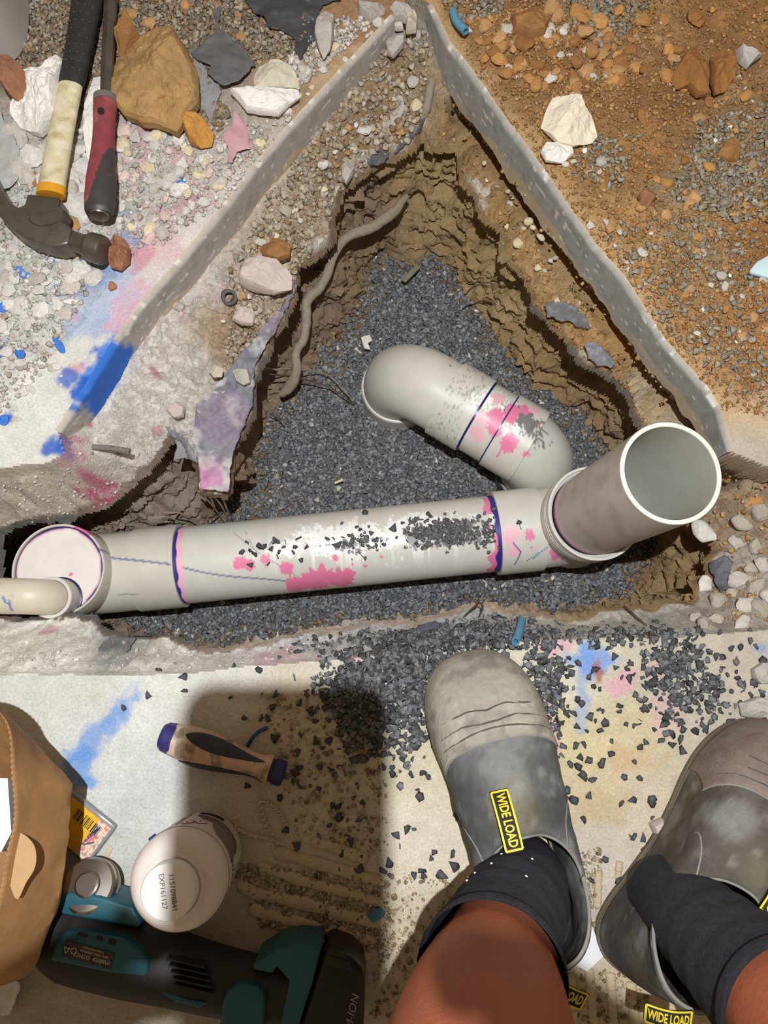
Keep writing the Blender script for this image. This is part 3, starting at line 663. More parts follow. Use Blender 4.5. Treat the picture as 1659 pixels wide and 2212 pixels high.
# --- left: neck, collar, bend, upright socket, cap disc, small elbow
def left_cols(V, z, th):
    c = np.tile(lin((204, 200, 188)), (len(z), 1)) * (1 + .05 * fbm(V[:, 0], V[:, 1], V[:, 2], sc=30, octv=3, seed=33))[:, None]
    w = V - off; u = (w - pL) @ ax; side = np.cross(np.array([0, 0, 1.0]), ax)
    v = -np.arctan2((w - pL) @ side, (w - pL) @ np.array([0, 0, 1.0])) * R_P
    up = (w[:, 2] > AZ)
    for (s0, v0, s1, v1, wd_, col) in [(-.12, -.022, -.06, -.008, .0017, (70, 80, 140)), (-.06, -.008, .0, .004, .0017, (70, 80, 140)), (-.09, .038, -.03, .04, .0006, (140, 140, 140))]:
        a = np.array([s0, v0]); b = np.array([s1, v1]); ab = b - a
        t = np.clip(((u - s0) * ab[0] + (v - v0) * ab[1]) / (ab @ ab), 0, 1)
        c = mixc(c, lin(col), sstep(wd_, wd_ * .5, np.hypot(u - s0 - t * ab[0], v - v0 - t * ab[1])) * .8 * up)
    c = mixc(c, PINK * .8, spl(u, v, -.105, -.034, .012, 93, .5) * up)
    return c
sock_path('socket_collar', loc(pL - ax * .060), loc(pL + ax * .003), .0595, left_cols)
bpL = bend_path(cL, -ax, .050, -.128, .075)
tube('bend', loc(resample(bpL, 150, False)), .0570, mat_pvc, pipe_t, 160, cols=left_cols)
Ml = Matrix.Translation(Vector(loc([cL[0], cL[1], -.178])))
lathe('junction_base', [(0, -.098), (.03, -.096), (.052, -.083), (.058, -.05), (.058, .03), (.02, .03)], mat_pvc, pipe_t, 72, Ml, plain_cols(19))
def leftsock_cols(V, z, th):
    c = left_cols(V, z, th); return c
lathe('capped_socket', [(.057, -.004), (.0600, -.002), (.0614, .002), (.0614, .0545), (.0608, .056), (.0586, .056), (.0582, .0552), (.0582, .048), (.05, .046)], mat_pvc, pipe_t, 128, Ml, leftsock_cols, sharp=25, label='upright socket closed by a round cap')
def cap_cols(V, z, th):
    w = V - loc([cL[0], cL[1], 0]); r = np.hypot(w[:, 0], w[:, 1])
    c = np.tile(lin((226, 220, 214)), (len(z), 1)) * (1 + .03 * fbm(V[:, 0], V[:, 1], sc=60, octv=3, seed=77))[:, None]
    wob = .0012 * vn(th * 3, 0 * th, seed=3)
    c = mixc(c, LPINK, sstep(.0528 + wob, .0538 + wob, r) * .85)
    c = mixc(c, NAVY * .6, sstep(.0553 + wob * .6, .0560 + wob * .6, r))
    for k, (x, y, rr, col) in enumerate([(.010, -.030, .006, PINK), (.026, -.038, .004, PINK), (.022, -.046, .004, NAVY), (.016, -.006, .003, PINK)]):
        c = mixc(c, col, spl(w[:, 0], w[:, 1], x, y, rr, 80 + k, .6))
    return c
lathe('cap', [(0, .052)] + [(.0582 * k / 26, .052) for k in range(1, 26)] + [(.0570, .0520), (.0581, .0508), (.0581, .044)], mat_pvc, pipe_t, 144, Ml, cap_cols, label='white disc cap ringed with blue cement and pink primer')
# small offset waste pipe with elbow
sc_ = np.array(at(118, 1292, -.108)); sc_[2] = -.126
e = np.array([-1, .015, 0.0]); e /= np.linalg.norm(e)
sp_ = [sc_, sc_ + np.array([0, 0, .020])]
for k in range(1, 15):
    a = k / 14 * math.pi / 2
    sp_.append(sc_ + np.array([0, 0, .020 + .028 * math.sin(a)]) + e * .028 * (1 - math.cos(a)))
sp_.append(sp_[-1] + e * .16)
def small_cols(V, s, th):
    c = np.tile(lin((208, 200, 180)), (len(s), 1)) * (1 + .04 * fbm(V[:, 0], V[:, 1], V[:, 2], sc=40, octv=3, seed=5))[:, None]
    w = V - loc(sc_)
    for (x0, y0, x1, y1, wd_, col) in [(-.030, .0, -.033, -.018, .0016, (70, 110, 180)), (-.040, -.002, -.036, -.010, .0018, (60, 100, 175)), (-.050, .012, -.048, .016, .001, (50, 60, 80)), (-.055, -.012, -.052, -.016, .002, (70, 110, 180))]:
        a = np.array([x0, y0]); b = np.array([x1, y1]); ab = b - a
        t = np.clip(((w[:, 0] - x0) * ab[0] + (w[:, 1] - y0) * ab[1]) / (ab @ ab), 0, 1)
        c = mixc(c, lin(col), sstep(wd_, wd_ * .5, np.hypot(w[:, 0] - x0 - t * ab[0], w[:, 1] - y0 - t * ab[1])) * .9)
    return c
tube('waste_elbow', loc(resample(np.array(sp_), 80, False)), .0225, mat_pvc, pipe_t, 64, cols=small_cols, label='small cream waste elbow let into the cap')
lathe('elbow_socket', [(.0225, -.002), (.0262, 0), (.0265, .001), (.0265, .0285), (.0258, .0296), (.0225, .0300)], mat_pvc, pipe_t, 64, Matrix.Translation(Vector(loc(sc_))), plain_cols(22), sharp=25)
lathe('cement_ring', [(.0262, .0), (.0290, .0003), (.0285, .0022), (.0266, .003)], mat_glue, pipe_t, 48, Matrix.Translation(Vector(loc(sc_)) + Vector((0, 0, -.0005))))
# moulded marks on the waste elbow
for (t_, dx, dy, sz, rz) in [('DWV', -.047, -.001, .007, 1.5), ('PIPE', -.0415, -.001, .006, 1.5)]:
    me = text_me(t_, sz, extrude=.0004)
    add('moulded_lettering', me, mat_plain('cream_pvc_mark', (222, 216, 200), .5, noise=0), pipe_t, loc=tuple(loc(sc_ + np.array([dx, dy, .048 + .0226]))), rot=(0, 0, rz))
me = mesh_pd('mark', [(.006, 0, 0), (0, .005, 0), (-.006, 0, 0), (0, -.005, 0)], [(0, 1, 2, 3)])
add('moulded_mark', me, mat_plain('white_mark', (228, 226, 216), .5, noise=0), pipe_t, loc=tuple(loc(sc_ + np.array([-.070, .001, .048 + .0228]))))

# --- the offset bend by the wall
bend_t = thing('pipe_bend', 'grey plastic pipe offset with two elbows and pink splashes beside the clay wall', 'pipe', tuple(at(1000, 890, -.29)))
off2 = -np.array(bend_t.location)
q0 = np.array(at(925, 838, -.205)); q1 = np.array(at(1180, 988, -.205)); qd = (q1 - q0) / np.linalg.norm(q1 - q0)
e1 = q0 - qd * .050; e2 = q1 - qd * .004          # plan centres of the two down legs
rad = .062
P = [np.array([e1[0], e1[1], -.305])]
for k in range(0, 17):
    a = k / 16 * math.pi / 2
    P.append(np.array([e1[0], e1[1], -.205 - rad]) + qd * rad * (1 - math.cos(a)) + np.array([0, 0, rad * math.sin(a)]))
for k in range(0, 17):
    a = k / 16 * math.pi / 2
    P.append(np.array([e2[0], e2[1], -.205]) - qd * rad * (1 - math.sin(a)) - np.array([0, 0, rad * (1 - math.cos(a))]))
P.append(np.array([e2[0], e2[1], -.305]))
full = resample(np.array(P), 260, False)
sfull = np.r_[0, np.cumsum(np.linalg.norm(np.diff(full, axis=0), axis=1))]
side2 = np.cross(np.array([0, 0, 1.0]), qd)
def bend_cols(V, s, th):
    w = V - off2; u = (w - q0) @ qd
    v = -np.arctan2((w - q0) @ side2, np.maximum((w[:, 2] + .205), .001)) * R_P
    c = np.tile(lin((204, 202, 194)), (len(s), 1)) * (1 + .05 * fbm(V[:, 0], V[:, 1], V[:, 2], sc=25, octv=3, seed=66))[:, None]
    top = (w[:, 2] > -.23)
    fine = fbm(u, v, sc=330, octv=3, seed=65); med = fbm(u, v, sc=60, octv=3, seed=67)
    env = np.exp(-((u - .115) / .05) ** 4) * np.exp(-((v + .004) / .03) ** 2)
    c = mixc(c, WDUST, sstep(.0, .15, env + fine * .5 + med * .5 - .55) * top)
    env = np.exp(-((u - .135) / .035) ** 2) * np.exp(-((v + .012) / .018) ** 2) + .55 * np.exp(-((u - .175) / .03) ** 2) * np.exp(-((v + .006) / .022) ** 2)
    c = mixc(c, GDUST, sstep(.0, .12, env * .9 + fine * .6 + med * .2 - .52) * top * .9)
    fe = sstep(.45, .6, fine + .25 * np.exp(-((u - .05) / .03) ** 2)) * (u > .03) * (u < .085) * top
    c = mixc(c, lin((120, 118, 112)), fe * .6)
    for k, (s0, v0, r, col) in enumerate([(.146, .026, .0135, PINK), (.173, .028, .0045, PINK), (.105, .012, .010, PINK), (.112, .006, .012, PINK), (.118, .020, .011, PINK), (.125, -.016, .010, PINK), (.140, -.026, .008, PINK), (.106, -.004, .004, PINK), (.099, -.022, .010, LPINK),
                                          (.128, -.004, .009, PINK), (.150, -.034, .008, LPINK), (.095, .018, .010, LPINK), (.168, -.014, .002, PINK), (.186, .02, .001, PINK), (.100, .040, .012, LPINK)]):
        c = mixc(c, col, spl(u, v, s0, v0, r, 130 + k, .45) * top)
    c = mixc(c, PINK, sstep(.0018, .0010, np.abs(u - .141)) * (v > .03) * (v < .052) * top)
    c = mixc(c, lin((60, 58, 110)), spl(u, v, .016, -.030, .0022, 155, .2) * top)
    return c
bl = full + off2
tube('bend_body', bl, .0555, mat_pvc, bend_t, 120, cols=bend_cols, label='grey elbow pair splashed with pink primer')
def seg_between(u0, u1):
    k = 40; return (q0[None] + qd[None] * np.linspace(u0, u1, k)[:, None]) + off2
for (u0, u1, r) in [(.030, .083, .0596), (.1235, .1735, .0590)]:
    Pq = seg_between(u0, u1); R = np.full(40, r); R[0] -= .0012; R[-1] -= .0012; Pq[1] = Pq[0] + (Pq[1] - Pq[0]) * .1; Pq[-2] = Pq[-1] - (Pq[-1] - Pq[-2]) * .1
    tube('socket_collar', Pq, R, mat_pvc, bend_t, 120, cols=bend_cols)
for u0, r in [(.0842, .0566), (.1228, .0566)]:
    tube('cement_ring', seg_between(u0 - .0012, u0 + .0018), r, mat_glue, bend_t, 64)
Me1 = Matrix.Translation(Vector(np.array([e1[0], e1[1], -.31]) + off2))
lathe('mouth_socket', [(.054, .0), (.0600, .0), (.0600, .036), (.0585, .0385), (.0560, .039)], mat_pvc, bend_t, 96, Me1, plain_cols(71), sharp=25)
Me2 = Matrix.Translation(Vector(np.array([e2[0], e2[1], -.315]) + off2))
lathe('lower_socket', [(.054, .0), (.0605, .0), (.0605, .034), (.0585, .0365), (.0560, .037)], mat_dark_pvc, bend_t, 96, Me2, sharp=25, label='dark grey socket below the lower elbow')
# ================================================================ STONES, GRAVEL, RUBBLE
rng = np.random.default_rng(11); random.seed(4)
def hull_proto(seed, k=9, flat=.5, n_=1):
    r = np.random.default_rng(seed); P = r.normal(size=(k, 3)); P /= np.linalg.norm(P, axis=1)[:, None]
    P *= r.uniform(.75, 1.0, (k, 1)); P *= np.array([1, r.uniform(.6, .9), flat])
    bm = bmesh.new(); vs = [bm.verts.new(p) for p in P]
    bmesh.ops.convex_hull(bm, input=vs); 
    for v in [v for v in bm.verts if not v.link_faces]: bm.verts.remove(v)
    bmesh.ops.triangulate(bm, faces=bm.faces[:]); bm.verts.index_update()
    V = np.array([v.co[:] for v in bm.verts]); Fc = np.array([[v.index for v in f.verts] for f in bm.faces]); bm.free()
    ext = np.ptp(V, axis=0); V -= (V.max(0) + V.min(0)) / 2; V /= ext[0]
    return V, Fc
CHIPS = [hull_proto(100 + i, 8 + i % 4, .42 + .06 * (i % 3)) for i in range(12)]
LUMPS = [hull_proto(300 + i, 13 + i % 5, .75) for i in range(12)]
def rotm(e):
    cx, sx = np.cos(e[:, 0]), np.sin(e[:, 0]); cy, sy = np.cos(e[:, 1]), np.sin(e[:, 1]); cz, sz = np.cos(e[:, 2]), np.sin(e[:, 2])
    R = np.empty((len(e), 3, 3))
    R[:, 0, 0] = cz * cy; R[:, 0, 1] = cz * sy * sx - sz * cx; R[:, 0, 2] = cz * sy * cx + sz * sx
    R[:, 1, 0] = sz * cy; R[:, 1, 1] = sz * sy * sx + cz * cx; R[:, 1, 2] = sz * sy * cx - cz * sx
    R[:, 2, 0] = -sy; R[:, 2, 1] = cy * sx; R[:, 2, 2] = cy * cx
    return R
def stuff_mesh(name, protos, pos, size, tilt, cols, mat, label, cat, parent=None):
    pos = np.asarray(pos, float); n_ = len(pos); pid = rng.integers(0, len(protos), n_)
    e = np.stack([rng.normal(0, tilt, n_), rng.normal(0, tilt, n_), rng.uniform(0, 6.28, n_)], 1); R = rotm(e)
    Vs, Fs, Cs = [], [], []; base = 0
    for k, (pv, pf) in enumerate(protos):
        m = np.where(pid == k)[0]
        if not len(m): continue
        v = np.einsum('nij,vj->nvi', R[m], pv) * size[m][:, None, None] + pos[m][:, None, :]
        Vs.append(v.reshape(-1, 3)); Fs.append((pf[None] + (np.arange(len(m)) * len(pv))[:, None, None] + base).reshape(-1, 3))
        Cs.append(np.repeat(cols[m], len(pv), 0)); base += len(m) * len(pv)
    me = mesh_np(name, np.vstack(Vs), np.vstack(Fs), np.vstack(Cs))
    o = add(name, me, mat, parent, label, cat, None, 'stuff'); return o
def pick_cols(pal, n_, var=.18):
    pal = lin(np.array(pal)); c = pal[rng.integers(0, len(pal), n_)]
    return np.clip(c * rng.uniform(1 - var, 1 + var, (n_, 1)), .005, .9)
def in_poly_px(poly, n_):
    P = np.array(poly, float); lo_, hi_ = P.min(0), P.max(0); out = []
    while sum(len(o) for o in out) < n_:
        q = rng.uniform(lo_, hi_, (n_ * 3, 2)); out.append(q[sdist(q[:, 0], q[:, 1], P) > 0])
    return np.vstack(out)[:n_]
mat_chip = mat_plain('gravel_stone', None, .85, noise=.10, nscale=300, attr=True, spec=.3)
mat_crumb = mat_plain('soil_crumb', None, .95, noise=.18, nscale=300, attr=True, spec=.15, bump=.0008, bscale=600)
GREY = [(118, 121, 125), (108, 111, 116), (128, 130, 133), (100, 103, 107), (142, 143, 144)]
DARK = [(80, 81, 82), (72, 73, 74), (94, 95, 96), (66, 67, 68), (108, 108, 108)]
BRN = [(166, 124, 78), (178, 138, 90), (152, 112, 70), (186, 152, 108), (156, 130, 96), (168, 120, 70)]
PALE = [(200, 196, 188), (186, 182, 174), (212, 208, 200), (176, 170, 160)]
# trench gravel
b = np.array(P3); q = rng.uniform(b.min(0) - .02, b.max(0) + .02, (70000, 2))
dd3 = s3(q[:, 0], q[:, 1]) + .006 * fbm(q[:, 0], q[:, 1], sc=40, octv=2, seed=12)
q = q[(dd3 > -.06) & (s2(q[:, 0], q[:, 1]) > -.05) & (rng.uniform(size=len(q)) < np.clip((dd3 + .05) / .06, .45, 1))][:30000]
sz = rng.uniform(.0045, .0100, len(q)) * rng.choice([1, 1, 1, 1.3], len(q))
zz = bed_z(q[:, 0], q[:, 1]) + rng.uniform(-.001, .004, len(q))
cg = pick_cols(GREY, len(q)); br = rng.uniform(size=len(q)) < .35 * sstep(.03, .0, s3(q[:, 0], q[:, 1])); cg[br] = pick_cols([(134, 112, 84), (120, 102, 80), (146, 126, 98)], br.sum())
lw = rng.uniform(size=len(q)) < .02; cg[lw] = pick_cols(PALE, lw.sum())
stuff_mesh('gravel', CHIPS, np.c_[q, zz], sz, .30, cg, mat_chip, 'bed of blue grey crushed gravel at the trench bottom', 'gravel')
def ground_stuff(name, polys, counts, protos, lo_, hi_, pal, mat, label, cat, z0=0.0, tilt=.5, up=.001, var=.2, cond=None):
    ps = np.vstack([in_poly_px(p, c) for p, c in zip(polys, counts)])
    x, y = at_np(ps[:, 0], ps[:, 1], z0)
    if cond is not None:
        k = cond(x, y); x, y = x[k], y[k]
    z = hzv(x, y); s_ = lo_ + (hi_ - lo_) * rng.uniform(size=len(x)) ** 2.2
    return stuff_mesh(name, protos, np.c_[x, y, z + s_ * .15 + up], s_, tilt, pick_cols(pal, len(x), var), mat, label, cat)
out_cut = lambda x, y: s0(x, y) < -.002
led = lambda x, y: (s0(x, y) > .004) & (s2(x, y) < .002)
ground_stuff('gravel', [[(0,-20),(640,-20),(690,60),(640,130),(560,130),(440,230),(250,260),(40,230),(-20,120)], [(440,210),(500,240),(470,300),(420,240)]], [5200, 250], CHIPS, .005, .011,
  [(150,140,122),(136,124,106),(164,152,132),(120,108,92),(142,116,86)], mat_chip, 'grey brown crushed gravel spread behind the hammer', 'gravel', cond=out_cut)
ground_stuff('gravel', [[(1230,-20),(1420,-20),(1370,60),(1310,110),(1240,60)], [(1500,270),(1680,220),(1680,470),(1590,490),(1500,460),(1440,430),(1490,330)], [(940,-20),(1100,-20),(1080,40),(1000,60)], [(1250,300),(1380,300),(1330,420),(1230,380)],
  [(1280,480),(1659,480),(1659,860),(1560,850),(1420,690)]], [500, 1100, 260, 200, 700], CHIPS, .004, .011, [(146,140,126),(130,126,112),(156,150,136),(136,120,94)], mat_chip, 'grey crushed gravel mixed into the orange dirt', 'gravel', cond=out_cut)
ground_stuff('soil_crumbs', [[(940,-20),(1680,-20),(1680,900),(1560,890),(1400,690),(1200,420),(1050,210)], [(1020,40),(1420,20),(1350,260),(1160,300)]], [11000, 2200], LUMPS, .0010, .0062, BRN, mat_crumb, 'fine orange brown soil crumbs right of the trench', 'soil', cond=out_cut)
ground_stuff('rubble_crumbs', [[(0,280),(440,280),(640,240),(480,450),(330,540),(220,560),(170,680),(100,800),(0,900)], [(640,200),(800,60),(740,40),(600,150)]], [3000, 800], LUMPS, .0015, .009, PALE + [(196,176,160)], mat_crumb, 'pale concrete crumbs scattered left of the trench', 'rubble', cond=out_cut)
ground_stuff('ledge_crumbs', [[(840,120),(930,150),(910,280),(760,380),(700,460),(640,600),(560,740),(480,780),(500,600),(600,430),(700,300)]], [2600], LUMPS, .0025, .012, [(168,150,124),(176,164,146),(186,174,154),(152,130,102),(164,156,142)], mat_crumb, 'soil and stone crumbs on the left trench ledge', 'rubble', z0=-.08, cond=led)
ground_stuff('ledge_crumbs', [[(960,170),(1100,370),(1300,650),(1460,880),(1400,900),(1200,680),(1050,420),(960,300)], [(1520,1010),(1670,1020),(1670,1350),(1520,1350),(1560,1200)]], [600, 500], LUMPS, .0015, .008, [(176,140,92),(160,124,78),(190,160,116),(150,130,104)], mat_crumb, 'tan crumbs on the right trench ledge', 'rubble', z0=-.08, cond=led)
ground_stuff('ledge_crumbs', [[(0,960),(140,990),(330,940),(300,1000),(220,1080),(0,1110)], [(150,1400),(500,1410),(700,1385),(700,1420),(400,1450),(0,1450)]], [500, 160], LUMPS, .0012, .006, PALE, mat_crumb, 'pale concrete crumbs on the lower left ledge', 'rubble', z0=-.05, cond=led)
# dark stone chips on the floor by the boots: heaps as stuff, loose ones one by one
HE = [(775,1490,46,34,620),(800,1560,34,46,300),(880,1430,60,24,520),(890,1500,26,46,330),(1175,1460,26,46,220),(1185,1560,18,60,90),(1450,1425,34,36,200),(1475,1500,54,44,130),(960,1375,110,16,620),(1060,1368,60,18,260),(1330,1372,90,12,150),(700,1400,70,14,60),(1560,1480,60,60,60),(880,1600,24,40,60)]
ps = np.vstack([np.stack([rng.normal(a, c, n_), rng.normal(b_, d_, n_)], 1) for a, b_, c, d_, n_ in HE])
x, y = at_np(ps[:, 0], ps[:, 1], 0.0); k = (s2(x, y) < -.004); x, y, ps = x[k], y[k], ps[k]
s_ = rng.uniform(.004, .0105, len(x)); heap = np.zeros(len(x))
for a, b_, c, d_, n_ in HE: heap += n_ / 620 * np.exp(-((ps[:, 0] - a) / c) ** 2 / 2 - ((ps[:, 1] - b_) / d_) ** 2 / 2)
stuff_mesh('stone_chips', CHIPS, np.c_[x, y, hzv(x, y) + s_ * .2 + np.clip(heap, 0, 1.2) * rng.uniform(0, .006, len(x))], s_, .5, pick_cols(DARK + GREY[:2], len(x)), mat_chip, 'heaps of dark stone chips on the floor around the boot', 'gravel')
chip_me = []
mat_chip1 = mat_plain('loose_dark_chip', (77, 78, 80), .8, noise=.12, nscale=300, objrand=.3)
for i, (pv, pf) in enumerate(CHIPS):
    chip_me.append(mesh_np('gravel_chip', pv, pf)); chip_me[-1].materials.append(mat_chip1)
CM = [(1030,1440,'the toe of the nearer boot'),(920,1600,'the left side of the nearer boot'),(1150,1600,'the right side of the nearer boot'),(1200,1800,'the ankle of the nearer boot'),(1290,1440,'the blue floor stain'),(1345,1475,'the pink floor stain'),(1290,1650,'the yellowish floor patch'),(1576,1596,'the toe of the farther boot'),(1430,1795,'the pink tinged stone'),(1640,1450,'the pale stones at the right edge'),(1460,1440,'the chip heap ahead of the farther boot'),(770,1500,'the large chip heap'),(480,1630,'the screwdriver handle'),(610,1670,'the screwdriver tip'),(560,1780,'the curly shavings'),(720,1840,'the mortar ridges'),(1225,2020,'the white card'),(1310,1900,'the heel of the farther boot'),(600,1480,'the shadow edge'),(850,1700,'the right edge of the shadow')]
def chip_label(px, py, s_, where=''):
    mx = min(CM, key=lambda m: (m[0] - px) ** 2 + (m[1] - py) ** 2); dx, dy = px - mx[0], py - mx[1]
    pos = ('right of' if dx > 0 else 'left of') if abs(dx) > abs(dy) else ('below' if dy > 0 else 'above')
    return f"{'tiny' if s_ < .0075 else 'small' if s_ < .0095 else 'larger'} dark angular stone chip {pos} {mx[2]}"
def chip(p, s_, tilt=.35, label=None, group=None):
    return add('gravel_chip', random.choice(chip_me), None, None, label, 'stone', group, None, p, (random.gauss(0, tilt), random.gauss(0, tilt), random.uniform(0, 6.28)), (s_, s_, s_))
REG = [((840,1400,1010,1900), 46, 'small dark angular stone chip lying left of the nearer boot', 'loose chips left of the boot'),
       ((480,1480,830,1900), 70, 'small dark angular stone chip lying in the shadow above the screwdriver', 'loose chips in the shadow patch'),
       ((1160,1400,1420,1760), 92, 'small dark angular stone chip lying between the two boots', 'loose chips between the boots'),
       ((1400,1390,1659,1640), 60, 'small dark angular stone chip lying ahead of the farther boot', 'loose chips ahead of the farther boot'),
       ((1190,1760,1460,2000), 32, 'small dark angular stone chip lying near the white card', 'loose chips near the card')]
for (x0, y0, x1, y1), n_, lab, grp in REG:
    got = 0
    while got < n_:
        px, py = rng.uniform(x0, x1), rng.uniform(y0, y1)
        if grp.startswith('loose chips in the shadow') and (px - 480) / 350 + .25 < (py - 1480) / 480 * .9: continue
        p = onto(px, py)
        s_ = rng.uniform(.006, .0115); chip((p.x, p.y, p.z + s_ * .18), s_, .3, chip_label(px, py, s_), grp); got += 1
for px, py in [(320,1500),(398,1492),(267,1527),(345,1447),(398,1461),(560,1447),(505,1440)]:
    p = onto(px, py); s_ = .009; chip((p.x, p.y, p.z + .0015), s_, .15, 'single dark stone chip on the pale floor above the paper bag', 'stray chips on the pale floor')
# chips lying on the drain pipe
def on_pipe(px, py, lift=.0015):
    p = at(px, py, AZ + R_P)
    for _ in range(6):
        w = np.array(p) - pL; u = w @ ax; sd = np.cross(np.array([0, 0, 1.0]), ax); v = w @ sd
        v = max(-.052, min(.052, v)); p = at(px, py, AZ + math.sqrt(R_P ** 2 - v ** 2))
    nrm = np.array([0, 0, 1.0]) * math.sqrt(R_P ** 2 - v ** 2) / R_P + sd * v / R_P
    return np.array(p) + nrm * lift, nrm
for px, py in [(533,1172),(523,1192),(542,1190),(551,1197),(560,1180),(585,1175),(593,1173),(600,1172),(617,1172),(637,1182),(662,1182),(603,1192),(600,1202),(580,1217),(650,1210),(645,1164),(587,1185),(634,1193),(540,1220),(595,1168),(732,1175),(726,1178),(708,1165),(788,1109),(850,1143),(612,1182),(570,1182)]:
    p, nn = on_pipe(px, py); s_ = rng.uniform(.007, .012)
    chip(tuple(p), s_, .25, 'small dark stone chip resting on the long drain pipe', 'chips resting on the pipe')
ps = np.stack([rng.normal(960, 44, 420), rng.normal(1148, 15, 420)], 1); ps = np.vstack([ps, np.stack([rng.normal(780, 26, 70), rng.normal(1170, 14, 70)], 1), np.stack([rng.uniform(1040, 1070, 30), rng.normal(1140, 22, 30)], 1)])
pp = np.array([on_pipe(a, b_, .001)[0] for a, b_ in ps])
stuff_mesh('stone_chips', CHIPS, pp, rng.uniform(.003, .0085, len(pp)), .4, pick_cols([(96,97,98),(84,85,87),(110,110,110)], len(pp)), mat_chip, 'patch of grey stone chips heaped on top of the drain pipe', 'gravel')
for px, py in [(1119,1130),(1122,1139),(1180,1120),(1186,1138)]:
    p, nn = on_pipe(px, py, .006); chip(tuple(p), .009, .25, 'small dark stone chip sitting on the grey socket beside the riser', 'chips on the socket by the riser')

# ---- rocks
def ico(sub):
    bm = bmesh.new(); bmesh.ops.create_icosphere(bm, subdivisions=sub, radius=1)
    V = np.array([v.co[:] for v in bm.verts]); Fc = np.array([[v.index for v in f.verts] for f in bm.faces]); bm.free(); return V, Fc
ICO = {s: ico(s) for s in (2, 3, 4)}
def rock_me(name, seed, sub=3, cuts=9, rough=.10):
    V, Fc = ICO[sub]; V = V.copy(); r = np.random.default_rng(seed)
    for k in range(cuts):
        nn = r.normal(size=3); nn /= np.linalg.norm(nn); c = r.uniform(.55, .85)
        d = V @ nn - c; m = d > 0; V[m] -= nn * d[m][:, None] * .92
    V *= (1 + rough * fbm(V[:, 0], V[:, 1], V[:, 2], sc=1.6, octv=4, seed=seed))[:, None]
    V += .03 * rough * 10 * np.stack([fbm(V[:, 0], V[:, 1], V[:, 2], sc=6, octv=2, seed=seed + i) for i in (1, 2, 3)], 1) * .35
    ext = np.ptp(V, axis=0); V = (V - (V.max(0) + V.min(0)) / 2) / (ext / 2)
    return mesh_np(name, V, Fc, None, True, 28)
def mat_rock(name, col, noise=.2, rough=.95, rnd=.12, ns=22, bump=.004, bs=8):
    return mat_plain(name, col, rough, noise=noise, nscale=ns * .15, objrand=rnd, spec=.2)
M_BROWN = mat_rock('brown_sandstone', (180, 142, 98)); M_OCHRE = mat_rock('ochre_clod', (184, 138, 82)); M_RED = mat_rock('reddish_stone', (160, 112, 82))
M_CONC = mat_rock('grey_concrete_lump', (188, 182, 172)); M_PALE = mat_rock('pale_concrete_lump', (206, 203, 196)); M_WHITE = mat_rock('white_plaster_lump', (236, 234, 228), .06); M_CREAM = mat_rock('cream_stone', (208, 196, 166))
M_TAN = mat_rock('tan_clod', (170, 126, 78)); M_PINKY = mat_rock('pink_tinged_concrete', (206, 182, 174)); M_BLUEP = mat_rock('blue_painted_lump', (70, 122, 205), .3); M_DKB = mat_rock('dark_brown_clod', (146, 104, 62))
M_STONE = mat_rock('dusty_grey_stone', (172, 163, 148))
ROCKS = [rock_me('rock', 500 + i, 2, 8 + i % 4, .10) for i in range(10)]
ROCKS_L = [rock_me('rock', 600 + i, 3, 10, .12) for i in range(6)]
_rc = {}
def rock_variant(big, i, mat):
    key = (big, i, mat.name)
    if key not in _rc:
        me = (ROCKS_L if big else ROCKS)[i].copy(); me.materials.append(mat); _rc[key] = me
    return _rc[key]
def rock(name, px, py, rx, ry, mat, label, group=None, rot=None, hf=.6, cat='rock', big=False, z=None, sink=.25, seed=None):
    p = onto(px, py, -.05) if z is None else at(px, py, z)
    s = pxm(px, py, p.z); sx, sy = rx * s, ry * s; h = hf * min(sx, sy)
    i = (seed if seed is not None else random.randrange(1000)) % (6 if big else 10)
    return add(name, rock_variant(big, i, mat), None, None, label, cat, group, None, (p.x, p.y, p.z + h * (1 - 2 * sink)), (random.gauss(0, .08), random.gauss(0, .08), random.uniform(0, 6.28) if rot is None else math.radians(rot)), (sx, sy, h))
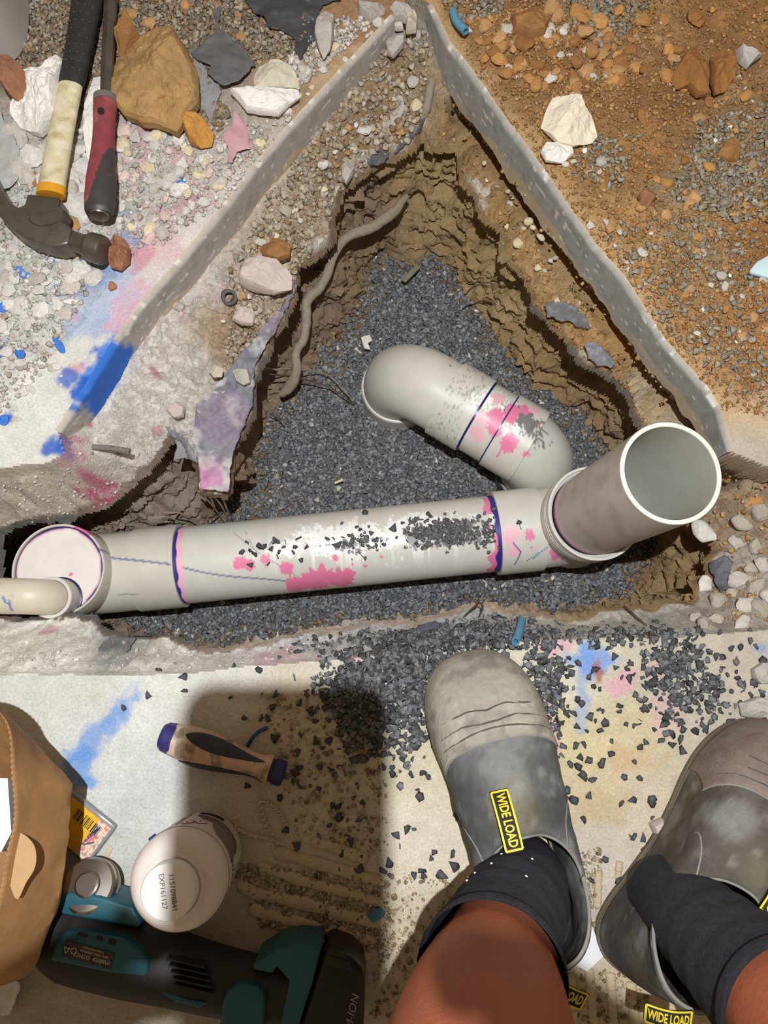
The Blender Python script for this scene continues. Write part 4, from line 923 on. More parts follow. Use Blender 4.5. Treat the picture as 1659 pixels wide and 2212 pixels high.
def slabrock(name, outline, h, mat, label, cat='rock', z=None, seed=0, rough=.12, nr=20, na=96, edge=.30, tilt=None, facets=5):
    """stone built from its plan outline, with a domed broken top"""
    O = np.array(outline, float); c = O.mean(0)
    z0 = onto(c[0], c[1], -.03).z if z is None else z
    zt = z0 + h * .5                                     # outline is read at mid height
    W = np.array([at(a, b_, zt)[:2] for a, b_ in O]); cw = W.mean(0)
    L = resample(np.vstack([W, W[:1]]), na + 1, False)[:-1]
    L = L + (L - cw) * (.04 * fbm(L[:, 0], L[:, 1], sc=70, octv=3, seed=seed))[:, None]
    rows = []
    fr_ = np.r_[np.linspace(0.02, 1, nr), .97, .86]; zf = np.r_[1 - np.clip((np.linspace(0.02, 1, nr) - (1 - edge)) / edge, 0, 1) ** 2 * .62, .12, 0]
    rs = np.random.default_rng(seed + 900); rad_ = np.linalg.norm(L - cw, axis=1).mean()
    pln = []
    for _ in range(facets):
        a_ = rs.uniform(0, 6.28); g_ = rs.uniform(.15, .75) * h / rad_; pln.append((math.cos(a_) * g_, math.sin(a_) * g_, rs.uniform(.78, 1.1) * h))
    for f, q_ in zip(fr_, zf):
        xy = cw + (L - cw) * f
        nn = fbm(xy[:, 0], xy[:, 1], sc=26, octv=5, seed=seed + 5) * rough * 1.6 + fbm(xy[:, 0], xy[:, 1], sc=110, octv=4, seed=seed + 6) * rough * 1.1
        cap_ = np.min([c_ + (xy - cw) @ np.array([gx_, gy_]) for gx_, gy_, c_ in pln], axis=0) if facets else np.full(na, h)
        zz_ = z0 + np.minimum(h * q_, np.maximum(cap_, .25 * h * q_)) + h * nn * q_
        if tilt is not None: zz_ = zz_ + ((xy - cw) @ np.array(tilt)) * q_
        rows.append(np.c_[xy, zz_])
    V = np.vstack(rows); base = np.array([cw[0], cw[1], z0]); V = V - base
    Fq = grid_faces(len(rows), na, False, True); top = len(V); V = np.vstack([V, [[0, 0, V[:na, 2].mean()]], [[0, 0, 0]]])
    j = np.arange(na); j2 = (j + 1) % na; last = (len(rows) - 1) * na
    Ft = np.vstack([np.stack([j2, j, np.full(na, top)], 1), np.stack([last + j, last + j2, np.full(na, top + 1)], 1)])
    me = mesh_np(name, V, to_tris(Fq, Ft), None, True, 24)
    return add(name, me, mat, None, label, cat, None, None, tuple(base))
mat_bigrock = mat_plain('big_brown_rock_surface', (182, 146, 98), .95, noise=.26, nscale=40, bump=.004, bscale=110, spec=.15)
mat_white = mat_plain('white_plaster_surface', (240, 237, 230), .9, noise=.05, nscale=60, bump=.002, bscale=160, spec=.2)
mat_creamr = mat_plain('cream_concrete_surface', (206, 198, 178), .92, noise=.12, nscale=60, bump=.0015, bscale=180, spec=.2)
mat_grock = mat_plain('grey_concrete_surface', (186, 181, 172), .92, noise=.14, nscale=60, bump=.0018, bscale=180, spec=.2)
mat_pinkr = mat_plain('pinkish_concrete_surface', (206, 192, 182), .92, noise=.14, nscale=40, bump=.0018, bscale=160, spec=.2)
mat_brownr = mat_plain('brown_rock_surface', (160, 118, 74), .95, noise=.2, nscale=50, bump=.0018, bscale=180, spec=.15)
mat_redr = mat_plain('reddish_rock_surface', (158, 112, 86), .95, noise=.25, nscale=70, bump=.002, bscale=180, spec=.15)
slabrock('rock', [(226,165),(240,110),(256,70),(290,64),(330,48),(372,56),(396,85),(412,120),(425,150),(428,215),(402,240),(378,276),(345,262),(300,255),(262,240),(245,215),(225,188)], .05, mat_bigrock, 'largest brown sandstone rock beside the chisel shaft', z=.012, seed=3, rough=.08)
slabrock('rock', [(248,50),(262,38),(285,45),(298,70),(270,90),(250,110)], .05, mat_brownr, 'brown rock half hidden behind the largest rock', z=.01, seed=5)
slabrock('rock', [(0,140),(30,132),(52,150),(55,175),(40,205),(15,195),(0,180)], .05, mat_redr, 'reddish brown rock at the left edge above the white lump', z=.02, seed=7, rough=.06)
slabrock('plaster_lump', [(12,232),(22,205),(50,152),(80,150),(118,112),(140,130),(132,200),(125,250),(100,262),(80,281),(35,265)], .045, mat_white, 'big white plaster lump left of the hammer handle', z=.01, seed=9, tilt=(.3, 0))
slabrock('plaster_lump', [(200,165),(222,160),(215,260),(205,330),(190,352),(180,300),(183,230)], .02, mat_white, 'narrow white plaster strip under the chisel handle', z=.006, seed=11)
slabrock('plaster_lump', [(497,196),(560,190),(600,188),(642,187),(645,205),(620,225),(600,243),(560,240),(530,235),(515,215)], .022, mat_white, 'flat bright white plaster chunk beside the left slab edge', z=.008, seed=13)
slabrock('rock', [(400,255),(425,250),(448,265),(460,285),(455,305),(430,312),(408,302),(395,275)], .028, mat_plain('ochre_rock_surface', (196, 142, 70), .9, noise=.2, nscale=60, bump=.0015), 'small ochre rock below the largest brown rock', z=.006, seed=15)
slabrock('rock', [(228,520),(245,505),(265,508),(277,530),(275,560),(255,578),(235,572),(228,550)], .03, mat_redr, 'round reddish stone touching the hammer face', z=.004, seed=17, rough=.18)
slabrock('concrete_lump', [(546,165),(560,138),(600,128),(632,142),(646,180),(600,188),(548,190)], .022, mat_creamr, 'cream concrete slab piece above the white chunk', z=.006, seed=19)
slabrock('concrete_lump', [(682,50),(700,22),(722,28),(720,75),(712,100),(698,117),(685,95),(678,70)], .026, mat_grock, 'upright grey concrete lump below the black plastic', z=.008, seed=21)
slabrock('plaster_lump', [(1180,240),(1195,205),(1220,210),(1252,208),(1262,235),(1280,250),(1297,280),(1285,295),(1240,308),(1208,302),(1170,265)], .03, mat_plain('cream_white_plaster', (240, 230, 208), .9, noise=.08, nscale=60, bump=.002), 'large cream white plaster lump on the orange dirt', z=.010, seed=23)
slabrock('plaster_lump', [(1168,325),(1180,305),(1210,308),(1238,318),(1240,330),(1218,348),(1180,344)], .016, mat_white, 'smaller white plaster crumb below the cream white lump', z=.008, seed=25)
slabrock('rock', [(1105,25),(1130,10),(1170,15),(1188,40),(1178,70),(1150,78),(1110,62)], .03, mat_brownr, 'large brown stone at the top right of the slab edge', z=.006, seed=27)
slabrock('dirt_clod', [(1452,165),(1475,120),(1505,85),(1520,110),(1532,150),(1534,198),(1512,200),(1490,178),(1470,182)], .028, mat_plain('brown_clod_surface', (156, 108, 60), .97, noise=.2, nscale=60, bump=.002), 'cracked brown dirt clod beside another clod at upper right', z=.006, seed=29, rough=.15)
slabrock('dirt_clod', [(1538,120),(1562,102),(1580,115),(1590,160),(1575,185),(1548,196),(1540,165)], .028, mat_plain('brown_clod_surface', (164, 114, 64), .97, noise=.2, nscale=60, bump=.002), 'upright brown dirt clod right of the cracked clod', z=.006, seed=31, rough=.12)
slabrock('dirt_clod', [(1550,330),(1570,300),(1590,292),(1602,325),(1595,345),(1570,345)], .02, mat_brownr, 'triangular brown clod among grey gravel at right', z=.006, seed=33)
slabrock('rock', [(1594,105),(1610,92),(1632,95),(1650,115),(1635,125),(1618,142),(1600,128)], .02, mat_plain('bluish_grey_stone', (186, 184, 180), .9, noise=.12, nscale=50, bump=.001), 'pale bluish grey stone near the upper right edge', z=.008, seed=35)
slabrock('dirt_clod', [(1380,420),(1395,400),(1416,405),(1418,425),(1400,445),(1384,440)], .018, mat_redr, 'pinkish brown clod in the middle of the orange dirt', z=.006, seed=37)
slabrock('rock', [(1552,1585),(1570,1572),(1592,1582),(1600,1600),(1575,1620),(1556,1605)], .02, mat_grock, 'pale stone touching the toe of the farther boot', z=0, seed=39)
slabrock('rock', [(1404,1780),(1430,1768),(1450,1775),(1455,1800),(1432,1818),(1412,1800)], .016, mat_pinkr, 'pink tinged stone beside the farther boot', z=0, seed=41)
slabrock('rock', [(1600,1520),(1640,1505),(1665,1512),(1670,1545),(1630,1555),(1605,1548)], .022, mat_grock, 'pale stone at the right edge above the farther boot', z=0, seed=43)
slabrock('rock', [(1628,1445),(1650,1430),(1680,1435),(1680,1475),(1645,1478),(1630,1465)], .02, mat_grock, 'pale stone at the right edge, uppermost of three', z=0, seed=45)
# apex rubble and ledge stones
for k, (ol, h_, m_, lab, z_) in enumerate([
  ([(832,80),(850,62),(878,68),(872,95),(850,118),(836,110)], .02, mat_grock, 'light grey wedge of concrete at the trench apex', -.03),
  ([(838,20),(855,5),(880,8),(895,25),(880,40),(868,36),(845,38)], .022, mat_grock, 'rounded concrete lump topmost at the trench apex', -.012),
  ([(872,20),(890,8),(902,40),(900,62),(878,64)], .022, mat_creamr, 'upright concrete piece standing at the trench apex', -.02),
  ([(885,75),(905,70),(928,78),(925,98),(900,100)], .014, mat_grock, 'flat grey concrete piece against the right saw cut', -.045),
  ([(772,5),(800,-5),(832,5),(830,25),(800,42),(775,25)], .02, mat_grock, 'pale grey lump at the top edge left of the apex', .0),
  ([(840,232),(855,208),(872,212),(875,235),(860,265),(845,275)], .018, mat_grock, 'brown stained concrete piece below the trench apex', -.085),
  ([(798,215),(812,205),(828,222),(825,238),(808,242)], .014, mat_grock, 'rounded grey lump on the ledge near the apex', -.085),
  ([(862,190),(885,182),(908,205),(900,215),(875,210)], .012, mat_grock, 'flat grey flake on the rubble near the apex', -.08),
  ([(736,360),(752,340),(768,345),(762,375),(748,395),(738,385)], .016, mat_grock, 'grey stone standing at the lip of the back wall', -.09),
  ([(558,530),(575,512),(605,510),(628,525),(626,550),(600,560),(570,555)], .024, mat_brownr, 'oval brown stone on the left ledge', -.075),
  ([(512,595),(525,565),(560,552),(600,560),(628,590),(628,620),(590,632),(545,625),(518,615)], .026, mat_pinkr, 'large pink stained concrete lump on the left ledge', -.075),
  ([(500,690),(515,655),(540,650),(552,680),(545,700),(520,700)], .016, mat_pinkr, 'rounded pale lump above the grey membrane', -.085),
  ([(500,800),(515,795),(538,800),(540,825),(525,832),(510,822)], .014, mat_grock, 'white grey lump lying on the grey membrane', -.088),
  ([(448,800),(460,788),(482,795),(478,812),(460,815)], .012, mat_creamr, 'cream pebble on the left ledge', -.08),
  ([(855,60),(838,48),(846,40),(868,44),(872,60)], .014, mat_creamr, 'small wedge stone between the apex lumps', -.02),
  ([(360,885),(380,870),(398,880),(396,900),(375,902)], .012, mat_pinkr, 'pale pebble near the lip of the left ledge', -.085)]):
    slabrock('concrete_lump', ol, h_, m_, lab, z=z_, seed=70 + k, na=64, nr=14)
RB = [(1595,1255,30,22),(1632,1270,28,20),(1580,1285,18,16),(1610,1310,26,24),(1640,1320,30,20),(1550,1300,26,22),(1600,1345,24,16),(1545,1340,20,18),(1520,1350,22,16),(1645,1220,20,18),(1570,1240,18,14),(1620,1230,16,14),(1655,1285,18,22),(1500,1335,18,14),(1630,1180,20,16),(1590,1170,22,18),(1600,1130,26,20),(1640,1110,24,22)]
for k, (x_, y_, a, b_) in enumerate(RB):
    rock('concrete_lump', x_, y_, a * .9, b_ * .9, [M_CONC, M_STONE, M_STONE][k % 3], 'grey broken concrete lump in the heap right of the riser', 'lumps right of the riser', hf=.7, big=True)
rock('rock', 1625, 1085, 22, 16, M_OCHRE, 'brown orange stone right of the riser rim', hf=.7, big=True)
rock('concrete_lump', 1516, 1150, 20, 30, M_PALE, 'speckled white plaster lump at the lip right of the riser', hf=.5, big=True, z=-.09)
rock('concrete_lump', 1520, 1262, 20, 18, M_PALE, 'speckled white lump at the lip below the riser', hf=.5, big=True, z=-.08)
MARKS = [(120,300,'the hammer handle'),(110,480,'the hammer head'),(225,340,'the chisel handle'),(330,165,'the largest brown rock'),(570,215,'the flat white chunk'),(425,282,'the small ochre rock'),(225,790,'the solid blue paint patch'),(480,130,'the black plastic flap'),(510,285,'the pink film'),
  (620,30,'the black plastic sheet'),(1235,255,'the cream white lump'),(1145,45,'the large brown stone at the top'),(1500,150,'the cracked brown clod'),(1610,115,'the bluish grey stone'),(1640,580,'the blue edged shard'),(1400,425,'the pinkish brown clod'),(1575,322,'the triangular clod'),
  (570,595,'the pink stained lump on the ledge'),(595,535,'the oval brown stone'),(855,90,'the wedge stone at the apex'),(990,45,'the short blue tube'),(920,230,'the bent root at the apex'),(300,560,'the pink paint stain'),(1450,1030,'the riser'),(60,590,'the blue painted flake'),(650,480,'the back wall lip'),(1300,640,'the middle of the right saw cut'),(1480,800,'the lower end of the right saw cut'),(1120,300,'the upper right saw cut'),(500,420,'the middle of the left saw cut'),(740,150,'the upper left saw cut')]
COLW = {'brown_sandstone': 'brown', 'ochre_clod': 'ochre', 'reddish_stone': 'reddish', 'grey_concrete_lump': 'grey', 'pale_concrete_lump': 'pale', 'white_plaster_lump': 'white', 'cream_stone': 'cream', 'dusty_grey_stone': 'dusty grey', 'tan_clod': 'tan', 'pink_tinged_concrete': 'pinkish', 'blue_painted_lump': 'blue', 'dark_brown_clod': 'dark brown'}
def auto_label(px, py, r, asp, mat, noun):
    mx = min(MARKS, key=lambda m: (m[0] - px) ** 2 + (m[1] - py) ** 2); dx, dy = px - mx[0], py - mx[1]
    pos = ('right of' if dx > 0 else 'left of') if abs(dx) > abs(dy) else ('below' if dy > 0 else 'above')
    size = 'tiny' if r < 6 else 'small' if r < 9 else 'medium' if r < 14 else 'larger'
    shp = 'elongated' if asp < .75 else 'rounded' if asp > .92 else 'angular'
    return f"{size} {COLW[mat.name]} {shp} {noun} {pos} {mx[2]}"
def field(n_, poly, rlo, rhi, mats, name, label, group, z0=0.0, hf=.65, cond=None, pw=2.0, asp=(.65, 1.0), sink=.3):
    ps = in_poly_px(poly, n_ * 3); got = 0
    for a, b_ in ps:
        p = at(a, b_, z0)
        if cond is not None and not cond(np.array([p.x]), np.array([p.y]))[0]: continue
        r = rlo + (rhi - rlo) * random.random() ** pw
        as_ = random.uniform(*asp); m_ = random.choice(mats); noun = {'concrete_lump': 'concrete piece', 'dirt_clod': 'dirt clod', 'plaster_lump': 'plaster crumb', 'concrete_flake': 'concrete flake', 'stone': 'stone'}[name]
        rock(name, a, b_, r, r * as_, m_, auto_label(a, b_, r, as_, m_, noun), group, hf=hf, z=None if z0 < 0 else hz(p.x, p.y), sink=sink)
        got += 1
        if got >= n_: break
field(118, [(245,280),(400,300),(480,300),(520,350),(440,450),(330,520),(255,500)], 6, 18, [M_PALE, M_CONC, M_PALE, M_PINKY, M_CREAM], 'concrete_lump', 'pale broken concrete piece in the rubble right of the chisel handle', 'rubble right of the chisel', cond=out_cut)
field(26, [(10,280),(120,270),(90,400),(30,430)], 15, 34, [M_CONC, M_PALE], 'concrete_lump', 'grey broken concrete piece left of the hammer shaft', 'rubble left of the hammer', cond=out_cut)
field(12, [(150,320),(190,330),(190,470),(140,470)], 16, 34, [M_CONC, M_PALE], 'concrete_lump', 'grey concrete piece between hammer and chisel', 'rubble between hammer and chisel', cond=out_cut)
field(85, [(0,500),(90,530),(180,560),(210,600),(150,680),(80,720),(0,760)], 6, 26, [M_PALE, M_CONC, M_PALE], 'concrete_flake', 'pale flat concrete piece on the paint stained slab at left', 'rubble on the painted slab', hf=.4, cond=out_cut)
field(24, [(0,760),(140,720),(170,800),(60,900),(0,940)], 5, 16, [M_PALE, M_CONC, M_PALE], 'concrete_flake', 'pale flake lying on the slab left of the blue paint', 'flakes left of the blue paint', hf=.35, cond=out_cut)
for (x_, y_, a, b_) in [(393,402,13,14),(10,665,14,14),(52,590,20,12),(44,765,10,14),(8,908,12,12),(70,1,1,1),(128,745,22,10)][:5] + [(128,745,22,9)]:
    rock('concrete_lump', x_, y_, a, b_, M_BLUEP, 'blue paint covered concrete flake on the left slab', 'blue painted flakes', hf=.4)
rock('rock', 243, 620, 10, 12, M_RED, 'small brown pebble on the paint stained slab', hf=.6, big=True)
rock('plaster_lump', 154, 652, 17, 8, M_WHITE, 'white oval flake on the slab beside the blue paint', rot=0, hf=.4); rock('plaster_lump', 54, 826, 22, 8, M_WHITE, 'long white flake on the slab far left', rot=5, hf=.4)
rock('rock', 76, 392, 14, 18, M_RED, 'reddish stone left of the hammer neck', hf=.7, big=True); rock('rock', 160, 485, 16, 24, M_BROWN, 'brown stone tucked behind the hammer head', hf=.7, big=True)
field(130, [(1000,40),(1100,20),(1250,20),(1320,60),(1360,180),(1290,200),(1180,200),(1100,170),(1040,130)], 6, 21, [M_OCHRE, M_TAN, M_BROWN, M_TAN, M_DKB], 'dirt_clod', 'rounded orange brown clod in the heap above the cream white lump', 'clods above the white lump', cond=out_cut, pw=1.6)
field(70, [(1300,20),(1659,10),(1659,480),(1560,470),(1420,420),(1330,260)], 5, 18, [M_OCHRE, M_TAN, M_BROWN, M_DKB], 'dirt_clod', 'small brown clod scattered over the far right dirt', 'clods on the far right dirt', cond=out_cut)
field(70, [(1180,350),(1330,330),(1659,480),(1659,860),(1540,830),(1300,530)], 5, 14, [M_OCHRE, M_TAN, M_BROWN, M_CONC], 'dirt_clod', 'small brown or grey clod on the dirt beside the right saw cut', 'clods beside the right saw cut', cond=out_cut)
field(26, [(960,20),(1659,20),(1659,800),(1500,780)], 4, 11, [M_WHITE, M_PALE], 'plaster_lump', 'tiny white plaster crumb on the orange dirt', 'white crumbs on the dirt', cond=out_cut)
field(16, [(1010,60),(1330,40),(1330,180),(1100,180)], 9, 20, [M_CONC, M_PALE], 'concrete_lump', 'grey concrete lump among the orange clods', 'grey lumps among the clods', cond=out_cut)
field(34, [(250,10),(640,10),(620,120),(480,170),(430,160)], 5, 16, [M_OCHRE, M_BROWN, M_TAN], 'dirt_clod', 'small brown stone on the grey gravel at top left', 'brown stones on the top left gravel', cond=out_cut)
field(46, [(650,110),(800,20),(850,30),(760,120),(660,220),(560,330),(520,330),(600,240)], 5, 14, [M_PALE, M_CREAM, M_OCHRE, M_CONC], 'stone', 'small pale stone along the left saw cut', 'stones along the left saw cut', cond=out_cut)
field(60, [(830,130),(925,160),(905,270),(800,340),(720,420),(690,490),(640,560),(560,640),(520,700),(470,720),(520,560),(600,470),(680,360),(760,230)], 6, 17, [M_CONC, M_CREAM, M_STONE, M_BROWN, M_PALE], 'stone', 'small stone among the soil on the left ledge', 'stones on the left ledge', z0=-.08, cond=led)
field(26, [(960,190),(1080,350),(1250,620),(1350,790),(1290,770),(1130,560),(1040,400)], 5, 12, [M_CONC, M_TAN, M_CREAM], 'stone', 'small stone bedded in the right ledge', 'stones on the right ledge', z0=-.09, cond=led)
# ================================================================ TOOLS AND THINGS ON THE SLAB
mat_rubber = mat_plain('black_rubber', (44, 43, 43), .55, noise=.2, nscale=80)
mat_rubber2 = mat_plain('dark_grey_rubber', (66, 66, 74), .7, noise=.15, nscale=120, bump=.0006, bscale=900)
mat_steel = mat_plain('worn_steel', (112, 106, 100), .42, metal=.75, noise=.22, nscale=50)
mat_bright = mat_plain('bright_steel', (186, 182, 176), .28, metal=1.0, noise=.1)
mat_vc = mat_plain('painted_grip', None, .5, noise=.14, nscale=90, attr=True)
mat_yel = mat_plain('yellow_print', (226, 204, 48), .6, noise=.05)
mat_blk = mat_plain('black_print', (34, 30, 30), .6, noise=.0)
mat_gpr = mat_plain('grey_print', (128, 116, 110), .6, noise=.0)
mat_red = mat_plain('red_print', (170, 60, 62), .6, noise=.0)
mat_wht = mat_plain('white_plastic', (240, 238, 232), .4, noise=.02, Subsurface_Weight=.0)
def P3_(lst, z):            # pixel list at one height
    return np.array([list(at(a, b, z)) for a, b in lst])
# ---------------- hammer
hz0 = .036
ham = thing('claw_hammer', 'worn claw hammer with black rubber grip and cream handle lying on rubble', 'hammer', tuple(at(106, 470, .012)))
ho = -np.array(ham.location)
axis = P3_([(214, -150), (172, 95), (150, 198), (128, 310), (108, 428)], hz0) + ho
m_px = pxm(150, 200, hz0)
def part_path(a, b, n=40):
    Q = resample(axis, 240); return Q[int(a * 239):int(b * 239) + 1]
gp = part_path(0, .60); k = len(gp); tt_ = np.linspace(0, 1, k)
tube('grip', gp, np.interp(tt_, [0, .25, .75, .96, 1], [36, 36.5, 30, 28, 26]) * m_px, mat_rubber, ham, 40, ell=(.62, 1.0), label='black rubber grip with rows of studs')
# studs on the grip
Tg, Ng, Bg = frames(gp); sv, sf = [], []
pv, pf = hull_proto(5, 14, .9); base = 0
for i_ in range(6, k - 10, 7):
    for a_ in (-.75, -.25, .25, .75):
        aa = a_ + (.25 if (i_ // 7) % 2 else 0)
        r_ = float(np.interp(i_ / k, [0, .25, .75, .96, 1], [36, 36.5, 30, 28, 26])) * m_px
        c_ = gp[i_] + Ng[i_] * math.cos(aa) * r_ * .62 + Bg[i_] * math.sin(aa) * r_
        sv.append(pv * .0022 + c_); sf.append(pf + base); base += len(pv)
add('grip_studs', mesh_np('grip_studs', np.vstack(sv), np.vstack(sf)), mat_plain('stud_rubber', (86, 84, 82), .5, noise=0), ham)
hp = part_path(.59, .988); k = len(hp); tt_ = np.linspace(0, 1, k)
def cream(V, s_, th):
    c = np.tile(lin((206, 196, 160)), (len(s_), 1)); n_ = fbm(V[:, 0], V[:, 1], V[:, 2], sc=90, octv=4, seed=3)
    c = mixc(c, lin((150, 132, 92)), sstep(.05, .5, n_) * .5); c = mixc(c, lin((224, 218, 200)), sstep(.1, .5, -n_) * .5)
    return c
tube('shaft', hp, np.interp(tt_, [0, .2, .8, 1], [25.5, 26, 28, 29]) * m_px, mat_vc, ham, 40, ell=(.62, 1.0), cols=cream, label='cream fibreglass shaft')
tube('ferrule', part_path(.963, .992), 30 * m_px, mat_plain('orange_epoxy', (214, 150, 40), .4), ham, 32, ell=(.64, 1.0))
cl = P3_([(70,432),(64,455),(48,461),(32,448),(16,426),(2,402),(-12,372),(-24,376),(-12,430),(8,478),(36,508),(70,530),(105,541),(132,547),(158,540),(165,505),(146,492),(137,470),(140,440)], .03) + ho
Me = prism('head', [(p[0], p[1]) for p in cl], .030, .006, 3, z0=.012 + ho[2] + .002)
add('head', Me, mat_steel, ham, label='dark worn steel claw head')
a = np.array(at(146, 517, .029)); b = np.array(at(226, 543, .031)); d = b - a; ln = np.linalg.norm(d)
lathe('striking_face', [(.0125, -.004), (.0122, ln * .2), (.0120, ln * .4), (.0150, ln * .56), (.0172, ln * .62), (.0176, ln * .9), (.0168, ln * .97), (.0150, ln), (.0, ln + .0005)], mat_steel, ham, 40, axis_matrix(a + ho, d), sharp=30)
lathe('cheek_boss', [(.0, .0), (.016, .0), (.0150, .012), (.0130, .016), (0, .017)], mat_steel, ham, 28, Matrix.Translation(Vector(np.array(at(112, 480, .03)) + ho)) @ Matrix.Scale(1.5, 4, (1, .2, 0)))
# ---------------- chisel with red and black handle
chs = thing('wood_chisel', 'steel chisel with dusty red and black handle lying beside the hammer', 'chisel', tuple(at(215, 440, .01)))
co = -np.array(chs.location)
zc = .034
ax2 = P3_([(247, -150), (236, 60), (228, 215), (222, 330), (214, 464)], zc) + co
Q = resample(ax2, 300); L2 = np.r_[0, np.cumsum(np.linalg.norm(np.diff(Q, axis=0), axis=1))]
i1 = int(300 * 372 / 616); i2 = int(300 * 386 / 616)
tube('blade_shaft', Q[:i1 + 4], np.interp(np.linspace(0, 1, i1 + 4), [0, .8, 1], [15.5, 14, 12]) * m_px, mat_steel, chs, 6, ell=(.8, 1), sharp=20, label='hexagonal dark steel shaft')
tube('collar', Q[i1:i2 + 1], 25.5 * m_px, mat_plain('grey_collar', (110, 106, 100), .5), chs, 32, ell=(.9, 1))
hq = Q[i2:]; k = len(hq); f_ = np.linspace(0, 1, k)
def redblk(V, s_, th):
    w = V - co; u = s_ / (s_.max() + 1e-9)
    c = np.tile(lin((134, 62, 68)), (len(s_), 1)); n_ = fbm(V[:, 0], V[:, 1], V[:, 2], sc=60, octv=4, seed=9)
    c = mixc(c, lin((190, 120, 124)), sstep(.0, .5, n_) * .4)
    ci = np.clip((u * (k - 1)).astype(int), 0, k - 1); lat = (V - hq[ci])[:, 0] / (30 * m_px)
    bd = .93 - .50 * sstep(-.75, .75, lat)
    c = mixc(c, lin((64, 60, 60)) , sstep(.0, .012, u - bd)); c = mixc(c, lin((100, 96, 94)), sstep(.0, .012, u - bd) * sstep(.1, .5, n_) * .6)
    return c
tube('handle', hq, np.interp(f_, [0, .05, .2, .35, .5, .68, .85, .97, 1], [24, 25, 23, 23, 26, 31, 32, 30, 26]) * m_px, mat_vc, chs, 48, ell=(.85, 1), cols=redblk, label='red handle with black soft grip')
d = Q[-1] - Q[-6]
lathe('striking_cap', [(.0, .002), (.0115, .002), (.0122, .0), (.0122, -.006)], mat_bright, chs, 32, axis_matrix(Q[-1], d))
lathe('hang_hole', [(0, .0), (.0042, .0), (.0042, .0012), (.0, .0012)], mat_blk, chs, 20, Matrix.Translation(Vector(np.array(at(218, 240, zc + .0128)) + co)))
# ---------------- screwdriver handle with bent pick
scr = thing('screwdriver', 'short cream handled pick with navy ends and dark rubber grips on the floor', 'screwdriver', tuple(at(480, 1630, 0)))
so = -np.array(scr.location); zs = .0205
A = resample(P3_([(350, 1589), (614, 1672)], zs) + so, 200, False); L_ = np.linalg.norm(A[-1] - A[0])
rp = np.interp(np.linspace(0, 1, 200), [0, .03, .10, .2, .32, .45, .58, .72, .80, .86, .89, .9, 1], [.0125, .0155, .0170, .0190, .0200, .0185, .0155, .0122, .0122, .0150, .0152, .013, .0135])
def hcol(V, s_, th):
    u = s_ / L_; c = np.tile(lin((206, 176, 152)), (len(s_), 1)); n_ = fbm(V[:, 0], V[:, 1], V[:, 2], sc=80, octv=4, seed=12)
    c = mixc(c, lin((226, 214, 196)), sstep(.28, .12, u) * .8)
    c = mixc(c, lin((120, 104, 84)), sstep(.1, .45, n_) * .7); c = mixc(c, lin((206, 140, 140)), sstep(.1, .4, -n_) * .35)
    c = mixc(c, lin((52, 48, 108)), sstep(.105, .10, u + .015 * vn(th * 2, 0 * th, seed=2)))
    return c
tube('handle', A[:178], rp[:178], mat_vc, scr, 56, cols=hcol, label='grubby cream handle with navy butt')
tube('ferrule', A[174:], np.interp(np.linspace(0, 1, 26), [0, .3, .35, .9, 1], [.0118, .0118, .0136, .0136, .011]), mat_plain('navy_plastic', (48, 44, 96), .45, noise=.2), scr, 40)
T_, N_, B_ = frames(A)
def grip_panel(u0, u1, a0, ha, nm):
    nu, nv = 40, 18; V = []
    for i_ in range(nu):
        f = i_ / (nu - 1); u = u0 + (u1 - u0) * f; wdt = ha * (math.sin(math.pi * min(max(f, .0), 1)) ** .6 + .001) * (1.15 - .5 * f)
        ii = min(199, int(u * 199)); r_ = rp[ii] + .0009
        for j in range(nv):
            g = j / (nv - 1) * 2 - 1; a_ = a0 + g * wdt; rr = r_ - .0012 * abs(g) ** 6
            V.append(A[ii] + (N_[ii] * math.cos(a_) + B_[ii] * math.sin(a_)) * rr)
    add('grip_panel', mesh_np('grip_panel', np.array(V), grid_faces(nu, nv), None, True, 60), mat_rubber2, scr)
sg = 1 if B_[0][1] > 0 else -1
grip_panel(.20, .84, .62 * sg, .62, 0); grip_panel(.20, .86, -1.15 * sg, .55, 1)
tube('pick', resample(np.array([list(at(x_, y_, z_)) for x_, y_, z_ in [(612, 1671, .02), (628, 1676, .02), (640, 1686, .016), (648, 1700, .006), (660, 1702, .003)]]) + so, 40), .0016, mat_steel, scr, 10)
# ---------------- bottle
bc = at(362, 1928, .14); bc.z = 0
bot = thing('plastic_bottle', 'translucent white plastic bottle with white screw cap standing on the floor', 'bottle', tuple(bc))
mat_hdpe = mat_plain('milky_plastic', (226, 216, 210), .38, noise=.02, Subsurface_Weight=.35)
mat_hdpe.node_tree.nodes['Principled BSDF'].inputs['Subsurface Radius'].default_value = (.02, .018, .016)
RB_ = .0445
BP = [(0, .001), (.034, .0), (.0385, .002), (.0402, .006), (.0410, .012), (.0425, .04), (.0440, .07), (.0452, .092), (.0455, .098), (.0452, .1035), (.0435, .1090), (.0400, .1140), (.0355, .1175), (.0310, .1192), (.0285, .1200), (.0275, .1215), (.0275, .1235), (.018, .1235)]
def rbz(z): return float(np.interp(z, [q[1] for q in BP[2:9]], [q[0] for q in BP[2:9]]))
lathe('bottle_body', BP, mat_hdpe, bot, 96, sharp=60)
lathe('neck_ring', [(.0262, .1225), (.0284, .1230), (.0286, .1242), (.0264, .1250)], mat_hdpe, bot, 64)
lathe('screw_cap', [(.0242, .1235), (.0246, .125), (.0246, .1378), (.0238, .1394), (.0226, .1400), (.0, .1402)], mat_wht, bot, 96, sharp=35, label='white screw cap printed with an expiry date')
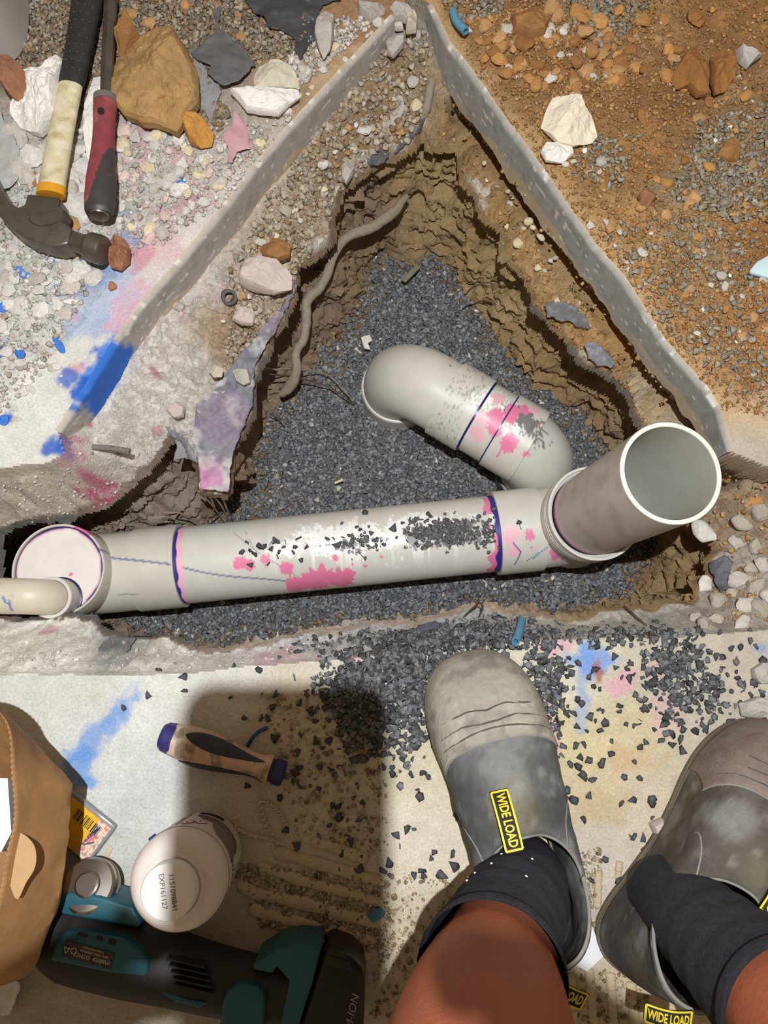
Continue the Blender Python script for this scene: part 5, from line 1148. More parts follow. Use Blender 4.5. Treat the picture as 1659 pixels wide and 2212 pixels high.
def cyl_patch(name, a0, a1, z0, z1, dr, mat, n_=40):
    V = [((rbz(z) + dr) * math.cos(a), (rbz(z) + dr) * math.sin(a), z) for a in np.linspace(a0, a1, n_) for z in (z0, z1)]
    F_ = [(2 * i_, 2 * i_ + 2, 2 * i_ + 3, 2 * i_ + 1) for i_ in range(n_ - 1)]
    return add(name, mesh_pd(name, V, F_, True), mat, bot)
def cyl_text(body, size, a, z, dr, mat):
    me = text_me(body, size, extrude=0)
    for v in me.vertices:
        zz_ = z + v.co.y; r = rbz(zz_) + dr; t_ = a + v.co.x / r; v.co = (r * math.cos(t_), r * math.sin(t_), zz_)
    add('label_lettering', me, mat, bot)
R_ = math.radians
lp = mat_plain('label_paper', (216, 204, 196), .5, noise=.03)
for z0_ in np.linspace(.010, .082, 7)[:-1]: pass
cyl_patch('label', R_(-50), R_(135), .010, .041, .0004, lp); cyl_patch('label', R_(-50), R_(135), .040, .094, .0004, lp)
rl = .0008
cyl_patch('label_print', R_(56), R_(92), .016, .026, rl, mat_blk)
for i_, (a0, a1, z0_) in enumerate([(20, 92, .032), (16, 88, .0375), (14, 84, .043), (12, 80, .0485), (14, 64, .055), (12, 62, .0605), (10, 60, .066), (10, 56, .0715), (10, 52, .077)]):
    cyl_patch('label_print', R_(a0), R_(a1), z0_, z0_ + .0034, rl, mat_gpr)
cyl_patch('label_print', R_(104), R_(108), .018, .076, rl, mat_gpr)
cyl_patch('label_print', R_(112), R_(128), .018, .042, rl, mat_gpr)
lw_ = mat_plain('label_white', (222, 210, 204), .5, noise=0)
for da, z0_ in ((92, .074), (78, .066)):
    aa = [(R_(da), z0_ + .012), (R_(da + 10), z0_), (R_(da), z0_ - .012), (R_(da - 10), z0_)]
    for s_, mt_, rr in ((1.0, mat_red, rl), (.80, lw_, rl + .0002)):
        ca = R_(da)
        me = mesh_pd('hazard_diamond', [((rbz(z0_ + (z_ - z0_) * s_) + rr) * math.cos(ca + (q_ - ca) * s_), (rbz(z0_ + (z_ - z0_) * s_) + rr) * math.sin(ca + (q_ - ca) * s_), z0_ + (z_ - z0_) * s_) for q_, z_ in aa], [(0, 1, 2, 3)])
        add('hazard_diamond', me, mt_, bot)
    cyl_text('!', .012, R_(da), z0_, rl + .0005, mat_blk)
cyl_text('3030', .012, R_(-4), .072, rl, mat_blk)
for z0_ in (.02, .032, .044, .056): cyl_patch('label_print', R_(-46), R_(-2), z0_, z0_ + .002, rl, mat_gpr)
for body, dx, dy in (('1151098841', .0048, .000), ('EXP161127', -.0042, .001)):
    me = text_me(body, .0064, extrude=.0001)
    add('cap_lettering', me, mat_plain('cap_ink', (110, 104, 112), .6, noise=0), bot, loc=(dx, dy, .1404), rot=(0, 0, R_(-80)))
# ---------------- paper bag
mat_kraft = mat_plain('brown_kraft_paper', (164, 124, 82), .75, noise=.14, nscale=30, bump=.0006, bscale=90, spec=.25)
bag = thing('paper_bag', 'open brown kraft paper bag with serrated mouth at the lower left', 'bag', tuple(at(60, 1900, 0)))
bo = -np.array(bag.location)
base_r = [(142,1760),(140,1800),(132,1860),(116,1950),(98,2005),(60,2085),(-40,2120),(-150,2060),(-180,1900),(-150,1760),(-60,1700),(60,1700)]
mid_r = [(160,1692),(157,1760),(147,1850),(128,1955),(106,2015),(66,2104),(-50,2140),(-210,2080),(-260,1900),(-230,1660),(-90,1500),(66,1592)]
mouth_r = [(36,1690),(40,1745),(36,1790),(22,1850),(0,1960),(-40,2060),(-160,2100),(-330,2080),(-380,1900),(-330,1640),(-120,1490),(12,1540)]
NA = 260
def ring(lst, z):
    Wp = P3_(lst, z); return resample(np.vstack([Wp, Wp[:1]]), NA + 1)[:-1]
r0, r1, rm_ = ring(base_r, 0.001), ring(mouth_r, .19), ring(mid_r, .105)
rows = []
for i_, f in enumerate(np.linspace(0, 1, 30)):
    q_ = r0 * (1 - f / .55) + rm_ * (f / .55) if f < .55 else rm_ * (1 - (f - .55) / .45) + r1 * ((f - .55) / .45); cen = q_.mean(0)
    bul = 0
    q_ = q_ + (q_ - cen) / np.linalg.norm(q_ - cen, axis=1)[:, None] * bul
    nn = np.abs(fbm(q_[:, 0], q_[:, 1], q_[:, 2], sc=16, octv=3, seed=4)) * .016 * math.sin(math.pi * min(f + .1, 1))
    q_ = q_ + (q_ - cen) / np.linalg.norm(q_ - cen, axis=1)[:, None] * (nn * .6 - .003)[:, None]
    if f == 1: q_[:, 2] += np.where(np.arange(NA) % 2 == 0, .0018, -.0006)
    rows.append(q_)
V = np.vstack(rows) + bo
me = mesh_np('bag_wall', V, grid_faces(30, NA, False, True), None, True, 30)
bw = add('bag_wall', me, mat_kraft, bag, label='crumpled kraft paper side with pinked rim'); sm = bw.modifiers.new('paper', 'SOLIDIFY'); sm.thickness = .0005
bw2 = add('bag_bottom', mesh_pd('bag_bottom', [tuple(q_ + bo + np.array([0, 0, .001])) for q_ in r0], [tuple(range(NA))]), mat_kraft, bag)
fl = P3_([(34, 1790), (62, 1805), (80, 1830), (80, 1870), (60, 1905), (40, 1940), (22, 1880)], .175)
fp = prism('thumb_flap', [(p[0] + bo[0], p[1] + bo[1]) for p in resample(np.vstack([fl, fl[:1]]), 40)[:-1]], .0006)
add('thumb_flap', fp, mat_plain('inside_kraft', (184, 150, 110), .75, noise=.08), bag, loc=(0, 0, .178 + bo[2]))
# cartons inside the bag
mat_card = mat_plain('white_card', (226, 230, 232), .6, noise=.02)
for nm, pts, z_, lab in [('carton', [(-60, 1680), (14, 1682), (22, 1800), (0, 1842), (-80, 1850)], .150, 'white carton corner sticking up inside the paper bag')]:
    q_ = P3_(pts, z_); c_ = q_.mean(0); me = prism(nm, [((p[0] - c_[0]) * .5 - .012, (p[1] - c_[1]) * .5 - .022) for p in q_], .14, 0, taper=2.0)
    for v in me.vertices:
        if v.co.z > .07: v.co.x += .012; v.co.y += .022
    add(nm, me, mat_card, None, lab, 'carton', loc=(c_[0], c_[1], .008))
# ---------------- plastic packet with yellow label
pk = thing('packet', 'flat clear plastic packet with yellow barcode label beside the paper bag', 'packet', tuple(at(195, 1790, 0)))
po = -np.array(pk.location)
cA, cB, cC = np.array(at(150, 1703, .010)), np.array(at(249, 1787, .010)), np.array(at(188, 1872, .010)); cD = cA + cC - cB
ex = (cB - cA); lx = np.linalg.norm(ex); ex /= lx; ey = (cA - cD); ly = np.linalg.norm(ey); ey /= ly
cen = (cA + cC) / 2
Mp = Matrix(((ex[0], ey[0], 0, cen[0] + po[0]), (ex[1], ey[1], 0, cen[1] + po[1]), (0, 0, 1, 0), (0, 0, 0, 1)))
def pk_add(name, me, mat, lc_=(0, 0, 0), **kw):
    o = add(name, me, mat, pk, **kw); o.matrix_local = Mp @ Matrix.Translation(lc_); return o
mat_clear = mat_plain('smoky_clear_plastic', (140, 140, 140), .18, noise=.05)
pk_add('shell', box_mesh('shell', lx, ly, .009, .003), mat_clear, (0, 0, .005))
def cardc():
    nx2, ny2 = 60, 90; gx2, gy2 = np.meshgrid(np.linspace(-.5, .5, nx2), np.linspace(-.5, .5, ny2), indexing='ij')
    u = gx2 * lx; v = gy2 * ly
    c = np.tile(lin((226, 206, 180)), (nx2 * ny2, 1)); uu, vv = u.ravel(), v.ravel()
    n_ = fbm(uu, vv, sc=200, octv=3, seed=3); c = mixc(c, lin((206, 120, 124)), sstep(.1, .3, n_)); c = mixc(c, lin((120, 92, 90)), sstep(.2, .4, -n_) * .6)
    for (x0, y0, x1, y1) in [(-.02, .03, .02, -.045), (-.012, .03, .008, -.04)]: pass
    for (x0, y0, x1, y1, col) in [(lx * .33, ly * .33, lx * .20, -ly * .45, (64, 60, 130)), (lx * .30, ly * .28, lx * .14, -ly * .45, (50, 44, 80)), (lx * .40, -ly * .02, lx * .27, -ly * .22, (60, 56, 60))]:
        a_ = np.array([x0, y0]); ab = np.array([x1 - x0, y1 - y0]); t_ = np.clip(((uu - x0) * ab[0] + (vv - y0) * ab[1]) / (ab @ ab), 0, 1)
        c = mixc(c, lin(col), sstep(.0011, .0006, np.hypot(uu - x0 - t_ * ab[0], vv - y0 - t_ * ab[1])))
    return mesh_np('insert_card', np.stack([u, v, 0 * u], -1).reshape(-1, 3) * np.array([.9, .86, 1]), grid_faces(nx2, ny2), c)
pk_add('insert_card', cardc(), mat_vc, (0, -.001, .0100))
pk_add('yellow_label', box_mesh('yellow_label', lx * .58, ly * .86, .0006, .0002, 1), mat_plain('yellow_label_card', (232, 180, 30), .5, noise=.12, nscale=60), (-lx * .08, -.001, .0104))
x_ = -lx * .17
for i_ in range(18):
    w_ = [.0006, .0011, .0005, .0014, .0008][i_ % 5]
    if i_ % 7 != 5: pk_add('barcode_bar', box_mesh('barcode_bar', w_, .011, .0002, 0), mat_blk, (x_, ly * .20, .0108))
    x_ += .0019
for body, sz_, dx, dy in [('70 TMV', .0088, -lx * .02, -ly * .06), ('Type', .0055, lx * .04, -ly * .21), ('Quantity', .0036, lx * .02, ly * .085)]:
    o = pk_add('label_lettering', text_me(body, sz_, extrude=.0001), mat_blk, (dx, dy, .0109)); o.matrix_local = o.matrix_local @ Matrix.Rotation(math.pi, 4, 'Z')
# ---------------- multi-tool
mt = thing('oscillating_multi_tool', 'teal and black cordless multi tool with battery lying in shadow', 'power tool', tuple(at(430, 2090, 0)))
mo = -np.array(mt.location)
mat_teal = mat_plain('teal_plastic', (36, 88, 102), .45, noise=.12, nscale=60); mat_tblk = mat_plain('black_tool_rubber', (38, 36, 36), .55, noise=.15)
def pr(name, pts, z0, z1, mat, bev=.004, label=None, taper=1.0, parent=None):
    q_ = P3_(pts, z1) + mo
    return add(name, prism(name, [(p[0], p[1]) for p in q_], z1 - z0, bev, 3, z0=z0, taper=taper), mat, parent or mt, label=label)
bpx = resample(P3_([(108, 2012), (170, 2040), (330, 2080), (480, 2120), (640, 2150)], .036) + mo, 90)
tube('body', bpx, np.interp(np.linspace(0, 1, 90), [0, .1, .35, .6, .85, 1], [.030, .037, .037, .033, .030, .032]), mat_tblk, mt, 40, ell=(.85, 1.0), label='black rubber covered motor body')
pr('gear_head', [(120,1942),(150,1928),(215,1936),(288,1958),(305,1990),(300,2006),(130,1976)], .012, .058, mat_teal, .006, 'teal gear housing')
pr('side_plate', [(118,2040),(140,2012),(200,2018),(262,2028),(300,2048),(322,2082),(316,2112),(240,2104),(160,2088),(104,2076)], .040, .0705, mat_teal, .004, 'teal side plate carrying the name plate')
for x_, y_, a_, b_ in [(178, 2018, 12, 5), (215, 2026, 7, 5), (242, 2034, 9, 6)]:
    q_ = np.array(at(x_, y_, .0712)) + mo; add('vent_slot', box_mesh('vent_slot', a_ * 2 * .0004, b_ * 2 * .0004, .001, .0002, 1), mat_blk, mt, loc=tuple(q_), rot=(0, 0, -.2))
q_ = np.array(at(190, 2062, .0712)) + mo
np_o = add('name_plate', box_mesh('name_plate', .050, .0145, .0008, .0003, 1), mat_plain('brown_plate', (58, 50, 44), .5, noise=.05), mt, loc=tuple(q_), rot=(0, 0, R_(-13.5)))
mat_sil = mat_plain('silver_print', (196, 186, 168), .5, noise=0)
for body, sz_, dx, dy, sh_ in [('makita', .0066, .0150, -.0028, .35), ('DTM52', .0050, -.0052, -.0022, 0), ('18V= 10000-20000/min', .0030, .006, .0022, 0), ('Corporation Japan', .0028, .004, .0052, 0)]:
    o = add('plate_lettering', text_me(body, sz_, extrude=.0001, shear=sh_), mat_sil, np_o, loc=(dx, dy, .0006), rot=(0, 0, math.pi))
th_ = np.linspace(0, 6.283, 24, endpoint=False)
add('plate_symbol', mesh_pd('plate_symbol', [(.0030 * math.cos(a_) * s_, .0030 * math.sin(a_) * s_, 0) for s_ in (1, .78) for a_ in th_], [(i_, (i_ + 1) % 24, 24 + (i_ + 1) % 24, 24 + i_) for i_ in range(24)]), mat_sil, np_o, loc=(-.0142, 0, .0006))
tri = [(math.cos(a_) * s_ * .0038, math.sin(a_) * s_ * .0038, 0) for s_ in (1, .62) for a_ in (-1.571, .5236, 2.618)]
add('plate_symbol', mesh_pd('plate_symbol', tri, [(0, 1, 4, 3), (1, 2, 5, 4), (2, 0, 3, 5)]), mat_sil, np_o, loc=(-.0212, -.0005, .0006))
pr('base_collar', [(545,2085),(600,2050),(640,2042),(694,2046),(676,2120),(655,2185),(640,2230),(600,2240),(625,2120),(596,2088),(590,2104),(548,2096)], .010, .066, mat_teal, .004, 'teal collar above the battery')
pr('belly_plate', [(480,2165),(490,2140),(520,2125),(560,2134),(572,2150),(568,2240),(470,2240)], .030, .070, mat_teal, .004, 'teal lower plate')
pr('accent_strip', [(328,2136),(345,2136),(400,2158),(450,2166),(430,2178),(380,2165)], .05, .064, mat_teal, .002)
for i_ in range(5): pr('cooling_rib', [(360 + i_ * 4, 2070 + i_ * 14), (445 + i_ * 4, 2090 + i_ * 14), (444 + i_ * 4, 2094 + i_ * 14), (359 + i_ * 4, 2074 + i_ * 14)], .05, .0700, mat_tblk, .0004)
bat = pr('battery', [(700,2054),(716,2050),(758,2066),(782,2095),(787,2130),(784,2250),(636,2250),(662,2170),(684,2100)], .002, .062, mat_plain('black_battery_case', (32, 28, 27), .4, noise=.1), .006, 'black slide battery pack')
pr('battery_latch', [(703,2064),(756,2080),(764,2100),(700,2084)], .06, .0645, mat_tblk, .001)
q_ = np.array(at(752, 2180, .0624)) + mo
add('battery_lettering', text_me('LITHIUM-ION', .0105, extrude=.0002, shear=.25), mat_plain('battery_print', (150, 142, 126), .5, noise=0), mt, loc=tuple(q_ + np.array([0, -.018, 0])), rot=(0, 0, R_(76)))
# blade clamp, lever and blade
q_ = np.array(at(190, 1912, .05)) + mo
lathe('blade_clamp', [(0, .006), (.010, .006), (.012, .005), (.013, .002), (.024, .001), (.0265, -.001), (.0268, -.008), (.0255, -.009), (.0255, -.0135), (.0272, -.0145), (.0272, -.0175), (.025, -.0185), (0, -.0185)], mat_bright, mt, 64, Matrix.Translation(Vector(q_)) @ Matrix.Rotation(R_(-22), 4, 'X'), sharp=25, label='bright round steel blade clamp')
pr('saw_blade', [(236,1936),(262,1926),(290,1924),(296,1950),(250,1956)], .006, .0085, mat_bright, .0005)

# ---------------- white card, shard, tubes, sticks, bits
def flat_thing(name, pts, th, mat, label, cat, z=0.0, bev=.0003):
    q_ = P3_(pts, z); c_ = q_.mean(0); me = prism(name, [(p[0] - c_[0], p[1] - c_[1]) for p in q_], th, bev, 2)
    return add(name, me, mat, None, label, cat, loc=(c_[0], c_[1], z))
flat_thing('card', [(1254, 1950), (1306, 2062), (1268, 2098), (1212, 2066)], .0012, mat_card, 'blank white card lying between the boots', 'card', .005)
flat_thing('paint_shard', [(1616, 588), (1630, 570), (1662, 552), (1690, 560), (1690, 605), (1655, 604), (1618, 594)], .006, mat_plain('pale_blue_shard', (196, 222, 228), .4, noise=.1, nscale=30), 'pale shard with a bright blue edge at the right margin', 'shard', .014, .002)
flat_thing('paint_edge', [(1614, 590), (1640, 588), (1690, 596), (1690, 608), (1655, 606), (1618, 596)], .0055, mat_plain('bright_blue_paint', (38, 120, 214), .4, noise=.1), 'bright blue painted rim under the pale shard', 'shard', .012, .002)
mat_tube = mat_plain('blue_tube', (86, 140, 168), .45, noise=.15)
def ring_tube(name, pts, r, mat, label, cat='tube', group=None):
    Pq = np.array([list(at(a_, b_, z_)) for a_, b_, z_ in pts]); c_ = Pq[0].copy(); Pq = resample(Pq - c_, 24)
    outer, Fq, _, _, _ = sweep(Pq, r, 20, False); inner, _, _, _, _ = sweep(Pq, r * .62, 20, False)
    n_ = len(outer); Vv = np.vstack([outer, inner]); j = np.arange(20); j2 = (j + 1) % 20; l0 = n_ - 20
    Fc = np.vstack([Fq, Fq[:, ::-1] + n_, np.stack([j, j2, n_ + j2, n_ + j], 1)[:, ::-1], np.stack([l0 + j, l0 + j2, n_ + l0 + j2, n_ + l0 + j], 1)])
    return add(name, mesh_np(name, Vv, Fc, None, True, 40), mat, None, label, cat, group, None, tuple(c_))
ring_tube('cut_tube', [(978, 24, .014), (986, 46, .016), (1006, 68, .020)], .0052, mat_tube, 'short cut blue hose lying on the dirt by the apex')
ring_tube('cut_tube', [(1128, 1340, -.03), (1122, 1362, -.006), (1114, 1385, .012)], .0048, mat_tube, 'blue hose stub poking up at the front trench edge')
ring_tube('pipe_offcut', [(492, 640, -.072), (496, 642, -.058)], .010, mat_plain('dark_tube', (78, 76, 76), .5), 'dark grey hollow tube end on the left ledge')
tube('threaded_rod', P3_([(200, 966), (240, 968), (280, 976)], -.052), .0038, mat_plain('rusty_grey_rod', (120, 116, 108), .8, noise=.3, nscale=200, bump=.001, bscale=300), None, 14, noise=.25, label='thin grey threaded rod lying on the lower left ledge', cat='rod')
tube('anchor_bolt', P3_([(366, 652), (398, 668)], -.055), .006, mat_plain('dusty_bolt', (170, 164, 154), .8, noise=.25, nscale=200), None, 14, noise=.2, label='dusty bolt stub on the left saw cut slope', cat='bolt')
flat_thing('wood_splinter', [(866, 606), (900, 574), (908, 580), (876, 612)], .004, mat_plain('grey_wood', (128, 122, 104), .9, noise=.2), 'flat grey splinter at the back of the gravel bed', 'splinter', -.288, .0005)
flat_thing('wood_splinter', [(722, 1042), (740, 1034), (742, 1039), (724, 1047)], .003, mat_plain('pale_wood', (214, 196, 170), .9, noise=.1), 'tiny pale splinter in the middle of the gravel bed', 'splinter', -.286, .0004)
flat_thing('wood_splinter', [(214, 1868), (236, 1826), (244, 1832), (224, 1874)], .0012, mat_plain('pale_wood', (206, 186, 156), .9, noise=.15), 'pale wood splinter between packet and bottle', 'splinter', .001, .0003)
for pts, lab in [([(780, 728), (798, 722), (805, 735), (790, 745), (800, 755), (786, 752)], 'white plaster flake behind the elbow'), ([(1060, 100), (1060, 100), (1060, 100)], None)]:
    if lab: slabrock('plaster_lump', pts, .006, mat_white, lab, z=-.288, seed=91, na=32, nr=6)
tube('blue_tie', np.array([list(at(a_, b_, z_)) for a_, b_, z_ in [(534, 1612, .004), (548, 1590, .008), (560, 1580, .006), (578, 1572, .003)]]), .0022, mat_plain('blue_plastic_strip', (40, 70, 110), .5), None, 10, label='bent blue plastic strip beside the screwdriver', cat='plastic scrap')
tube('blue_tie', np.array([list(at(a_, b_, z_)) for a_, b_, z_ in [(323, 1814, .003), (336, 1804, .004)]]), .0020, mat_plain('blue_plastic_strip', (40, 60, 120), .5), None, 10, label='tiny blue plastic scrap left of the bottle', cat='plastic scrap')
flat_thing('paint_flake', [(792, 1976), (812, 1960), (830, 1964), (828, 1980), (806, 1992)], .003, mat_plain('blue_tinted_flake', (70, 130, 160), .7, noise=.3, nscale=40), 'blue tinted flake at the end of a mortar ridge', 'flake', .003, .001)
# curly plastic shavings
mat_curl = mat_plain('cream_shaving', (206, 190, 160), .6, noise=.05)
def curl(pts, label, r=.0009, amp=.0022, turns=9):
    Pq = resample(np.array([list(at(a_, b_, .004)) for a_, b_ in pts]), 160); t_ = np.linspace(0, 1, 160)
    Pq[:, 0] += amp * np.cos(t_ * turns * 6.283); Pq[:, 2] += amp * .8 * np.sin(t_ * turns * 6.283)
    tube('plastic_shaving', Pq, r, mat_curl, None, 6, label=label, cat='shaving')
curl([(500, 1790), (520, 1796), (550, 1808), (580, 1812), (608, 1824)], 'curly cream plastic shaving nearest the bottle')
curl([(562, 1730), (585, 1736), (606, 1760), (620, 1785)], 'upper curly cream plastic shaving below the screwdriver', turns=11)
curl([(562, 1730), (566, 1760), (578, 1790), (596, 1806)], 'left hand curly cream plastic shaving below the screwdriver', turns=7)
curl([(512, 1762), (505, 1775), (512, 1790), (530, 1800), (556, 1806)], 'tangled cream shaving touching the bottle side', turns=4)
# ---------------- mortar ridges on the floor (parts of the floor)
mat_ridge = mat_plain('dried_mortar', (196, 180, 150), .92, noise=.15, nscale=120, bump=.001, bscale=300)
def ridge(pts, wpx, h=.0042, seed=0):
    Pq = resample(np.array([list(at(a_, b_, 0)) for a_, b_ in pts]), 60); m_ = pxm(pts[0][0], pts[0][1], 0)
    r_ = wpx * m_ * .5 * (1 + .22 * fbm(np.arange(60) * .1, 0 * np.arange(60), sc=1.5, octv=3, seed=seed)); r_[0] *= .5; r_[-1] *= .5; r_[1] *= .85; r_[-2] *= .85
    V, Fq, Ft, _, _ = sweep(Pq, r_, 14, True)
    c_ = Pq[30].copy(); V[:, 2] = np.clip(V[:, 2], -.2, 9); mx_ = r_.max(); V[:, 2] = V[:, 2] / mx_ * h + .0006 * fbm(V[:, 0], V[:, 1], sc=90, octv=3, seed=seed)
    o = add('mortar_ridge', mesh_np('mortar_ridge', V - c_, to_tris(Fq, Ft), None, True, 60), mat_ridge, floor_o); o.location = tuple(c_); return o
for i_, (pts, w_) in enumerate([([(672,1818),(720,1830),(796,1856)], 26), ([(590,1838),(660,1858),(740,1880),(828,1906)], 26), ([(556,1868),(640,1898),(730,1922),(826,1950)], 24), ([(512,1906),(560,1930),(660,1952),(760,1980),(830,1992)], 28), ([(540,1962),(620,1986),(720,2010),(812,2034)], 26), ([(640,2024),(720,2044),(800,2066)], 22),
   ([(1248,1860),(1246,1925)], 18), ([(1292,1880),(1290,1960)], 18), ([(1232,2100),(1236,2160),(1240,2230)], 22), ([(1272,2090),(1278,2160),(1284,2230)], 22), ([(1318,2100),(1322,2170),(1326,2230)], 22), ([(1362,2120),(1368,2180),(1372,2230)], 22), ([(1338,1860),(1334,1900)], 16)]):
    ridge(pts, w_, seed=i_)
ground_stuff('mortar_grit', [[(500,1860),(840,1900),(850,2060),(560,2000)], [(1200,1850),(1300,1830),(1290,2000),(1220,1990)], [(1220,2080),(1400,2110),(1400,2212),(1220,2212)], [(560,1480),(830,1560),(840,1860),(640,1820)], [(820,1880),(980,1900),(960,2200),(800,2200)]], [1500, 350, 260, 700, 500], LUMPS, .0012, .006, [(176,158,128),(160,142,112),(190,176,150),(140,120,92)], mat_crumb, 'gritty mortar crumbs between the ridges on the floor', 'grit')

# ---------------- membranes, films, plastic sheets
def sheet(name, poly, mat, label, cat, lift=.004, amp=.004, z0=0.0, cell=.0022, seed=0, follow=1.0, curl_=0.0, cols=None, th=.0006, group=None):
    Wp = np.array([list(at(a_, b_, z0))[:2] for a_, b_ in poly]); lo_, hi_ = Wp.min(0), Wp.max(0)
    xs = np.arange(lo_[0] - cell, hi_[0] + cell * 2, cell); ys = np.arange(lo_[1] - cell, hi_[1] + cell * 2, cell)
    XX, YY = np.meshgrid(xs, ys, indexing='ij')
    sd = sdist(XX, YY, Wp); jag = .0022 * fbm(XX, YY, sc=120, octv=3, seed=seed)
    gx_, gy_ = np.gradient(sd, xs, ys)
    snap = np.where((sd + jag < 0) & (sd + jag > -cell * 1.5), -(sd + jag), 0)
    XS, YS = XX + gx_ * snap, YY + gy_ * snap
    zt = hzv(XS, YS); zb = np.maximum(zt, z0 - .03) if follow < 1 else zt
    cre = np.abs(fbm(XX, YY, sc=14, octv=2, seed=seed + 1)) * 2 - .5
    zs_ = np.minimum(zb, np.median(zb[sd > 0]) + .006) * .5 + np.median(zb[sd > 0]) * .5 if follow >= 1 else zb
    ZZ = z0 * (1 - follow) + zs_ * follow + lift + amp * .5 * cre + amp * .12 * fbm(XX, YY, sc=90, octv=2, seed=seed + 2)
    ZZ = ZZ + curl_ * sstep(.02, 0, sd)
    Fc = grid_faces(len(xs), len(ys)); ok = (sd + jag).ravel()[Fc].mean(1) > -cell * .35
    Fc = Fc[ok]; u, inv = np.unique(Fc, return_inverse=True)
    V = np.stack([XS, YS, ZZ], -1).reshape(-1, 3)[u]; c_ = V.mean(0)
    me = mesh_np(name, V - c_, inv.reshape(-1, 4), cols(V) if cols else None, True, 35)
    o = add(name, me, mat, None, label, cat, group, None, tuple(c_)); md = o.modifiers.new('thickness', 'SOLIDIFY'); md.thickness = th
    return o
mat_blackp = mat_plain('black_plastic_sheet', (66, 66, 70), .5, noise=.25, nscale=25, spec=.4)
mat_memb = mat_plain('grey_membrane', None, .6, noise=.15, nscale=80, attr=True)
def membc(V):
    c = np.tile(lin((122, 122, 132)), (len(V), 1)); n_ = fbm(V[:, 0], V[:, 1], sc=40, octv=4, seed=5)
    c = mixc(c, lin((196, 194, 192)), sstep(.12, .4, n_) * .8)
    yb = at(460, 985, -.1).y; c = mixc(c, lin((190, 130, 165)), sstep(.01, -.03, V[:, 1] - yb) * sstep(-.3, .3, fbm(V[:, 0], V[:, 1], sc=50, octv=3, seed=8)) * .9)
    c = mixc(c, lin((140, 120, 140)), sstep(.1, .5, fbm(V[:, 0], V[:, 1], sc=25, octv=2, seed=18)) * .5)
    return c
sheet('membrane', [(637,600),(640,628),(612,685),(576,745),(551,792),(547,870),(518,938),(502,978),(492,1062),(432,1056),(428,995),(418,950),(430,880),(455,845),(500,800),(520,770),(545,735),(570,705),(600,680),(622,640)], mat_memb, 'torn grey damp proof membrane hanging over the left ledge', 'membrane', lift=.006, amp=.004, z0=-.098, follow=.35, cols=membc, seed=3)
sheet('membrane', [(360,925),(400,935),(425,985),(425,1000),(395,985),(372,990),(380,960)], mat_memb, 'small grey membrane scrap at the lip of the lower ledge', 'membrane', lift=.004, amp=.003, z0=-.10, follow=.4, cols=lambda V: np.tile(lin((134, 132, 138)), (len(V), 1)), seed=13)
sheet('plastic_sheet', [(505,-30),(690,-30),(738,-10),(735,5),(700,12),(690,25),(690,60),(678,92),(668,100),(650,130),(640,118),(638,88),(610,68),(585,64),(570,40),(545,25)], mat_blackp, 'large torn black plastic sheet at the top edge', 'plastic sheet', lift=.008, amp=.012, z0=.01, seed=23)
sheet('plastic_flap', [(478,22),(462,30),(470,75),(440,100),(412,118),(430,138),(458,152),(450,168),(482,193),(520,180),(552,145),(530,110),(505,88),(490,75),(475,70)], mat_plain('grey_black_plastic', (96, 96, 98), .5, noise=.2, nscale=40), 'stiff dark plastic flap beside the largest brown rock', 'plastic sheet', lift=.012, amp=.008, z0=.012, seed=33)
mat_film = mat_plain('clear_film', (204, 206, 210), .15, noise=.1, nscale=40, Transmission_Weight=.55, Alpha=.75)
sheet('clear_film', [(418,125),(440,140),(455,165),(480,195),(465,215),(455,268),(435,225),(428,180)], mat_film, 'crumpled clear plastic film right of the largest rock', 'film', lift=.008, amp=.010, z0=.012, seed=43)
sheet('pink_film', [(505,235),(515,245),(530,265),(540,315),(510,322),(500,350),(492,345),(490,310),(480,290),(500,265)], mat_plain('pink_film_plastic', (204, 160, 168), .35, noise=.2, nscale=40, Alpha=.85), 'translucent pink plastic scrap beside the left saw cut', 'film', lift=.008, amp=.008, z0=.012, seed=53)
sheet('plastic_scrap', [(795,352),(815,320),(840,332),(830,350),(800,358)], mat_plain('dark_grey_scrap', (92, 92, 96), .5, noise=.1), 'dark grey plastic scrap at the back wall lip', 'plastic sheet', lift=.006, amp=.003, z0=-.095, follow=.3, seed=63)
sheet('plastic_scrap', [(905,255),(925,245),(912,282),(890,305),(860,330),(850,332),(880,295),(898,270)], mat_plain('dark_grey_scrap', (84, 84, 90), .5, noise=.1), 'narrow dark plastic strip below the apex root', 'plastic sheet', lift=.006, amp=.003, z0=-.095, follow=.3, seed=73)
sheet('plastic_scrap', [(895,1372),(905,1350),(940,1340),(970,1345),(962,1372),(930,1386),(905,1382)], mat_plain('slate_plastic', (78, 80, 92), .55, noise=.1), 'slate coloured plastic piece at the front trench edge', 'plastic sheet', lift=.008, amp=.004, z0=-.03, seed=83)
sheet('plastic_scrap', [(212,1390),(225,1378),(260,1370),(290,1378),(280,1400),(250,1420),(222,1436),(215,1410)], mat_plain('sooty_plastic', (110, 110, 112), .4, noise=.2), 'crumpled grey plastic under the front left slab edge', 'plastic sheet', lift=.010, amp=.008, z0=-.05, seed=93)
sheet('plastic_scrap', [(1175,655),(1195,652),(1240,668),(1262,690),(1270,715),(1250,705),(1215,690),(1185,680)], mat_plain('grey_plastic_strip', (112, 112, 114), .55, noise=.2), 'grey membrane scrap on the right ledge', 'plastic sheet', lift=.008, amp=.003, z0=-.10, follow=.5, seed=103)
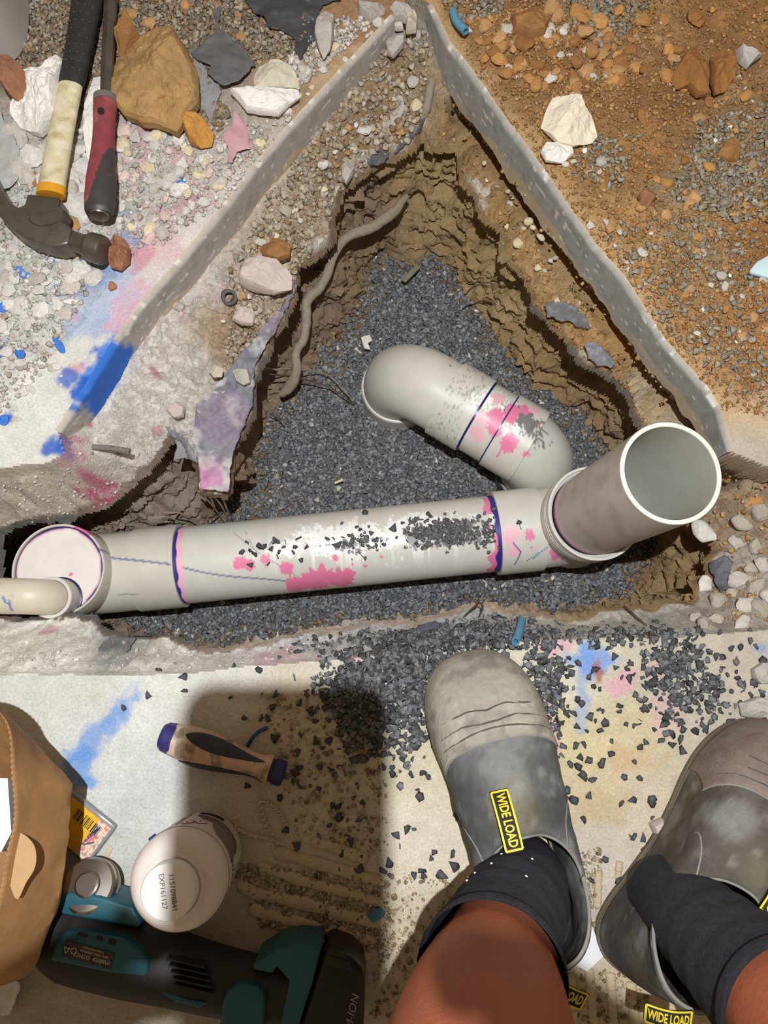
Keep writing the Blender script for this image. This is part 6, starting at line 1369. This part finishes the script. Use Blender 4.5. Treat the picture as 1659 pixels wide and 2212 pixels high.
sheet('plastic_scrap', [(1260,745),(1280,742),(1310,765),(1330,790),(1318,798),(1290,790),(1268,775)], mat_plain('blue_grey_plastic_strip', (128, 128, 134), .55, noise=.2), 'curled grey membrane scrap at the right ledge lip', 'plastic sheet', lift=.010, amp=.003, z0=-.105, follow=.4, seed=113)
sheet('plastic_scrap', [(1535,1215),(1560,1200),(1575,1215),(1565,1270),(1545,1280),(1540,1250)], mat_plain('slate_plastic', (92, 92, 98), .6, noise=.2), 'dark slate membrane flap right of the riser', 'plastic sheet', lift=.010, amp=.004, z0=-.09, follow=.5, seed=123)
sheet('cloth', [(-60,2090),(20,2085),(62,2105),(55,2140),(30,2180),(-60,2200)], mat_plain('pale_cloth', (206, 202, 194), .8, noise=.1), 'pale crumpled cloth below the paper bag', 'cloth', lift=.014, amp=.020, z0=.0, seed=133)
# ---------------- roots
mat_root = mat_plain('dusty_root', (150, 138, 120), .9, noise=.2, nscale=120, bump=.0012, bscale=260); mat_root2 = mat_plain('thin_dark_root', (86, 68, 54), .9, noise=.2)
def root(pts, r, label, mat=mat_root, group=None):
    Pq = np.array([list(at(a_, b_, z_)) for a_, b_, z_ in pts]); n_ = 20 + 12 * len(pts); Pq = resample(Pq, n_)
    rr = np.interp(np.linspace(0, 1, n_), np.linspace(0, 1, len(r)), r) if hasattr(r, '__len__') else np.full(n_, r)
    Pq = Pq + .002 * np.stack([fbm(Pq[:, 0], Pq[:, 1], sc=60, octv=2, seed=3), fbm(Pq[:, 0], Pq[:, 1], sc=60, octv=2, seed=4), 0 * rr], 1)
    c_ = Pq[0].copy(); return tube('root', Pq - c_, rr, mat, None, 12, noise=.18, label=label, cat='root', group=group, loc=tuple(c_))
root([(932,150,-.06),(928,200,-.07),(918,240,-.085),(905,270,-.10),(890,296,-.12)], [.0055, .006, .0065, .005, .003], 'bent grey root at the trench apex')
root([(880,425,-.19),(840,468,-.185),(790,495,-.18),(745,515,-.175),(722,545,-.175),(706,590,-.18),(690,625,-.19)], [.005, .0075, .0085, .008, .0065, .007, .007], 'thick pale root crossing the back clay wall')
root([(690,622,-.19),(664,650,-.195),(662,690,-.20),(655,730,-.21),(640,765,-.22),(640,800,-.23),(628,835,-.25),(606,852,-.26)], [.0075, .007, .007, .0075, .0065, .0075, .009, .006], 'thick grey root running down the left clay wall')
root([(566,808,-.19),(600,812,-.215),(640,815,-.245),(700,830,-.275),(740,855,-.282),(766,872,-.284)], [.0012, .0015, .0015, .0012, .001, .0008], 'thin dark root reaching towards the elbow', mat_root2)
root([(560,792,-.17),(580,797,-.19),(625,798,-.225)], .0011, 'thin pale rootlet left of the thick root')
root([(640,798,-.24),(690,803,-.275),(720,820,-.282),(760,862,-.283)], .0009, 'thin tan rootlet on the gravel by the elbow')
root([(582,893,-.26),(600,905,-.28),(612,920,-.285)], .001, 'short dark rootlet at the foot of the left wall', mat_root2)
for k_, pts in enumerate([[(420,1050,-.13),(450,1085,-.18),(480,1120,-.24)], [(430,1060,-.13),(470,1080,-.17),(500,1130,-.25)], [(380,1085,-.16),(366,1110,-.2),(370,1130,-.24)], [(455,1070,-.14),(462,1100,-.2),(440,1130,-.25)], [(480,1068,-.15),(492,1100,-.2),(508,1128,-.26)], [(350,1105,-.18),(395,1110,-.2),(420,1125,-.23)], [(330,1120,-.19),(360,1115,-.2),(400,1130,-.24)]]):
    root(pts, [.0016, .0012, .0008], 'thin root strand in the tangle behind the main pipe, left of the membrane', mat_root, 'root tangle behind the pipe')
for k_, (pts, lab) in enumerate([([(1005,1330,-.04),(1020,1315,-.02),(1034,1300,.0),(1032,1280,.012)], 'upright twig at the front trench edge'), ([(1034,1300,.0),(1042,1312,-.01),(1036,1332,-.03)], 'forked twig stub beside the upright twig'), ([(1350,1308,-.06),(1370,1326,-.045),(1396,1352,-.03)], 'dark root sticking out below the riser'), ([(1003,640,-.2),(1020,622,-.17),(1050,612,-.15),(1068,616,-.15)], 'thin dark root curling out of the right wall'), ([(1404,1362,.0),(1404,1375,.004),(1402,1392,.004)], 'short upright dark twig on the front ledge')]):
    root(pts, [.0012, .0012, .0009], lab, mat_root2)
# plastic tub at the top left edge
tub = thing('plastic_tub', 'grey plastic tub at the left edge beside the white lump', 'tub', tuple(at(-60, 60, 0)))
to_ = -np.array(tub.location)
tub_m = mat_plain('grey_tub_plastic', (176, 174, 168), .45, noise=.08, nscale=20)
def tubshape(px_poly, z0, z1, name, flare=1.06):
    q_ = resample(np.vstack([P3_(px_poly, z0), P3_(px_poly[:1], z0)]), 65)[:-1]; c_ = q_.mean(0); rows = []
    for z_, s_ in ((z0, .96), (z0 + .004, 1.0), (z1 - .008, flare), (z1 - .006, flare + .03), (z1, flare + .03), (z1, flare - .01), (z0 + .02, .98)):
        r_ = c_ + (q_ - c_) * s_; r_[:, 2] = z_; rows.append(r_)
    V = np.vstack(rows) + to_
    add(name, mesh_np(name, V, grid_faces(len(rows), 64, False, True), None, True, 30), tub_m, tub)
tubshape([(62,-60),(66,20),(62,80),(40,130),(-20,150),(-160,140),(-200,-20),(-120,-120)], .004, .11, 'tub_wall', 1.02)
grs = sheet('grey_sheet', [(-40,200),(0,240),(20,275),(36,300),(46,340),(44,390),(24,412),(0,420),(-40,430)], mat_plain('grey_film', (172, 172, 170), .4, noise=.1), 'dull grey plastic sheet at the left edge below the reddish rock', 'plastic sheet', lift=.012, amp=.008, z0=.012, seed=143)
# ================================================================ THE PERSON: legs in socks and boots, bent over with a phone and a head torch
def skin_body(verts, edges, root):
    me = bpy.data.meshes.new('person'); names = list(verts); ix = {k: i for i, k in enumerate(names)}
    me.from_pydata([verts[k][0] for k in names], [(ix[a], ix[b]) for a, b in edges], []); me.update()
    o = bpy.data.objects.new('tmp_person', me); COL.objects.link(o)
    md = o.modifiers.new('skin', 'SKIN'); md.use_smooth_shade = True
    sv = me.skin_vertices[0].data
    for k in names:
        r = verts[k][1]; sv[ix[k]].radius = (r, r) if not hasattr(r, '__len__') else r; sv[ix[k]].use_root = (k == root)
    sd = o.modifiers.new('sub', 'SUBSURF'); sd.levels = 2; sd.render_levels = 2
    dg = bpy.context.evaluated_depsgraph_get(); out = bpy.data.meshes.new_from_object(o.evaluated_get(dg))
    bpy.data.objects.remove(o); out.name = 'person'; return out
Vb = {
 'pelvis': ((.15, -.56, .92), .13), 'waist': ((.14, -.50, 1.05), .13), 'chest': ((.10, -.33, 1.20), .14), 'neck': ((.05, -.20, 1.30), .06), 'jaw': ((.02, -.13, 1.37), .075), 'skull': ((.01, -.06, 1.44), .095),
 'hipL': ((.07, -.54, .86), .09), 'thighL': ((.05, -.37, .68), .078), 'kneeL': ((.035, -.245, .50), .062), 'calfL': ((.058, -.240, .35), .064), 'shinL': ((.085, -.238, .23), .050), 'ankleL': ((.132, -.222, .10), .040),
 'hipR': ((.23, -.54, .86), .09), 'thighR': ((.27, -.39, .68), .078), 'kneeR': ((.300, -.285, .50), .062), 'calfR': ((.302, -.272, .35), .062), 'shinR': ((.297, -.262, .23), .050), 'ankleR': ((.284, -.245, .10), .040),
 'shoL': ((-.09, -.30, 1.23), .062), 'elbL': ((-.30, -.24, 1.00), .043), 'wriL': ((-.172, -.100, .895), .032), 'palmL': ((-.115, -.074, .878), .029),
 'shoR': ((.28, -.32, 1.23), .062), 'elbR': ((.33, -.30, 1.00), .043), 'wriR': ((.115, -.115, .895), .031), 'palmR': ((.052, -.072, .876), .030)}
Eb = [('pelvis', 'waist'), ('waist', 'chest'), ('chest', 'neck'), ('neck', 'jaw'), ('jaw', 'skull'), ('chest', 'shoL'), ('shoL', 'elbL'), ('elbL', 'wriL'), ('wriL', 'palmL'), ('chest', 'shoR'), ('shoR', 'elbR'), ('elbR', 'wriR'), ('wriR', 'palmR')]
for s_ in 'LR':
    Eb += [('pelvis', 'hip' + s_), ('hip' + s_, 'thigh' + s_), ('thigh' + s_, 'knee' + s_), ('knee' + s_, 'calf' + s_), ('calf' + s_, 'shin' + s_), ('shin' + s_, 'ankle' + s_)]
for s_, sx, px0 in (('L', 1, -.115), ('R', -1, .052)):        # fingers under the phone, thumb along its side
    for k_, (dy, ln_) in enumerate([(.030, .034), (.010, .040), (-.010, .038), (-.028, .030)]):
        a_ = 'f%s%da' % (s_, k_); b_ = 'f%s%db' % (s_, k_); y_ = Vb['palm' + s_][0][1] + dy
        Vb[a_] = ((px0 + sx * .020, y_, .868), .009); Vb[b_] = ((px0 + sx * (.020 + ln_ * .55), y_ - .002, .861), .0085)
        Eb += [('palm' + s_, a_), (a_, b_)]
    y_ = Vb['palm' + s_][0][1]
    Vb['t%sa' % s_] = ((px0 + sx * .012, y_ + .034, .886), .011); Vb['t%sb' % s_] = ((px0 + sx * .036, y_ + .040, .892), .0095); Eb += [('palm' + s_, 't%sa' % s_), ('t%sa' % s_, 't%sb' % s_)]
pm = skin_body(Vb, Eb, 'pelvis')
mat_skin = mat_plain('tanned_skin', (172, 98, 70), .55, noise=.10, nscale=14, bump=.0006, bscale=160, spec=.35, Subsurface_Weight=.12)
mat_skin.node_tree.nodes['Principled BSDF'].inputs['Subsurface Radius'].default_value = (.01, .004, .002)
mat_shirt = mat_plain('dark_work_shirt', (60, 66, 78), .9, noise=.1); mat_short = mat_plain('dark_work_shorts', (52, 54, 60), .9, noise=.1)
for m_ in (mat_skin, mat_shirt, mat_short): pm.materials.append(m_)
for p_ in pm.polygons:
    c_ = p_.center
    if c_.z > .56 and c_.y < -.22 and c_.z < 1.0 and c_.x > -.1: p_.material_index = 2
    if c_.z >= 1.0 and c_.y < -.23 and c_.z < 1.33: p_.material_index = 1
pm.polygons.foreach_set('use_smooth', np.ones(len(pm.polygons), bool))
person = add('person', pm, None, None, 'person standing over the trench, bare shins in dark socks and dusty work boots', 'person')
# ---- boots
mat_leather = mat_plain('dusty_grey_leather', None, .72, noise=.12, nscale=120, bump=.0010, bscale=160, attr=True, spec=.3)
mat_sole = mat_plain('worn_sole_rubber', (122, 114, 98), .85, noise=.15, nscale=90)
mat_seam = mat_plain('stitching', (136, 134, 126), .8, noise=.1)
mat_ridge_dk = mat_plain('toe_groove', (84, 82, 76), .8, noise=.1)
mat_tab = mat_plain('black_webbing', (38, 35, 33), .8, noise=.1)
mat_sock = mat_plain('navy_black_sock', (60, 60, 66), .95, noise=.25, nscale=160, bump=.0016, bscale=420, spec=.1)
SO = np.array([(0, 0), (.016, .002), (.031, .014), (.037, .04), (.037, .08), (.038, .12), (.045, .16), (.055, .20), (.0585, .232), (.054, .262), (.042, .284), (.022, .297), (0, .300)])
def boot_geo(mir):
    half = SO.copy(); oth = SO[::-1][1:-1].copy(); oth[:, 0] *= -.97
    out = np.vstack([half, oth]); out[:, 0] += mir * .004 * np.sin(out[:, 1] / .3 * 3.0)
    return resample(np.vstack([out, out[:1]]), 121)[:-1]
def boot(nm, lab, heel, rotz, tint, seed, mir, pinch=1.0):
    bt = add(nm, None, None, person, label=lab); bt.location = (heel[0], heel[1], 0); bt.rotation_euler = (0, 0, R_(rotz))
    E = boot_geo(mir); nE = len(E); fr_ = np.arange(nE) / nE
    ang = -math.pi / 2 + fr_ * 2 * math.pi
    O = np.stack([.047 * np.cos(ang), .080 + .056 * np.sin(ang)], 1)
    oz = .134 - .008 * np.sin(ang); oz = oz + .014 * np.exp(-((np.cos(ang)) / .35) ** 2) * (np.sin(ang) > 0) - .022 * np.abs(np.cos(ang)) ** 4
    NV = 40; rows = []
    toe = sstep(.10, .30, E[:, 1])
    for j in range(NV):
        t = j / (NV - 1); b0, b1, b2, b3 = (1 - t) ** 3, 3 * t * (1 - t) ** 2, 3 * t * t * (1 - t), t ** 3
        p1 = np.c_[E * np.array([1.05, 1.0]) + np.array([0, .004]), .070 + .022 * toe]
        k2 = .26 + .16 * toe
        p2 = np.c_[O + (E - O) * k2[:, None], .112 - .006 * toe]
        q = b0 * np.c_[E, np.full(nE, .020)] + b1 * p1 + b2 * p2 + b3 * np.c_[O, oz]
        rows.append(q)
    V = np.array(rows)
    # creases over the instep, soft dents
    n_ = fbm(V[..., 0], V[..., 1], V[..., 2], sc=22, octv=4, seed=seed)
    tv = np.linspace(0, 1, NV)[:, None]
    cr = np.sin(V[..., 1] * 260 + 3 * n_) * np.exp(-((V[..., 1] - .185) / .025) ** 2) * .0012
    V[..., 2] += (n_ * .004 + cr) * np.sin(math.pi * np.clip(tv, 0, 1)); V[..., 0] += .004 * fbm(V[..., 0], V[..., 1], V[..., 2], sc=26, octv=3, seed=seed + 7) * np.sin(math.pi * tv)
    Vf = V.reshape(-1, 3); n2_ = fbm(Vf[:, 0], Vf[:, 1], Vf[:, 2], sc=28, octv=5, seed=seed + 2)
    c = np.tile(lin(tint), (len(Vf), 1)); c = mixc(c, lin((142, 142, 138)), sstep(.1, .5, n2_) * .6); c = mixc(c, lin((62, 62, 64)), sstep(.0, .4, -n2_) * .75)
    sc2 = fbm(Vf[:, 0], Vf[:, 1], Vf[:, 2], sc=90, octv=4, seed=seed + 40); c = mixc(c, lin((150, 148, 142)), sstep(.25, .5, sc2) * .4)
    c = mixc(c, lin((160, 150, 108)), np.exp(-((Vf[:, 1] - .155) / .02) ** 2 - (Vf[:, 0] / .02) ** 2) * .35)
    Fq = grid_faces(NV, nE, False, True); ycap = .212 - 6.0 * 0; capm = np.zeros(len(Fq), bool)
    me = mesh_np('upper', Vf, Fq, c, True); up_ = add('upper', me, mat_leather, bt, label='dusty leather upper'); md = up_.modifiers.new('thick', 'SOLIDIFY'); md.thickness = .003
    # toe cap: own shell just proud of the upper, ending in a smooth curved edge
    def surf(fa, t):
        jj_ = np.clip(t, 0, 1) * (NV - 1); a = fa % 1 * nE; j0 = int(jj_); j1 = min(NV - 1, j0 + 1); i0 = int(a) % nE; i1 = (i0 + 1) % nE; fu, fv = a - int(a), jj_ - j0
        return (V[j0, i0] * (1 - fu) + V[j0, i1] * fu) * (1 - fv) + (V[j1, i0] * (1 - fu) + V[j1, i1] * fu) * fv
    NU, NT = 90, 26; Vc = np.zeros((NU, NT, 3)); fas = np.linspace(.315, .685, NU)
    for i_, fa in enumerate(fas):
        e_ = abs(fa - .5) / .185
        ycut = .218 - .030 * e_ ** 2
        ts = np.linspace(0, 1, 60); ys_ = np.array([surf(fa, q)[1] for q in ts]); kk_ = int(np.argmax(ys_ < ycut)) if (ys_ < ycut).any() else 36; tm_ = ts[kk_] - (0 if kk_ == 0 else (ts[1]) * (ycut - ys_[kk_]) / (ys_[kk_ - 1] - ys_[kk_] + 1e-9))
        tm_ = max(tm_, .015)
        for k_ in range(NT): Vc[i_, k_] = surf(fa, tm_ * k_ / (NT - 1))
    cen = np.array([0, .205, .02]); dv = Vc - cen; Vc = Vc + dv / np.linalg.norm(dv, axis=-1)[..., None] * .0036
    Vc = Vc.reshape(-1, 3); n3_ = fbm(Vc[:, 0], Vc[:, 1], Vc[:, 2], sc=30, octv=5, seed=seed + 5)
    band = sstep(.5, .8, np.sin(Vc[:, 1] * 420 + 10 * Vc[:, 0] ** 2 * 40)) * sstep(.262, .252, Vc[:, 1])
    cc = np.tile(lin((158, 153, 140)), (len(Vc), 1)) * (1 + .25 * n3_ + .16 * band)[:, None]
    cc = mixc(cc, lin((84, 82, 78)), sstep(.12, .4, fbm(Vc[:, 0], Vc[:, 1], Vc[:, 2], sc=60, octv=4, seed=seed + 31)) * .45)
    if seed > 50: cc = mixc(cc, lin((118, 98, 90)), np.full(len(cc), .75))
    me = mesh_np('toe_cap', Vc, grid_faces(NU, NT), np.clip(cc, .01, .9), True); tc_ = add('toe_cap', me, mat_leather, bt, label='scuffed pale toe cap'); md = tc_.modifiers.new('thick', 'SOLIDIFY'); md.thickness = .002; md.offset = 0
    eg = Vc.reshape(NU, NT, 3)[:, -1]; tube('toe_seam', eg, .0012, mat_seam, bt, 6)
    for sh_ in (.010, .019, .030):
        q = []
        for i_, fa in enumerate(fas[8:-8]):
            col_ = Vc.reshape(NU, NT, 3)[i_ + 8]; yy = col_[:, 1]; tgt = eg[i_ + 8][1] + sh_; 
            k_ = int(np.argmin(np.abs(yy - tgt) + (np.arange(NT) < NT * .3) * .05)); q.append(col_[k_])
        q = np.array(q); ker = np.ones(9) / 9; q = np.stack([np.convolve(np.pad(q[:, c_], 4, mode='edge'), ker, 'valid') for c_ in range(3)], 1)
        tube('toe_ridge', q + np.array([0, 0, .0004]), .0013, mat_ridge_dk, bt, 6)
    # sole
    rows = []
    for z_, s_ in ((.0, .97), (.002, 1.0), (.0095, 1.005), (.0105, .985), (.012, .985), (.013, 1.012), (.021, 1.016), (.0235, 1.0), (.0235, .9)):
        q = (E - np.array([0, .15])) * np.array([s_ + .045, s_ + .012]) + np.array([0, .15]); rows.append(np.c_[q, np.full(nE, z_)])
    Vs = np.vstack(rows); Fs = grid_faces(len(rows), nE, False, True)
    Vs = np.vstack([Vs, [[0, .15, 0]]]); j = np.arange(nE); Ft = np.stack([(j + 1) % nE, j, np.full(nE, len(Vs) - 1)], 1)
    add('sole', mesh_np('sole', Vs, to_tris(Fs, Ft), None, True, 35), mat_sole, bt, label='worn rubber sole with grooved welt')
    # rim binding and gusset seams
    rim = V[-1]; tube('rim_binding', np.vstack([rim, rim[:2]]), .0018, mat_seam, bt, 8, cap=False)
    for fc in (.285, .715):                          # elastic side gussets: U seam with darker panel
        pts = []
        for q in np.linspace(0, 1, 30):
            w_ = .075 * math.sin(math.pi * q) ** .0 if 0 else .07
            a_ = -w_ + 2 * w_ * q; tt2 = 1 - .42 * math.sin(math.pi * q) ** .55
            pts.append(surf(fc + a_, tt2) + np.array([0, 0, .0005]))
        cenp = np.mean(pts, 0); out = np.array([np.sign(cenp[0]) * .0016, 0, .0012])
        tube('gusset_seam', np.array(pts) + out, .0012, mat_seam, bt, 6)
    for fc, a0, a1 in ((.5, .07, .055), (.5, -.07, -.055)):            # side edges of the front panel
        pts = [surf(fc + a0 + (a1 - a0) * q, .62 + .37 * q) for q in np.linspace(0, 1, 16)]
        tube('panel_seam', np.array(pts) + np.array([0, .0004, .0008]), .0010, mat_seam, bt, 6)
    # pull tabs
    def tab(p, along, nrm, ln_, wd_, txt, flip=False):
        along = Vector(along).normalized(); nrm = Vector(nrm); nrm = (nrm - along * nrm.dot(along)).normalized(); x = along.cross(nrm)
        M = Matrix((along, -x, nrm)).transposed().to_4x4(); M.translation = Vector(p)
        nn_ = 24; Vt = []
        for i_ in range(nn_):
            f = i_ / (nn_ - 1); xx_ = (f - .5) * ln_; zz_ = .0045 * math.sin(math.pi * f)
            for (y_, dz) in ((-wd_ / 2, 0), (wd_ / 2, 0), (wd_ / 2, .0014), (-wd_ / 2, .0014)): Vt.append((xx_, y_, zz_ + dz))
        Vt = np.array(Vt); Ft_ = grid_faces(nn_, 4, False, True); Ft_ = np.vstack([Ft_, [[0, 1, 2, 3]], [[(nn_ - 1) * 4 + q for q in (3, 2, 1, 0)]]])
        o = add('pull_tab', mesh_np('pull_tab', Vt, Ft_, None, True, 40), mat_tab, bt, label='black pull tab lettered WIDE LOAD in yellow'); o.matrix_local = M
        def lift(me):
            for v in me.vertices: v.co.z += .0016 + .0045 * math.sin(math.pi * min(1, max(0, v.co.x / ln_ + .5)))
            return me
        tm = text_me(txt, wd_ * .70, extrude=.0001, bold=.0003)
        xs_ = [v.co.x for v in tm.vertices]; sc_x = (ln_ * .86) / (max(xs_) - min(xs_))
        for v in tm.vertices: v.co.x *= sc_x
        if flip:
            for v in tm.vertices: v.co.x *= -1; v.co.y *= -1
        add('tab_lettering', lift(tm), mat_yel, o)
        bv = [];
        for s1, s2 in ((1, 0), (.0, 1)): pass
        w1, w2 = ln_ * .47, wd_ * .46; t1 = .0009; N_b = 20
        def strip(x0, y0, x1, y1):
            q = [(x0 + (x1 - x0) * k_ / N_b, y0 + (y1 - y0) * k_ / N_b) for k_ in range(N_b + 1)]; dx, dy = x1 - x0, y1 - y0; l_ = math.hypot(dx, dy); nx2, ny2 = -dy / l_ * t1, dx / l_ * t1
            b_ = len(bv); bv.extend([(a + nx2, c_ + ny2, 0) for a, c_ in q] + [(a - nx2, c_ - ny2, 0) for a, c_ in q]); return [(b_ + k_, b_ + k_ + 1, b_ + N_b + 2 + k_, b_ + N_b + 1 + k_) for k_ in range(N_b)]
        fs = strip(-w1, -w2, w1, -w2) + strip(w1, -w2, w1, w2) + strip(w1, w2, -w1, w2) + strip(-w1, w2, -w1, -w2)
        add('tab_border', lift(mesh_pd('tab_border', bv, fs)), mat_yel, o)
    pf_ = surf(.5, .985); pb_ = surf(.5, .72); mid = (pf_ + pb_) / 2
    tab(mid * .35 + pf_ * .65 + np.array([-.012 * pinch, .004, .006]), pf_ - pb_, (0, .45, 1), .054, .0165, 'WIDE LOAD')
    ph_ = surf(0, .98)
    tab(ph_ + np.array([0, -.014, .004]), (.75, -.65, .05) if pinch > 0 else (.7, .5, .1), (0, -.3, 1), .040, .0165, 'WIDE LOAD')
    return bt
boot('boot', 'dusty grey work boot nearer the trench, worn on the left foot', (.158, -.300), 13.5, (92, 93, 94), 3, 1)
boot('boot', 'brownish grey work boot angled outwards, worn on the right foot', (.238, -.318), -42, (84, 78, 72), 63, -1, -1)
def sock(nm, lab, pts, rr):
    Pq = resample(np.array(pts), 90); r_ = np.interp(np.linspace(0, 1, 90), np.linspace(0, 1, len(rr)), rr)
    s_ = np.linspace(0, 1, 90); r_ = r_ * (1 + .010 * np.sin(s_ * 42) * np.exp(-((s_ - .5) / .3) ** 2)); r_[-8:] += .0022; r_[-2:] -= .001
    V, Fq, Ft, SS, TH = sweep(Pq, r_, 120, False)
    V = V + (V - np.repeat(Pq, 120, 0)) * (.010 * np.sin(TH * 60) )[:, None]
    o = add(nm, mesh_np(nm, V, Fq, None, True), mat_sock, person, label=lab); return o
sock('sock', 'dark ribbed crew sock on the left leg', [(.138, -.222, .05), (.132, -.222, .10), (.114, -.225, .150), (.092, -.232, .205), (.077, -.236, .262)], [.039, .0415, .0455, .049, .0535])
sock('sock', 'dark ribbed crew sock on the right leg', [(.284, -.244, .05), (.284, -.245, .10), (.290, -.252, .155), (.295, -.259, .205), (.298, -.264, .262)], [.039, .0415, .0455, .049, .0535])
# lint on the sock
lint_me = mesh_np('lint', *LUMPS[2]); lint_me.materials.append(mat_wht)
sock_l = [o for o in bpy.data.objects if o.name == 'sock'][0]
for x_, y_, r_ in [(-.034, -.206, .150), (-.030, -.215, .172), (-.014, -.188, .165), (-.002, -.186, .140), (.010, -.190, .190), (-.038, -.225, .185), (.024, -.185, .150)]:
    k_ = np.argmin(np.abs(np.array([v.co.z for v in sock_l.data.vertices]) - r_) + np.abs(np.array([v.co.x for v in sock_l.data.vertices]) - (.108 + x_)) + (np.array([v.co.y for v in sock_l.data.vertices]) > -.2) * -.02)
    add('lint', lint_me, None, sock_l, loc=tuple(sock_l.data.vertices[int(k_)].co), scale=(.003, .003, .003))
# ---- phone in the hands and head torch
ph = thing('phone', 'slim black phone held in both hands above the floor', 'phone', (-.037, -.0300, .868))
ph.rotation_euler = (TILT, 0, 0)
rr_ = [((.039 - .012) * sx_ + .012 * math.cos(a_), (.080 - .012) * sy_ + .012 * math.sin(a_)) for sx_, sy_, a0_ in ((1, 1, 0), (-1, 1, 1.5708), (-1, -1, 3.1416), (1, -1, 4.7124)) for a_ in np.linspace(a0_, a0_ + 1.5708, 8)]
add('phone_body', prism('phone_body', rr_, .008, .0015, 2, z0=-.004), mat_plain('phone_glass', (40, 40, 44), .25), ph)
add('camera_bump', box_mesh('camera_bump', .034, .034, .002, .0009, 2), mat_plain('phone_lens_plate', (60, 60, 64), .3), ph, loc=(.019, .056, -.005))
ht = add('head_torch', None, None, person, label='head torch worn on the forehead'); ht.location = tuple(LAMP + Vector((0, -.008, .028)))
lathe('torch_housing', [(0, .014), (.018, .012), (.022, .004), (.022, -.010), (.020, -.012), (.018, -.006), (0, -.006)], mat_rubber, ht, 32)
tube('torch_strap', np.array([[.10 * math.cos(a_), -.105 + .115 * math.sin(a_), .052 + .055 * math.sin(a_) * -.3] for a_ in np.linspace(0, 2 * math.pi, 60)]), .006, mat_rubber, ht, 8, ell=(1.6, .5), cap=False)

# ---- look-alikes that still share a label are told apart by their order in the picture
from collections import defaultdict
by = defaultdict(list)
for o in bpy.data.objects:
    if o.parent is None and 'label' in o and 'kind' not in o: by[o['label']].append(o)
TENS = ['leftmost', 'second', 'third', 'fourth', 'fifth', 'sixth', 'seventh', 'eighth', 'ninth', 'tenth', 'eleventh', 'twelfth', 'thirteenth', 'fourteenth', 'fifteenth', 'sixteenth', 'seventeenth', 'eighteenth', 'nineteenth', 'twentieth', 'twenty-first', 'twenty-second', 'twenty-third', 'twenty-fourth', 'twenty-fifth', 'twenty-sixth', 'twenty-seventh', 'twenty-eighth']
for lab_, obs in by.items():
    if 1 < len(obs) <= 28:
        def sx_(o):
            p = o.location; d_ = p.y * st + (CH - p.z) * ct; return p.x / d_
        obs.sort(key=sx_)
        for k_, o in enumerate(obs):
            l2 = f"{lab_}, {TENS[k_]}" + (" from left" if k_ else "")
            for w_ in (' angular', ' elongated', ' rounded', ' solid', ' broken'):
                if len(l2.split()) > 16 and w_ == ' solid': l2 = l2.replace(w_, '')
            while len(l2.split()) > 16 and ' the ' in l2: l2 = l2.replace(' the ', ' ', 1)
            o['label'] = l2
